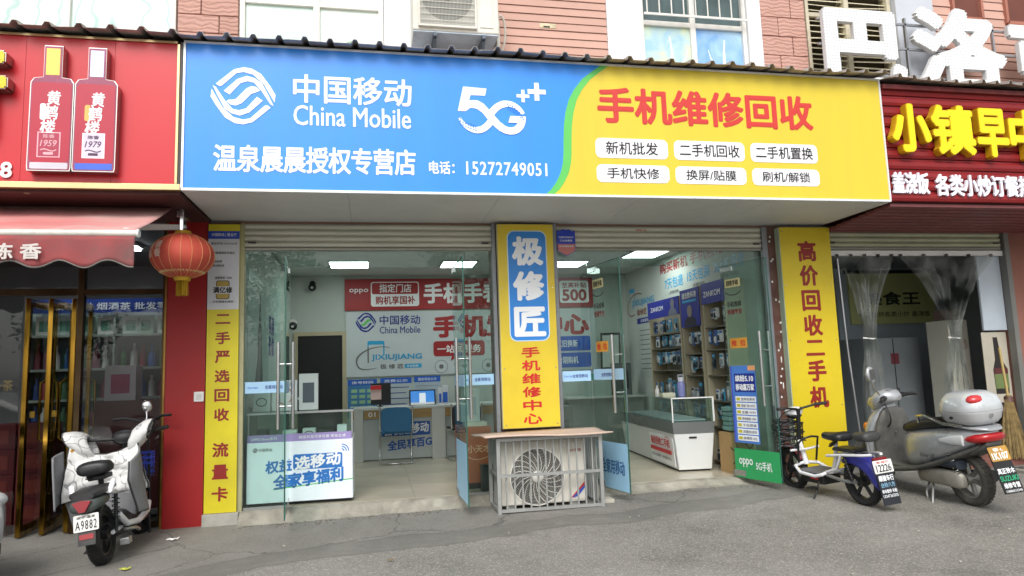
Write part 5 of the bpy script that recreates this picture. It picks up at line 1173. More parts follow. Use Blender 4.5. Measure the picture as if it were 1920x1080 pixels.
MB().box(-2.594, -1.926, .10, .11, -.06, 2.0).build('pane', DGL, t); MB().box(-2.594, -1.926, .10, .11, 2.05, 2.65).build('pane', DGL, t); MB().box(-4.37, -2.646, .10, .11, 2.06, 2.65).build('pane', DGL, t); MB().box(-4.37, -3.1, .10, .11, -.08, 2.0).build('pane', DGL, t)
text(t, '烟·酒·茶', front(.10), -3.45, 1.15, -3.15, 1.25, mat('faint gold ink', '8a7a4a', .5), .01, .003)
def gold_door(x, y, ang, wd, label):
    d = thing('gold_glass_door', label, 'glass door', (x, y, -.1), 'gold framed doors of the liquor shop', ang)
    g = gz(x, 0)+.1+.015
    for a in (0.0, wd-.055): MB().box(a, a+.055, -.02, .02, g, 2.07).build('stile', GOLDF, d, bev=.003)
    for z0, z1 in ((g, g+.09), (2.0, 2.07)): MB().box(.055, wd-.055, -.018, .018, z0, z1).build('rail', GOLDF, d, bev=.003)
    MB().box(.055, wd-.055, -.004, .004, g+.09, 2.0).build('pane', DGL, d)
    for s in (-1, 1):
        MB().tube([(wd-.09, s*.02, .75), (wd-.09, s*.07, .79), (wd-.09, s*.075, 1.05), (wd-.09, s*.07, 1.31), (wd-.09, s*.02, 1.35)], .012, 8).build('handle', GOLDF, d, 60)
    MB().box(wd*.3, wd*.3+.03, -.022, .022, 1.0, 1.06).build('lock', BRASS, d, bev=.004)
gold_door(-2.68, .10, R(97), .62, 'gold framed door leaf folded open nearest the fixed dark glass')
gold_door(-2.86, .07, R(94), .62, 'gold framed door leaf folded open in the middle of the doorway')
gold_door(-3.03, .03, R(92), .62, 'gold framed door leaf folded open furthest from the fixed dark glass')
# shelf with bottles and boxes
t = thing('bottle_shelf', 'tall shelf of bottles with blue header boards inside the liquor shop', 'shelf', (-2.5, 1.5, -.1))
SH = mat('shelf board', 'a4b0a6', .5)
MB().box(-3.6, -1.9, 1.62, 1.66, -.1, 2.1).build('back_board', mat('shelf back', '6f7a80', .6), t)
for z in (1.72, 1.36, 1.04, .74, .42, .1): MB().box(-3.6, -1.9, 1.3, 1.62, z-.025, z).build('shelf_board', SH, t)
for x in (-3.6, -2.75, -1.92): MB().box(x, x+.02, 1.3, 1.62, -.1, 2.1).build('shelf_side', SH, t)
MB().box(-3.6, -1.9, 1.28, 1.30, 1.95, 2.1).build('header', mat('shelf header blue', '24408c', .4), t); text(t, '厂家直供 烟酒茶 批发零售', front(1.28), -3.4, 1.98, -2.1, 2.06, PRINTW, .012, .003)
random.seed(11)
for i in range(8):
    x = -3.52+i*.2
    if -2.76 < x < -2.7: x += .05
    o = carton('gift_carton', x, x+.16, 1.34, 1.5, 1.72, 1.92, ('d8dcd6', 'c4d6d0', 'a9c8b4')[i % 3], 'pale printed carton on the liquor top shelf, %s from the left' % ('first' if i == 0 else ORD[i]), 'box', '5a9a86', 'cartons on the liquor shelf')
BM = [mat('bottle '+n, c, .12, var=.1) for n, c in (('green', '3f8450'), ('white', 'ecefeb'), ('red', 'c02c32'), ('clear', 'bccfcc'), ('blue', '3f6cc0'))]
bmsh = []
for k in range(2):
    pr = [(.036, 0), (.04, .008), (.04, .15), (.03, .18), (.013, .2), (.012, .255), (.015, .257), (.015, .27)] if k == 0 else [(.032, 0), (.034, .006), (.03, .1), (.034, .16), (.014, .2), (.013, .23), (.017, .232), (.017, .25)]
    bmsh.append(pr)
for rix, z in enumerate((1.36, 1.04, .74, .42)):
    for i in range(17):
        x = -3.52+i*.095
        if abs(x+2.74) < .05: continue
        mm = random.choice(BM); me = MB().lathe(bmsh[(i+rix) % 2], (0, 0, 0), n=12).mesh('liquor_bottle')
        o = link('liquor_bottle', me, mm, None, 50); o.location = (x, 1.38+.06*random.random(), z); o.scale = (1, 1, random.uniform(.85, 1.0))
        tag(o, '%s liquor bottle on the %s shelf row behind dark glass' % (mm.name.split()[1], ('upper', 'middle', 'lower', 'lowest')[rix]), 'bottle', 'bottles on the liquor shelf')
carton('gift_box', -2.56, -2.28, .55, .75, 1.02, 1.36, 'd9cfd6', 'white gift box with pink blot print behind the dark glass', 'gift box', 'c04a7a')
MB().box(-2.6, -1.95, .45, .85, .0, 1.02).build('inner_counter', mat('counter maroon', '5a1c1e', .5, var=.1), LQ)
for i in range(4):
    for j in range(3):
        carton('red_case', -4.0+j*.3, -3.72+j*.3, .8, 1.1, gz(-3.5, 0)+i*.24, gz(-3.5, 0)+i*.24+.235, '6e1f24', 'dark red liquor case, %s layer up, column %s from the doorway' % (('lowest', 'second', 'third', 'top')[i], ('three', 'two', 'one')[j]), 'case', '8d3a30', 'stacked liquor cases')
# glowing panel added to brighten the bottles in the liquor shop
o = thing('ceiling_light', 'long lamp added to brighten the bottles inside the liquor shop', 'ceiling light', (-2.75, 1.0, 2.6)); MB().box(-3.15, -2.45, .95, 1.15, 2.60, 2.62).build('diffuser', mat('lamp white', 'f4fbff', .5, var=0, emit=16.0), o); MB().box(-3.17, -2.43, .93, 1.17, 2.622, 2.65).build('housing', WHITE, o)

# ================================================================== right eatery
RS = thing('slatted_signboard', 'red slatted signboard with yellow and white letters over the eatery', 'signboard', (6.5, -1.1, 2.7))
RRED = mat('slat red', '8e2024', .4, .1, var=.08, dirt=.15, dirtcol='5b1618', dscale=2)
MB().box(4.975, 9.0, -1.06, .01, 2.69, 3.86).build('sign_box', mat('sign core', '3d1414', .8), RS)
z = 2.70; i = 0
while z < 3.82:
    h = .108; b = MB(); b.prism([(-1.066, z), (-1.10, z+.004), (-1.112, z+.03), (-1.112, z+.07), (-1.085, z+h-.018), (-1.085, z+h-.002), (-1.066, z+h-.002)], (4.975, 0, 0), (0, 1, 0), (0, 0, 1), (4.0, 0, 0)); b.build('slat', RRED, RS, fix=True); z += h; i += 1
MB().box(4.975, 9.0, -1.15, -1.0, 3.83, 3.875).build('top_flashing', mat('flashing maroon', '6a2424', .5, var=.15), RS)
rp = front(-1.112); YL2 = mat('letter bright yellow', 'f2dc12', .35, var=.02); YS2 = mat('letter side amber', 'c99c18', .4)
for ch, a0, a1, z0, z1 in (('小', 4.985, 5.44, 3.165, 3.67), ('镇', 5.44, 5.95, 3.15, 3.675), ('早', 5.96, 6.35, 3.14, 3.66), ('中', 6.35, 6.80, 3.13, 3.66), ('餐', 6.85, 7.35, 3.13, 3.66)):
    text(RS, ch, rp, a0, z0, a1, z1, YS2, .042, .004, .07, 'letter_side'); text(RS, ch, rp, a0+.006, z0+.006, a1-.006, z1-.006, YL2, .032, .076, .004, 'letter_face')
WL2 = mat('letter lilac white', 'efeef8', .4, var=.01)
text(RS, '盖浇饭', rp, 4.985, 2.765, 5.40, 2.985, WL2, .026, .004, .02); text(RS, '各类小炒订餐热线', rp, 5.47, 2.75, 6.78, 2.975, WL2, .026, .004, .02)
for i in range(9):
    y0 = -1.06+i*.118; MB().box(4.995, 9.0, y0+.002, y0+.114, 2.655-.006*i, 2.685-.006*i).build('soffit_slat', mat('soffit maroon', '84484a', .5, var=.08, dirt=.1), RS)
sh3 = mat('shutter greenish', 'b9bda2', .5, .2, var=.06, dirt=.25, dirtcol='8a8d74', dscale=2)
shutter(5.0, 7.32, 2.41, 2.62, -.01, 'half rolled pale green shutter of the eatery', 3, sh3)
RM = thing('eatery_room', 'grey walled room of the eatery behind the plastic curtains', 'room', (7, 1.5, 0)); GW = mat('eatery wall', 'd3d9d9', .7, var=.06); GD = mat('eatery lower wall', 'a5b2bc', .6, var=.06)
wall(4.995, 5.03, .03, 4, -.1, 2.65, GW, 'side_wall', RM); wall(9.6, 9.7, .03, 4, -.1, 2.65, GW, 'side_wall', RM); wall(5.03, 9.6, 4.0, 4.1, 1.2, 2.65, GW, 'back_wall', RM); wall(5.03, 9.6, 3.99, 4.1, -.1, 1.2, GD, 'back_wall', RM); wall(5.0, 9.7, .26, 4.1, 2.65, 2.7, GW, 'ceiling', RM)
struct(MB().box(5.03, 9.6, -.06, 4.0, -.15, -.005).build('floor', mat('eatery floor', '96948e', .4, var=.1), None))
wall(7.36, 9.6, .03, .2, -.1, 2.65, mat('pinkish pier', '8f6356', .6, var=.15, dirt=.3, dirtcol='5b4a42', dscale=5), 'pier', RM)
MB().box(7.345, 7.41, -.06, .03, -.08, 2.62).build('pier_edge', mat('pier edge grey', '7a7a76', .5, .3), RM); MB().box(7.42, 7.85, -.04, .03, -.08, 2.62).build('pier_face', relief_mat('pier tile', '9a6a5c', 'plank', '7f5246'), RM)
MB().box(7.02, 7.34, .03, .06, 1.46, 2.42).build('white_panel', mat('panel bluish', 'b9c4ce', .4), RM, bev=.004); MB().box(5.03, 7.345, -.02, .01, 2.34, 2.40).build('curtain_rail', WHITE, RM)
# menu board
t = thing('menu_board', 'yellow green menu board with dark characters inside the eatery', 'menu board', (7.4, 2.0, 1.7)); MB().box(6.78, 8.2, 2.0, 2.03, 1.68, 2.42).build('board', mat('menu green', 'c3c98a', .5, var=.08), t); MB().box(6.74, 8.24, 2.005, 2.04, 2.42, 2.47).build('frame', BLACKPL, t); mp_ = front(2.0)
text(t, '美食王', mp_, 7.0, 1.95, 7.95, 2.15, mat('menu ink', '24301f', .6), .03, .003); text(t, '本店提供各类小炒 盖浇饭', mp_, 6.9, 1.78, 8.1, 1.86, MATS['menu ink'], .012, .003)
MB().box(6.6, 8.4, 2.04, 2.1, -.005, 2.5).build('partition', GD, RM)
t = thing('dark_refrigerator', 'tall grey steel cabinet standing inside the eatery', 'cabinet', (6.9, 1.3, 0)); MB().box(6.35, 7.15, 1.2, 1.8, 0, 1.45).build('body', mat('steel dark', '9aa2a8', .35, .4, var=.06), t, bev=.01); MB().box(6.745, 6.755, 1.195, 1.2, .02, 1.43).build('door_gap', BLACKPL, t); panel(t, front(1.2), 6.7, 1.1, 6.82, 1.24, mat('fu red', '7a3a44', .5), 'red_square', .004)
t = thing('white_cabinet', 'narrow white cabinet with round emblem behind the right curtain', 'cabinet', (7.1, .55, 0)); MB().box(6.97, 7.25, .5, .85, 0, 1.62).build('body', mat('cab cream', 'c3c2b6', .5, var=.04), t, bev=.006); MB().box(7.107, 7.113, .497, .5, .05, 1.6).build('door_gap', GREYP, t)
ep = front(.5); stroke(t, ep, [(7.17+.05*math.cos(2*math.pi*k/24), 1.32+.06*math.sin(2*math.pi*k/24)) for k in range(24)], .008, mat('emblem brown', '8a6a5a', .5), 'emblem_ring', .004, True); text(t, '回', ep, 7.14, 1.285, 7.2, 1.355, MATS['emblem brown'], .02, .004)
carton('condiment_box', 7.0, 7.2, .55, .75, 1.621, 1.75, '6a5a52', 'dark box of small things on top of the white cabinet', 'box', '94847a')
t = thing('wine_poster', 'printed poster of a wine bottle beside the pier', 'poster', (7.25, .06, .65)); pp = front(.065); panel(t, pp, 7.0, .62, 7.34, 1.44, mat('poster cream', 'b9b3a4', .5, var=.05), 'sheet', .004, th=.01)
panel(t, pp, 0, 0, 0, 0, mat('bottle print', '2b2626', .4), 'bottle_print', .006, poly=[(7.12, .72), (7.3, .72), (7.31, 1.0), (7.24, 1.12), (7.21, 1.38), (7.15, 1.38), (7.15, 1.12), (7.11, 1.0)]); panel(t, pp, 7.12, .78, 7.305, .95, mat('green label', '6a7a4a', .5), 'label_print', .0075); panel(t, pp, 7.12, .95, 7.305, 1.02, mat('maroon label', '5a2a2c', .5), 'label_print', .0075)
# clear plastic curtains
FILM = glass('clear plastic film', (.86, .88, .87), 1.6, .16, .55)  # pale haze mixed into the plastic, partly to lighten the dark eatery behind
def curtain(x0, x1, tx, tz, label, bx0, bx1):
    t = thing('plastic_curtain', label, 'curtain', ((x0+x1)/2, -.03, 0), 'clear plastic curtains of the eatery')
    def fn(u, v):
        z = 2.34-(2.34-.02)*v; vt = (2.34-tz)/2.32
        k = max(0, 1-v/vt)**1.6 if v < vt else min(1, (v-vt)/(1-vt))**.8
        w0 = .06
        if v < vt: xa, xb = tx-w0+(x0-tx+w0)*k, tx+w0+(x1-tx-w0)*k
        else: xa, xb = tx-w0+(bx0-tx+w0)*k, tx+w0+(bx1-tx-w0)*k
        amp = .012+.02*(1-k)
        f_ = noise.noise((u*9, v*3, x0)); f2__ = abs(noise.noise((u*14+v*4, v*7-u*5, x1)))
        return (xa+(xb-xa)*u+.015*f_, -.05+amp*math.sin(u*40+4*noise.noise((u*3, v*2.5, 1)))+.045*noise.noise((u*4, v*4, x1))-.05*f2__, z)
    MB().grid(fn, 130, 110).build('film', FILM, t, 180)
    for i in range(5):
        x = x0+.05+(x1-x0-.1)*i/4; MB().box(x-.012, x+.012, -.06, -.03, 2.325, 2.355).build('hook', BLACKPL, t)
    MB().tube([(tx-.08, -.05, tz+.01), (tx, -.11, tz-.005), (tx+.08, -.05, tz+.0)], .008, 6).build('tie', WHITE, t, 60)
curtain(5.06, 5.86, 5.42, 1.40, 'clear plastic curtain tied back beside the tall yellow sign', 5.2, 5.62)
curtain(5.88, 7.2, 6.52, 1.38, 'clear plastic curtain tied back beside the white cabinet', 6.15, 6.75)
MB().tube([(5.10, -.06, 2.3), (5.12, -.07, 1.3), (5.2, -.07, 0)], .012, 8).build('curtain_pole', ALU, RM, 60)
# white bulb letters above
t = thing('rooftop_letters', 'large white perforated letters on rails above the red slatted sign', 'letters', (6.3, -.3, 4.2))
def dot_mat():
    m = bpy.data.materials.new('perforated white'); m.use_nodes = True; tt = m.node_tree; N = tt.nodes; L = tt.links; b = N['Principled BSDF']; b.inputs['Roughness'].default_value = .4
    tc = N.new('ShaderNodeTexCoord'); sp = N.new('ShaderNodeVectorMath'); sp.operation = 'SCALE'; sp.inputs['Scale'].default_value = 1/.036; L.new(tc.outputs['Object'], sp.inputs[0])
    fr = N.new('ShaderNodeVectorMath'); fr.operation = 'FRACTION'; L.new(sp.outputs[0], fr.inputs[0]); sb = N.new('ShaderNodeVectorMath'); sb.operation = 'SUBTRACT'; sb.inputs[1].default_value = (.5, .5, .5); L.new(fr.outputs[0], sb.inputs[0])
    mu = N.new('ShaderNodeVectorMath'); mu.operation = 'MULTIPLY'; mu.inputs[1].default_value = (1, 0, 1); L.new(sb.outputs[0], mu.inputs[0]); ln = N.new('ShaderNodeVectorMath'); ln.operation = 'LENGTH'; L.new(mu.outputs[0], ln.inputs[0])
    mr = N.new('ShaderNodeMapRange'); mr.inputs['From Min'].default_value = .14; mr.inputs['From Max'].default_value = .24; L.new(ln.outputs['Value'], mr.inputs['Value'])
    mx = N.new('ShaderNodeMix'); mx.data_type = 'RGBA'; mx.inputs['A'].default_value = (*lin('a3acb0'), 1); mx.inputs['B'].default_value = (*lin('ebeded'), 1); L.new(mr.outputs[0], mx.inputs['Factor']); L.new(mx.outputs['Result'], b.inputs['Base Color']); return m
DOT = dot_mat(); LSD = mat('letter return', 'd9dada', .5); bp2 = front(-.29)
for ch, a0, a1, z0, z1 in (('巴', 4.98, 6.02, 4.16, 5.13), ('洛', 6.12, 7.40, 4.16, 5.24), ('克', 7.42, 8.6, 4.1, 5.2)):
    text(t, ch, bp2, a0, z0, a1, z1, LSD, .042, .0, .05, 'letter_side'); text(t, ch, bp2, a0+.004, z0+.004, a1-.004, z1-.004, DOT, .038, .054, .003, 'letter_face')
for z in (4.38, 4.72, 5.02): MB().box(4.95, 8.8, -.285, -.26, z-.012, z+.012).build('mounting_rail', ALU, t)
for x in (5.2, 6.1, 7.3, 8.5): MB().box(x-.012, x+.012, -.26, .0, 4.36, 4.39).build('mounting_arm', ALU, t); MB().box(x-.012, x+.012, -.285, -.255, 4.2, 5.1).build('mounting_arm', ALU, t)
# straw broom and drain cover at the right edge
t = thing('straw_broom', 'big upturned straw broom leaning at the right pier', 'broom', (6.98, -.25, gz(7, 0))); b = MB(); random.seed(3)
for i in range(420):
    a = random.uniform(0, 6.28); r0 = .03*math.sqrt(random.random()); r1 = .14*math.sqrt(random.random()); x0, y0 = 6.98+r0*math.cos(a), -.22+r0*math.sin(a); x1, y1 = 6.92+r1*math.cos(a+.3), -.27+r1*math.sin(a+.3)
    b.tube([(x0, y0, .72), ((x0+x1)/2+.01*math.cos(i), (y0+y1)/2, .42), (x1, y1, .03+.05*random.random())], .003, 3)
b.build('bristles', mat('straw', '8f7a50', .85, var=.25, scale=20), t, 60)['kind'] = 'stuff'
MB().cyl((6.98, -.22, .68), (7.04, -.12, 1.25), .014).build('handle', mat('bamboo', 'a9935c', .6, var=.15), t, 60); MB().cyl((6.975, -.225, .64), (6.985, -.215, .7), .045, n=14).build('binding', BRWN, t, 40)
t = thing('drain_cover', 'perforated grey metal drain cover on the kerb ramp at the right', 'drain cover', (6.9, -.75, gz(6.9, -.8))); g_ = gz(6.9, -.8)
MB().box(6.5, 7.5, -1.05, -.5, g_-.02, g_+.035).build('frame', mat('ramp stone', '8f8d84', .8, var=.1), t, bev=.01)
for i in range(11):
    for j in range(6):
        o_ = MB().box(6.56+i*.082, 6.62+i*.082, -1.0+j*.077, -.95+j*.077, g_+.0355, g_+.041).build('grate_stud', mat('grate metal', '6b6d6e', .5, .6), t)
tag(MB().box(6.2, 8.5, -.32, -.05, gz(7, 0)-.02, gz(7, 0)+.09).build('kerb_stone', mat('kerb red brown', '7a4e44', .8, var=.12), None, bev=.01), 'reddish kerb step under the pier at the right edge', 'kerb')
# ================================================================== two-wheelers
def wheel(t, x, R_, wdt, rim_m, spokes=5, tyre_m=RUBBER):
    c = (x, 0, R_); h = wdt/2
    prof = [(R_-h*1.25, -h*.62), (R_-h*.75, -h*.98), (R_-h*.28, -h*.86), (R_-.004, -h*.42), (R_, 0), (R_-.004, h*.42), (R_-h*.28, h*.86), (R_-h*.75, h*.98), (R_-h*1.25, h*.62)]
    wh = MB().lathe(prof, c, (0, 1, 0), 40, True).build('wheel', tyre_m, t, 60)
    for k in range(36):
        a = 2*math.pi*k/36
        for s in (-1, 1): pass
    ri = R_-h*1.2
    MB().lathe([(ri, -h*.6), (ri+.004, 0), (ri, h*.6), (ri-.018, h*.55), (ri-.022, 0), (ri-.018, -h*.55)], c, (0, 1, 0), 36, True).build('rim', rim_m, wh, 40)
    for k in range(spokes):
        a = 2*math.pi*k/spokes+.3; d = Vector((math.cos(a), 0, math.sin(a))); n_ = Vector((-math.sin(a), 0, math.cos(a)))
        MB().obox(Vector(c)+d*(ri*.52), d*(ri*.46), n_*(.013), Vector((0, h*.32, 0))).build('spoke', rim_m, wh, bev=.004)
    MB().cyl((x, -h*1.05, R_), (x, h*1.05, R_), .042, n=20).build('hub', rim_m, wh, 40)
    b = MB()
    for k in range(44):
        a = 2*math.pi*k/44; d = Vector((math.cos(a), 0, math.sin(a))); n_ = Vector((-math.sin(a), 0, math.cos(a)))
        for s in (-1, 1): b.obox(Vector(c)+d*(R_-.0015)+Vector((0, s*h*.33, 0)), d*.004, n_*.0085+Vector((0, s*.006, 0)), Vector((0, h*.2, 0)))
    b.build('tread', tyre_m, wh)['kind'] = 'stuff'
    return wh
def arc_fender(t, x, R_, hw, a0, a1, m, name='mudguard', th=.004):
    n = 18; b = MB()
    b.grid(lambda u, v: (x+(R_-.012*(2*v-1)**2)*math.cos(R(a0+(a1-a0)*u)), hw*(2*v-1), R_ * 0 + zc_[0]+(R_-.02*(2*v-1)**2)*math.sin(R(a0+(a1-a0)*u))), n, 6)
    return b.build(name, m, t, 180, solid=th)
zc_ = [0.2]
def spring(t, a, b_, r, m, turns=8):
    a, b_ = Vector(a), Vector(b_); d = b_-a; u, v, _ = MB().frame(d)
    MB().tube([a+d*(i/(turns*10))+(u*math.cos(2*math.pi*i/10)+v*math.sin(2*math.pi*i/10))*r for i in range(turns*10+1)], .0042, 5).build('shock_spring', m, t, 60)
    MB().cyl(a-d*.12, b_+d*.12, r*.5, n=8).build('shock_rod', BLACKPL, t, 40)
def saddle(t, x, z, L, wr, wf, h, m, name='saddle'):
    MB().loft([(x-L*.5, 0, z-.005, wr*.55, h*.35), (x-L*.46, 0, z, wr*.85, h*.48), (x-L*.3, 0, z+.004, wr, h*.55), (x-L*.05, 0, z-.004, wr*.88, h*.5), (x+L*.2, 0, z-.006, wf*1.35, h*.48), (x+L*.42, 0, z-.004, wf, h*.42), (x+L*.5, 0, z-.01, wf*.6, h*.28)], 24, 2.5).build(name, m, t, 70)
SEAT = mat('seat vinyl', '1e1f21', .42, var=.08, bump=.12, bscale=120)
WPNT = mat('white tube paint', 'e4e5e8', .3, var=.03, dirt=.12, dscale=6, coat=.3)

# ------------------------------------------------------------------ silver scooter
SILV = mat('silver scooter paint', 'b4b8bc', .28, .3, var=.05, dirt=.16, dirtcol='a09c95', dscale=3.5, coat=.3)
DSIL = mat('grey scooter plastic', '4c4d4c', .6, var=.08, dirt=.45, dirtcol='8c8678', dscale=4)
t = thing('parked_scooter', 'dusty silver motor scooter with top box in front of the eatery', 'scooter', (4.955, -1.73, gz(4.96, -1.73)-.002), None, R(86), R(-5))
SC_ = t
DUSTY = mat('dusty tyre', '4a4843', .9, var=.15, dirt=.5, dirtcol='8b8574', dscale=6)
wheel(t, 0, .225, .11, mat('grey alloy', '8f8e88', .45, .6, var=.1, dirt=.3, dscale=6), 6, DUSTY); wheel(t, 1.23, .225, .10, MATS['grey alloy'], 6, DUSTY)
MB().loft([(-.33, 0, .635, .03, .014), (-.30, 0, .62, .085, .04), (-.22, 0, .60, .135, .07), (-.08, 0, .565, .168, .105), (.1, 0, .522, .182, .142), (.3, 0, .478, .18, .168), (.46, 0, .445, .165, .185), (.58, 0, .425, .14, .185), (.62, 0, .415, .11, .16)], 28, 2.7).build('rear_body', SILV, t, 60)
MB().loft([(-.26, 0, .53, .10, .02), (-.1, 0, .455, .155, .03), (.15, 0, .36, .19, .03), (.4, 0, .285, .205, .03), (.7, 0, .24, .215, .032), (.98, 0, .25, .205, .04), (1.1, 0, .29, .16, .06)], 24, 3).build('side_skirt', DSIL, t, 60)
MB().box(.5, 1.0, -.175, .175, .262, .285).build('footboard', mat('foot mat', '5c5b56', .8, var=.1, bump=.3, bscale=60), t, bev=.008)
MB().box(.56, .62, -.03, .03, .30, .36).build('tunnel_panel', BLACKPL, t)
MB().loft([(-.10, 0, .70, .10, .02), (-.04, 0, .705, .13, .035), (.12, 0, .695, .145, .045), (.32, 0, .67, .15, .05), (.5, 0, .64, .135, .055), (.6, 0, .62, .105, .045), (.64, 0, .60, .06, .025)], 26, 2.8).build('seat', SEAT, t, 60)
# front: leg shield, apron, nose
MB().loftz([(.26, 1.02, 0, .07, .19), (.36, 1.04, 0, .085, .205), (.48, 1.03, 0, .095, .21), (.60, 1.0, 0, .095, .20), (.70, .965, 0, .085, .165), (.78, .94, 0, .065, .10), (.82, .93, 0, .05, .07)], 28, 2.6).build('leg_shield', SILV, t, 60)
MB().loftz([(.285, .93, 0, .03, .185), (.42, .935, 0, .035, .195), (.55, .91, 0, .04, .19), (.66, .88, 0, .035, .165), (.75, .87, 0, .03, .12), (.79, .875, 0, .02, .07)], 24, 3.2).build('inner_panel', DSIL, t, 60)
MB().loft([(1.05, 0, .50, .15, .17), (1.14, 0, .52, .12, .14), (1.2, 0, .54, .08, .09), (1.235, 0, .55, .03, .04)], 24, 2.4).build('nose', SILV, t, 60)
zc_[0] = .225; arc_fender(t, 1.23, .27, .075, 20, 165, SILV, 'mudguard')
for s in (-1, 1): MB().cyl((1.23, s*.075, .225), (1.08, s*.075, .5), .018, n=10).build('fork_leg', ALU, t, 40)
_before = set(t.children)
# handlebar head
MB().loft([(.80, 0, .88, .06, .03), (.84, 0, .89, .11, .06), (.90, 0, .885, .145, .08), (.97, 0, .86, .145, .09), (1.03, 0, .83, .11, .075), (1.07, 0, .81, .05, .03)], 26, 2.6).build('headlight_cowl', SILV, t, 60)
MB().loft([(.815, 0, .895, .05, .02), (.84, 0, .905, .10, .045), (.88, 0, .92, .11, .04), (.91, 0, .925, .07, .02)], 20, 2.6).build('instrument_panel', BLACKPL, t, 60)
MB().loft([(1.0, 0, .86, .10, .06), (1.06, 0, .845, .09, .05), (1.095, 0, .83, .05, .028)], 20, 2.3).build('headlight', mat('lamp lens', 'c9c49a', .1, var=.08), t, 60)
for s in (-1, 1):
    MB().cyl((.872, s*.13, .885), (.855, s*.2, .882), .026, n=12).build('switch_housing', BLACKPL, t, 40)
    MB().cyl((.87, s*.15, .885), (.80, s*.345, .875), .017, n=12).build('handlebar_grip', RUBBER, t, 40); MB().tube([(.90, s*.17, .87), (.885, s*.25, .855), (.855, s*.34, .85)], .006, 6).build('brake_lever', CHROME, t, 60)
    if s < 0:
        MB().cyl((.88, s*.19, .91), (.885, s*.2, .945), .012, n=8).build('mirror_stub', BLACKPL, t, 40); continue
    MB().tube([(.88, s*.19, .92), (.90, s*.235, 1.0), (.90, s*.25, 1.07)], .008, 8).build('mirror_stem', CHROME, t, 60)
    MB().loftz([(1.055, .895, s*.25, .012, .03), (1.08, .90, s*.255, .024, .05), (1.14, .905, s*.265, .028, .06), (1.19, .90, s*.262, .018, .045), (1.205, .90, s*.26, .006, .015)], 20, 2.2).build('mirror', SILV, t, 60)
    MB().obox((.874, s*.263, 1.13), (.001, 0, 0), (0, .045, 0), (.0, 0, .05)).build('mirror_glass', CHROME, t)
    MB().ball((1.08, s*.145, .6), .03, .035, .05, 12, 8).build('turn_signal', mat('amber lens', 'd07a1e', .2), t, 180)
MB().tube(bez((.9, .1, .84), (.8, .16, .7), (.85, .12, .6), (.95, .08, .6), 12), .007, 6).build('brake_cable', BLACKPL, t, 60)
for o in set(t.children)-_before:
    if not o.name.startswith('turn_signal'): o.matrix_basis = Matrix.Translation((.93, 0, 0)) @ Matrix.Rotation(R(28), 4, 'Z') @ Matrix.Translation((-.93, 0, 0))
MB().box(.86, .90, -.02, .02, .66, .72).build('ignition', CHROME, t, bev=.006); MB().tube([(.89, 0, .55), (.85, 0, .53), (.84, 0, .56)], .006, 6).build('bag_hook', CHROME, t, 60)
# tail
MB().loft([(-.352, 0, .605, .045, .018), (-.33, 0, .60, .11, .036), (-.27, 0, .592, .142, .046), (-.21, 0, .588, .152, .04), (-.17, 0, .582, .14, .015)], 26, 2.6).build('tail_light', mat('red lens', 'a8161c', .12, var=.06, coat=.5), t, 60)
for s in (-1, 1): MB().loft([(-.18, s*.155, .58, .012, .045), (-.08, s*.17, .575, .014, .04), (.05, s*.18, .565, .01, .014)], 14, 2.4).build('turn_signal', mat('clear lens', 'c8cccd', .1, var=.05), t, 60)
MB().loft([(-.36, 0, .668, .07, .012), (-.28, 0, .675, .13, .016), (-.1, 0, .685, .14, .018), (.02, 0, .69, .12, .012)], 20, 3).build('luggage_rack', SILV, t, 60)
for s in (-1, 1): MB().tube([(.30, s*.16, .70), (.26, s*.19, .765), (.16, s*.195, .77), (-.02, s*.18, .71), (-.2, s*.14, .695)], .014, 8).build('grab_rail', CHROME, t, 60)
# top box
bx = -.14
MB().loftz([(.695, bx, 0, 0.135, 0.109), (.71, bx, 0, 0.171, 0.147), (.74, bx, 0, 0.194, 0.172), (.79, bx, 0, 0.209, 0.186), (.803, bx, 0, 0.214, 0.192), (.812, bx, 0, 0.214, 0.192)], 32, 3).build('top_box', mat('box grey', 'bfc1c2', .35, .1, var=.04, dirt=.25, dscale=6), t, 50)
MB().loftz([(.814, bx, 0, 0.217, 0.195), (.83, bx, 0, 0.219, 0.196), (.87, bx-.004, 0, 0.211, 0.189), (.92, bx-.008, 0, 0.191, 0.168), (.955, bx-.008, 0, 0.153, 0.134), (.968, bx-.008, 0, 0.090, 0.084)], 32, 2.8).build('box_lid', mat('silver lid', 'ced3d6', .16, .3, var=.08, dirt=.2, dirtcol='8f8f8c', dscale=8), t, 60)
MB().ball((bx-.155, .075, .905), .05, .075, .042, 18, 12).build('lid_reflector', mat('pink red lens', 'c8383a', .2, coat=.4), t, 180)
MB().cyl((bx-.20, .0, .775), (bx-.219, 0, .775), .014, n=12).build('box_lock', CHROME, t, 40); MB().cyl((bx, .18, .765), (bx, .195, .765), .012, n=12).build('box_lock', BLACKPL, t, 40)
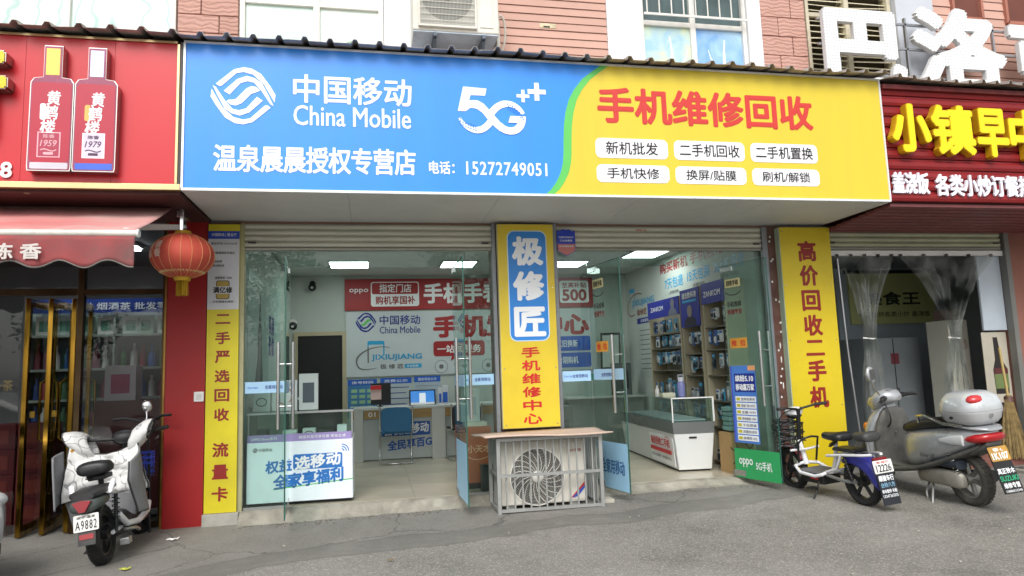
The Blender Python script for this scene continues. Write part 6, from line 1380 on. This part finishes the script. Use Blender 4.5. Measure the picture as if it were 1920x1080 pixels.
# plate and flap, facing rearwards
pp_ = Plane((-.33, .0, .53), (0, -1, 0), (.30, 0, .954))
panel(t, pp_, -.085, -.37, .085, -.02, mat('flap black', '17181a', .6, dirt=.2), 'mud_flap', .0, th=.008)
panel(t, pp_, -.085, -.12, .085, -.005, mat('plate amber', 'b58a3c', .4, var=.1, dirt=.3, dscale=9), 'number_plate', .006, r=.01)
text(t, '鄂·L', pp_, -.045, -.045, .045, -.018, PRINTW, .02, .009); text(t, '1K107', pp_, -.072, -.108, .072, -.053, PRINTW, .03, .009)
text(t, '真正铃木', pp_, -.075, -.22, .075, -.175, PRINTW, .024, .004); text(t, 'SUZUKI', pp_, -.078, -.275, .078, -.235, mat('flap green', '2fae7c', .5), .02, .004); text(t, '维修专营', pp_, -.07, -.33, .07, -.288, PRINTW, .02, .004); text(t, '13886512345', pp_, -.07, -.36, .07, -.343, PRINTW, .01, .004)
MB().loft([(-.32, 0, .55, .07, .02), (-.2, 0, .48, .1, .03), (.05, 0, .43, .1, .03)], 16, 3).build('rear_fender', DSIL, t, 60)
# drive side
MB().loft([(-.06, .105, .225, .02, .05), (-.02, .115, .23, .04, .075), (.12, .125, .235, .048, .07), (.3, .125, .235, .05, .07), (.42, .12, .24, .045, .07), (.47, .11, .24, .02, .045)], 22, 2.6).build('drive_cover', mat('dusty alloy', '9a978e', .5, .5, var=.12, dirt=.4, dscale=6), t, 60)
MB().box(.1, .5, -.12, .085, .16, .34).build('engine_block', mat('engine dark', '35342f', .7, .3, var=.2), t, bev=.03)
MB().cyl((-.1, -.13, .24), (.3, -.14, .2), .05, .045, n=16).build('exhaust', BLACKPL, t, 40)
MB().loft([(-.05, .1, .36, .05, .04), (.12, .1, .37, .06, .05), (.25, .1, .36, .05, .04)], 18, 2.6).build('air_box', mat('air box blue black', '2b3440', .6, dirt=.3), t, 60)
spring(t, (-.02, .12, .28), (.03, .13, .47), .024, CHROME, 7)
for s in (-1, 1): MB().tube([(.42, s*.06, .16), (.40, s*.13, .07), (.37, s*.15, .012), (.43, s*.17, .01)], .010, 8).build('centre_stand', ALU, t, 60)
MB().tube([(.30, .12, .17), (.24, .19, .09), (.2, .24, .012)], .010, 8).build('side_stand', ALU, t, 60)
sp2 = Plane((.30, .178, .40), (-1, 0, 0), (0, 0, 1)); text(t, 'Exover 125', sp2, -.02, .0, .15, .035, BLACKP, .008, .006, shear=.25)

# ------------------------------------------------------------------ small white electric bike
t = thing('electric_bicycle', 'small white electric bicycle with black tyres beside the green foot panel', 'electric bicycle', (4.17, -1.40, gz(4.17, -1.4)-.002), None, R(94), R(-4))
DGR = mat('deck grey', '5f6064', .7, var=.1, dirt=.3, dirtcol='8d8a80', dscale=8); FBL = mat('fender blue', '32348c', .35, var=.06, coat=.2)
wheel(t, 0, .205, .075, BLACKPL, 5); wheel(t, .94, .205, .075, BLACKPL, 5)
loop = [(.36, -.10, .24), (.34, -.14, .235), (.42, -.155, .215), (.62, -.155, .225), (.72, -.13, .27), (.745, 0, .29), (.72, .13, .27), (.62, .155, .225), (.42, .155, .215), (.34, .14, .235), (.36, .10, .24)]
MB().tube(loop, .016, 10, True).build('frame_loop', WPNT, t, 60)
MB().box(.37, .70, -.135, .135, .225, .245).build('footboard', DGR, t, bev=.008); MB().box(.39, .66, -.10, .10, .13, .224).build('battery_case', BLACKPL, t, bev=.012); MB().box(.45, .55, .101, .106, .17, .2).build('battery_label', REDP, t)
MB().tube([(.72, 0, .27), (.76, 0, .42), (.79, 0, .52)], [.026, .022, .02], 10).build('down_tube', WPNT, t, 60)
MB().tube([(.80, 0, .40), (.765, 0, .62), (.735, 0, .80)], .021, 10).build('steering_stem', BLACKPL, t, 60)
for s in (-1, 1):
    MB().tube([(.80, s*.02, .44), (.83, s*.06, .40), (.94, s*.062, .205)], .013, 8).build('fork_leg', BLACKPL, t, 60); MB().cyl((.73, s*.02, .80), (.70, s*.17, .825), .011, n=8).build('handlebar', BLACKPL, t, 40); MB().cyl((.70, s*.17, .825), (.665, s*.28, .83), .016, n=10).build('handlebar_grip', RUBBER, t, 40); MB().tube([(.72, s*.15, .825), (.71, s*.21, .815), (.68, s*.27, .82)], .005, 6).build('brake_lever', BLACKPL, t, 60)
MB().loft([(.74, 0, .77, .05, .03), (.78, 0, .775, .085, .045), (.84, 0, .77, .08, .045), (.88, 0, .755, .04, .025)], 20, 2.4).build('headlight_pod', WPNT, t, 60); MB().loft([(.745, 0, .735, .04, .02), (.80, 0, .73, .075, .03), (.87, 0, .735, .05, .02)], 18, 2.4).build('pod_base', BLACKPL, t, 60)
zc_[0] = .205; arc_fender(t, .94, .235, .045, 30, 150, mat('fender maroon', '7a2a2c', .4), 'mudguard')
# front basket with a tangle of cable
bas = MB()
for k in range(14):
    a = 2*math.pi*k/14; bas.tube([(.93+.10*math.cos(a), .13*math.sin(a), .43), (.94+.13*math.cos(a), .16*math.sin(a), .64)], .0035, 4)
bk = bas.build('basket_wires', BLACKPL, t, 60); bk['kind'] = 'stuff'
for z, q in ((.43, 1.0), (.5, 1.1), (.57, 1.2), (.64, 1.28)): MB().tube([(.935+.10*q*math.cos(2*math.pi*k/24), .128*q*math.sin(2*math.pi*k/24), z) for k in range(24)], .005, 5, True).build('basket_ring', BLACKPL, t, 60)
random.seed(5)
cb = MB().tube([(.93+.10*math.cos(i*.55)*(1+.15*math.sin(i*1.7)), .14*math.sin(i*.55)*(1+.2*math.cos(i*1.3)), .45+.0022*i+.025*math.sin(i*.9)) for i in range(110)], .007, 5).build('cable_coil', mat('grey black cable', '2c2f33', .5), None, 60)
cb.matrix_world = Matrix.Translation(t.location) @ Matrix.Rotation(R(94), 4, 'Z') @ Matrix.Rotation(R(-4), 4, 'X'); tag(cb, 'tangled dark cable coil lying in the white bicycle basket', 'cable')
MB().tube(bez((.735, .06, .80), (.95, .2, .75), (.9, .1, .5), (.8, .04, .42), 14), .005, 6).build('brake_cable', BLACKPL, t, 60); MB().tube(bez((.735, -.06, .80), (.98, -.1, .85), (.98, .05, .6), (.82, .02, .45), 14), .005, 6).build('brake_cable', BLACKPL, t, 60)
# knee guard hoop (child rail)
MB().tube([(.70, .10, .30), (.66, .11, .48), (.62, .09, .53), (.60, .0, .545), (.62, -.09, .53), (.66, -.11, .48), (.70, -.10, .30)], .010, 8).build('child_rail', BLACKPL, t, 60); MB().tube([(.72, -.16, .42), (.70, 0, .415), (.72, .16, .42)], .012, 8).build('child_footrest', WPNT, t, 60)
# rear
MB().tube([(.36, 0, .24), (.30, 0, .36), (.27, 0, .52)], .019, 10).build('seat_tube', WPNT, t, 60); saddle(t, .27, .575, .30, .105, .045, .075, SEAT)
spring(t, (.30, .045, .49), (.20, .045, .545), .014, BLACKPL, 5)
for s in (-1, 1):
    MB().tube([(.33, s*.07, .40), (.1, s*.09, .43), (-.14, s*.085, .45), (-.20, s*.05, .455)], .0125, 8).build('rack_tube', WPNT, t, 60); MB().tube([(.36, s*.08, .25), (.2, s*.085, .3), (.12, s*.09, .43)], .013, 8).build('rack_stay', WPNT, t, 60); MB().tube([(.36, s*.07, .22), (.15, s*.075, .2), (0, s*.07, .205)], .016, 8).build('swing_arm', ALU, t, 60)
    spring(t, (.03, s*.085, .22), (.09, s*.085, .40), .021, BLACKPL, 7)
MB().box(-.02, .24, -.08, .08, .455, .485).build('rear_cushion', SEAT, t, bev=.012); saddle(t, -.10, .60, .20, .095, .06, .08, mat('rear cushion', '3a3b3a', .5), 'rear_backrest'); MB().cyl((-.12, 0, .46), (-.115, 0, .57), .014, n=8).build('backrest_post', ALU, t, 40)
arc_fender(t, 0, .238, .055, 40, 190, FBL, 'mudguard')
for s in (-1, 1):
    b = MB(); b.grid(lambda u, v: ((.235-.095*v*math.sin(math.pi*u)**.5)*math.cos(R(45+140*u)), s*(.056+.012*v), .205+(.235-.095*v*math.sin(math.pi*u)**.5)*math.sin(R(45+140*u))), 18, 4); b.build('mudguard_side', FBL, t, 180, solid=.004)
MB().box(-.245, -.205, -.065, .065, .395, .435).build('tail_light', mat('maroon lens', '7c1a20', .2), t, bev=.008); MB().tube([(-.2, 0, .45), (-.225, 0, .42), (-.235, 0, .36)], .010, 6).build('plate_stay', BLACKPL, t, 60)
bp3 = Plane((-.25, 0, .385), (0, -1, 0), (.18, 0, .984))
panel(t, bp3, -.085, -.33, .085, -.02, mat('flap navy', '20242c', .6, dirt=.15), 'mud_flap', -.002, th=.006); panel(t, bp3, -.095, -.075, .095, .03, mat('plate white', 'e6e6e2', .4), 'number_plate', .004, r=.008)
text(t, '鄂·咸宁', bp3, -.06, .003, .06, .022, REDP, .01, .007); text(t, '12226', bp3, -.075, -.065, .075, -.005, BLACKP, .016, .007)
text(t, '顺捷车行', bp3, -.075, -.14, .075, -.092, PRINTW, .024, .002); text(t, '台铃八方', bp3, -.07, -.19, .07, -.15, mat('flap pale blue', '86b4d0', .5), .02, .002); text(t, '修车配件 补胎', bp3, -.075, -.235, .075, -.205, PRINTW, .018, .002); text(t, '13247263355', bp3, -.075, -.27, .075, -.247, PRINTW, .014, .002)
MB().tube([(.42, .12, .16), (.40, .18, .08), (.39, .23, .01), (.36, .24, .008)], .009, 8).build('side_stand', BLACKPL, t, 60); MB().box(-.02, .05, -.1, -.06, .17, .24).build('rear_brake', ALU, t, bev=.01)
for s in (-1, 1): MB().box(.38, .46, s*.2-.04, s*.2+.04, .11, .125).build('pedal', BLACKPL, t, bev=.004)

# ------------------------------------------------------------------ moped with white quilted wind cover
t = thing('covered_moped', 'electric moped with white patterned wind cover before the liquor shop', 'moped', (-1.965, -1.07, gz(-1.96, -1.07)-.002), None, R(92.5), R(-7))
BPL = mat('moped dark plastic', '2a2b2d', .45, var=.08, dirt=.2, dirtcol='77726a', dscale=5)
wheel(t, 0, .215, .10, BLACKPL, 5); wheel(t, 1.02, .215, .09, BLACKPL, 5)
zc_[0] = .215; arc_fender(t, 1.02, .25, .06, 30, 160, BPL); arc_fender(t, 0, .25, .065, 70, 150, BPL)
for s in (-1, 1):
    MB().cyl((1.02, s*.07, .215), (.86, s*.07, .55), .017, n=10).build('fork_leg', BLACKPL, t, 40); MB().cyl((1.0, s*.085, .3), (.97, s*.085, .36), .012, n=8).build('fork_reflector', mat('rust red', 'a0482c', .5), t)
    MB().tube([(.74, s*.15, .30), (.62, s*.165, .25), (.35, s*.165, .22), (.16, s*.135, .24), (.06, s*.115, .33)], .023, 10).build('frame_tube', WPNT, t, 60)
    MB().tube([(.0, s*.08, .215), (.22, s*.09, .22), (.3, s*.09, .23)], .016, 8).build('swing_arm', WPNT, t, 60)
    spring(t, (.02, s*.10, .24), (.08, s*.10, .46), .026, BLACKPL, 7)
    MB().tube([(.22, s*.05, .46), (.08, s*.10, .50), (-.12, s*.125, .535), (-.07, s*.14, .60)], .019, 8).build('rack_tube', WPNT, t, 60)
    MB().cyl((.78, s*.05, .86), (.72, s*.33, .90), .012, n=8).build('handlebar', BLACKPL, t, 40); MB().cyl((.73, s*.25, .89), (.70, s*.37, .90), .018, n=10).build('handlebar_grip', RUBBER, t, 40)
MB().loft([(.12, 0, .24, .08, .09), (.2, 0, .25, .11, .1), (.34, 0, .24, .115, .1), (.5, 0, .2, .11, .07), (.66, 0, .19, .1, .05)], 22, 3).build('battery_housing', BPL, t, 60); MB().box(.30, .72, -.15, .15, .185, .205).build('footboard', BPL, t, bev=.008)
MB().tube([(.70, 0, .2), (.80, 0, .42), (.82, 0, .6)], .03, 10).build('down_tube', WPNT, t, 60); MB().tube([(.86, 0, .5), (.80, 0, .72), (.77, 0, .88)], .022, 10).build('steering_stem', BLACKPL, t, 60)
MB().loft([(.75, 0, .86, .06, .04), (.80, 0, .87, .10, .06), (.88, 0, .85, .08, .06), (.92, 0, .83, .03, .03)], 20, 2.4).build('headlight_pod', BPL, t, 60)
for s in (-1, 1):
    if s > 0: continue
    MB().tube([(.74, s*.16, .90), (.76, s*.2, 1.0), (.78, s*.20, 1.06)], .007, 6).build('mirror_stem', CHROME, t, 60)
    MB().ball((.78, s*.205, 1.10), .022, .042, .055, 16, 10).build('mirror', CHROME, t, 180)
saddle(t, .10, .70, .32, .125, .06, .10, SEAT); MB().cyl((.12, 0, .52), (.11, 0, .66), .02, n=10).build('seat_post', BLACKPL, t, 40); MB().box(.02, .2, -.06, .06, .61, .645).build('seat_bracket', BLACKPL, t, bev=.006); spring(t, (.0, .05, .63), (.0, .05, .68), .015, BLACKPL, 4)
MB().loft([(-.30, 0, .535, .07, .02), (-.22, 0, .545, .11, .028), (.0, 0, .55, .115, .03), (.15, 0, .545, .09, .025)], 20, 3.5).build('rear_rack_pad', BPL, t, 60)
MB().loft([(-.315, 0, .47, .05, .035), (-.29, 0, .47, .09, .05), (-.2, 0, .48, .11, .05), (-.05, 0, .485, .1, .04)], 20, 2.6).build('tail_unit', mat('tail grey', '4b5250', .5, dirt=.2), t, 60)
mp3 = Plane((-.325, 0, .47), (0, -1, 0), (.1, 0, .995))
panel(t, mp3, 0, 0, 0, 0, mat('tail red', '8a1a26', .2, coat=.4), 'tail_light', .012, th=.03, poly=[(-.06, .035), (-.018, -.035), (.018, -.035), (.06, .035), (.0, .045)])
bq = Plane((-.29, -.01, .405), (0, -1, 0), (.22, 0, .975))
panel(t, bq, -.08, -.105, .08, .01, mat('moped plate', 'e4e4df', .4, var=.04, dirt=.2, dscale=9), 'number_plate', .004, r=.008)
text(t, '咸宁·温泉', bq, -.06, -.018, .06, .0, BLACKP, .01, .007); text(t, 'A9882', bq, -.068, -.092, .068, -.03, BLACKP, .008, .007, space=1.25)
panel(t, bq, -.055, -.20, .055, -.11, BPL, 'mud_flap', -.004, th=.008); panel(t, bq, -.045, -.16, .045, -.125, mat('flap reflector', '9a2a2e', .3), 'reflector', .001, r=.008)
MB().box(-.275, -.26, -.012, .012, .36, .46).build('plate_stay', BLACKPL, t)
MB().tube([(.40, .12, .18), (.36, .2, .08), (.34, .26, .01)], .011, 8).build('side_stand', BLACKPL, t, 60); MB().box(.05, .13, -.17, -.1, .10, .15).build('foot_peg', ALU, t, bev=.006); MB().tube([(.15, -.12, .2), (.28, -.16, .18), (.36, -.16, .15)], .014, 8).build('kick_bar', ALU, t, 60)
# quilted cover: rider side apron hung from the handlebar with two hand sleeves
def quilt_mat(name, base, pat):
    m = bpy.data.materials.new(name); m.use_nodes = True; tt = m.node_tree; N = tt.nodes; L = tt.links; b = N['Principled BSDF']; b.inputs['Roughness'].default_value = .75
    tc = N.new('ShaderNodeTexCoord'); vo = N.new('ShaderNodeTexVoronoi'); vo.inputs['Scale'].default_value = 6.5; L.new(tc.outputs['Object'], vo.inputs['Vector'])
    ns = N.new('ShaderNodeTexNoise'); ns.inputs['Scale'].default_value = 9; L.new(tc.outputs['Object'], ns.inputs['Vector'])
    cp2 = N.new('ShaderNodeValToRGB'); e = cp2.color_ramp.elements; e[0].position = 0; e[0].color = (*lin('b98f3a'), 1); e[1].position = .25; e[1].color = (*lin(base), 1); cp2.color_ramp.interpolation = 'CONSTANT'
    for q, c in ((.62, pat), (.66, base)): k = e.new(q); k.color = (*lin(c), 1)
    sb = N.new('ShaderNodeMath'); sb.operation = 'MULTIPLY_ADD'; sb.inputs[1].default_value = 1.0; L.new(vo.outputs['Distance'], sb.inputs[0])
    m3 = N.new('ShaderNodeMath'); m3.operation = 'MULTIPLY'; m3.inputs[1].default_value = .35; L.new(ns.outputs['Fac'], m3.inputs[0]); L.new(m3.outputs[0], sb.inputs[2])
    L.new(sb.outputs[0], cp2.inputs[0]); L.new(cp2.outputs[0], b.inputs['Base Color'])
    n4 = N.new('ShaderNodeTexNoise'); n4.inputs['Scale'].default_value = 14; L.new(tc.outputs['Object'], n4.inputs['Vector']); bp4 = N.new('ShaderNodeBump'); bp4.inputs['Strength'].default_value = .5; bp4.inputs['Distance'].default_value = .02; L.new(n4.outputs['Fac'], bp4.inputs['Height']); L.new(bp4.outputs[0], b.inputs['Normal']); return m
QW = quilt_mat('quilt white print', 'e6e6e4', 'a9a9aa'); QG = mat('quilt grey lining', '86878a', .85, var=.08, scale=8, bump=.3, bscale=25)
cv = thing('wind_cover', 'white quilted wind cover with grey lining draped over the moped handlebar', 'wind cover', (-1.965, -1.07, gz(-1.96, -1.07)-.002), None, R(92.5), R(-7))
def apron(u, v):
    s = 2*u-1; top = .76+.09*abs(s)**2.2-.01*s; bot = .44
    z = top-(top-bot)*v
    x = .66-.16*abs(s)**2*(.4+.6*v)-.03*math.sin(math.pi*v)+.014*math.sin(9*u+5*v)+.035*noise.noise((u*5, v*5, 2))+.02*noise.noise((u*11, v*9, 4))
    return (x, -(s*(.255+.06*v))+.10+.02*noise.noise((u*3, v*4, 8)), z)
MB().grid(apron, 40, 28).build('apron', QW, cv, 180, solid=.022)
def lower(u, v):
    s = 2*u-1; z = .45-.25*v-.02*abs(s); x = .665-.12*abs(s)**2+.02*v+.01*math.sin(7*u)
    return (x, .14-(s*(.26-.04*v)), z)
MB().grid(lower, 26, 12).build('lower_skirt', QG, cv, 180, solid=.014)
def flap(u, v): # near side wing folded back showing the lining
    return (.56-.40*u*(1-.55*abs(v-.45))+.01*math.sin(8*v), -.165-.03*math.sin(math.pi*u)-.02*v, .79-.10*u-(.52-.12*u)*v+.05*u*math.sin(math.pi*v))
MB().grid(flap, 18, 22).build('side_wing', QG, cv, 180, solid=.014)
def wing2(u, v): return (.55-.22*u, .385+.03*math.sin(math.pi*u)+.02*v, .84-.05*u-.36*v+.03*math.sin(5*v))
MB().grid(wing2, 12, 16).build('side_wing', QG, cv, 180, solid=.014)
for s in (-1, 1):
    rings = []
    for i in range(9):
        f = i/8; cx2, cy2, cz2 = .70-.05*f, s*(.15+.16*f)+.065, .84+.07*f; r1 = .085+.02*math.sin(math.pi*f)-.012*f
        rings.append([(cx2+r1*1.1*math.cos(a)+.012*noise.noise((a, f*4, s)), cy2+.03*math.sin(a)*s, cz2+r1*math.sin(a)+.01*noise.noise((a*2, f*3, 5+s))) for a in [2*math.pi*k/20 for k in range(20)]])
    MB().rings(rings, False).build('hand_sleeve', QW, cv, 180, solid=.014); MB().tube(rings[-1], .009, 6, True).build('sleeve_binding', mat('binding dark', '3a3b3d', .8), cv, 60)
MB().tube([apron(i/30, 0) for i in range(31)], .009, 6).build('edge_binding', MATS['binding dark'], cv, 60)
for e_ in (0, 1): MB().tube([apron(e_, i/20) for i in range(21)], .008, 6).build('edge_binding', MATS['binding dark'], cv, 60)
MB().tube([flap(1, i/20) for i in range(21)]+[flap(1-i/12, 1) for i in range(1, 13)], .008, 6).build('edge_binding', MATS['binding dark'], cv, 60)
# blue bicycle part behind the moped and the corner of a parked white car at the left edge
t = thing('parked_bicycle', 'dark bicycle with blue basket standing behind the covered moped', 'bicycle', (-1.93, -.12, gz(-1.9, -.1)), None, R(80), R(-3))
MB().tube([(.0, 0, .0), (.02, 0, .45), (.0, 0, .95)], .012, 8).build('fork_post', BLACKPL, t, 60); MB().tube([(.0, 0, .95), (-.05, .16, 1.0), (-.08, .25, 1.0)], .012, 8).build('handlebar', BLACKPL, t, 60); MB().tube([(.0, 0, .95), (-.05, -.16, 1.0), (-.08, -.25, 1.0)], .012, 8).build('handlebar', BLACKPL, t, 60)
BBL = mat('basket blue', '2440b0', .4)
for i in range(5):
    MB().tube([(-.14+.09*math.cos(2*math.pi*k/20), -.02+.1*math.sin(2*math.pi*k/20), .52+i*.045) for k in range(20)], .006, 5, True).build('basket_ring', BBL if i > 1 else BLACKPL, t, 60)
for k in range(10): a = 2*math.pi*k/10; MB().tube([(-.14+.08*math.cos(a), -.02+.09*math.sin(a), .5), (-.14+.09*math.cos(a), -.02+.1*math.sin(a), .7)], .005, 4).build('basket_wire', BBL, t, 60)

# ------------------------------------------------------------------ white car whose corner enters at the left edge
t = thing('parked_car', 'white car whose rounded front corner shows at the left edge', 'car', (-5.295, -2.02, gz(-5, -2)), None, 0.0)
CARW = mat('car white', 'd8dadc', .22, var=.02, coat=.6, dirt=.1); CGL = mat('car glass', '1c2226', .06, var=.05)
MB().loft([(-.85, 0, .58, .5, .16), (-.8, 0, .57, .7, .24), (-.6, 0, .58, .82, .31), (0, 0, .58, .86, .34), (1.5, 0, .58, .87, .34), (2.3, 0, .53, .86, .30), (2.65, 0, .49, .78, .26), (2.8, 0, .46, .66, .21), (2.88, 0, .44, .45, .15)], 32, 3.4).build('body', CARW, t, 60)
MB().loft([(-.65, 0, .95, .55, .06), (-.35, 0, 1.12, .66, .22), (.5, 0, 1.16, .69, .27), (1.15, 0, 1.10, .67, .22), (1.8, 0, .93, .6, .05)], 28, 3.2).build('cabin_glass', CGL, t, 60)
MB().loft([(-.3, 0, 1.40, .5, .02), (.2, 0, 1.425, .58, .025), (.8, 0, 1.41, .56, .022), (1.05, 0, 1.37, .5, .012)], 24, 3.5).build('roof', CARW, t, 60)
for x in (0.0, 2.1):
    for sy in (-.74, .74):
        MB().lathe([(.19, -.09), (.27, -.1), (.305, -.06), (.305, .06), (.27, .1), (.19, .09)], (x, sy, .305), (0, 1, 0), 36, True).build('wheel', RUBBER, t, 50); MB().cyl((x, sy-.08, .305), (x, sy+.08, .305), .19, n=28).build('rim', ALU, t, 40)
for sy in (-.6, .6): MB().ball((2.72, sy, .6), .1, .13, .06, 16, 10).build('headlight', mat('clear lens', 'c8cccd', .1, var=.05), t, 180)
MB().box(2.82, 2.9, -.4, .4, .28, .36).build('bumper_grille', BLACKPL, t, bev=.01)
# ================================================================== across the street (seen mirrored in the glass)
LEAF = mat('street leaf', '4c6a34', .6, var=.25, scale=2); BARK = mat('street bark', '5a4c3e', .9, var=.2)
def street_tree(x, y, h, cr, seed, label):
    random.seed(seed); t = thing('street_tree', label, 'tree', (x, y, gz(x, y)), 'trees across the street'); g = gz(x, y)
    MB().tube([(x, y, g), (x+.1, y, h*.3), (x, y+.1, h*.55), (x+.1, y, h*.8)], [.2, .16, .11, .05], 10).build('trunk', BARK, t, 60)
    for k in range(6):
        a = k*1.1; MB().tube([(x, y, h*(.35+.06*k)), (x+cr*.4*math.cos(a), y+cr*.4*math.sin(a), h*(.5+.06*k)), (x+cr*.8*math.cos(a), y+cr*.8*math.sin(a), h*(.58+.06*k))], [.07, .045, .015], 7).build('limb', BARK, t, 60)
    b = MB(); cl = [(x+random.gauss(0, cr*.45), y+random.gauss(0, cr*.45), h*random.uniform(.45, 1.0)) for _ in range(34)]
    for c in cl:
        for _ in range(70):
            p = Vector(c)+Vector((random.gauss(0, .45), random.gauss(0, .45), random.gauss(0, .35))); u = Vector((random.gauss(0, 1), random.gauss(0, 1), random.gauss(0, 1))).normalized(); v = u.orthogonal().normalized()
            b.add([p-u*.13, p+v*.06, p+u*.13, p-v*.06], [(0, 1, 2, 3)])
    b.build('crown', LEAF, t)['kind'] = 'stuff'
for i, (x, y, h, c) in enumerate(((-13, -26, 6.5, 2.4), (-5, -27, 7.2, 2.6), (4, -26, 6.8, 2.4), (14, -27, 7.0, 2.4))):
    street_tree(x, y, h, c, 20+i, 'leafy street tree across the road, %s from the left behind the viewer' % ('first', 'second', 'third', 'fourth', 'fifth')[i])
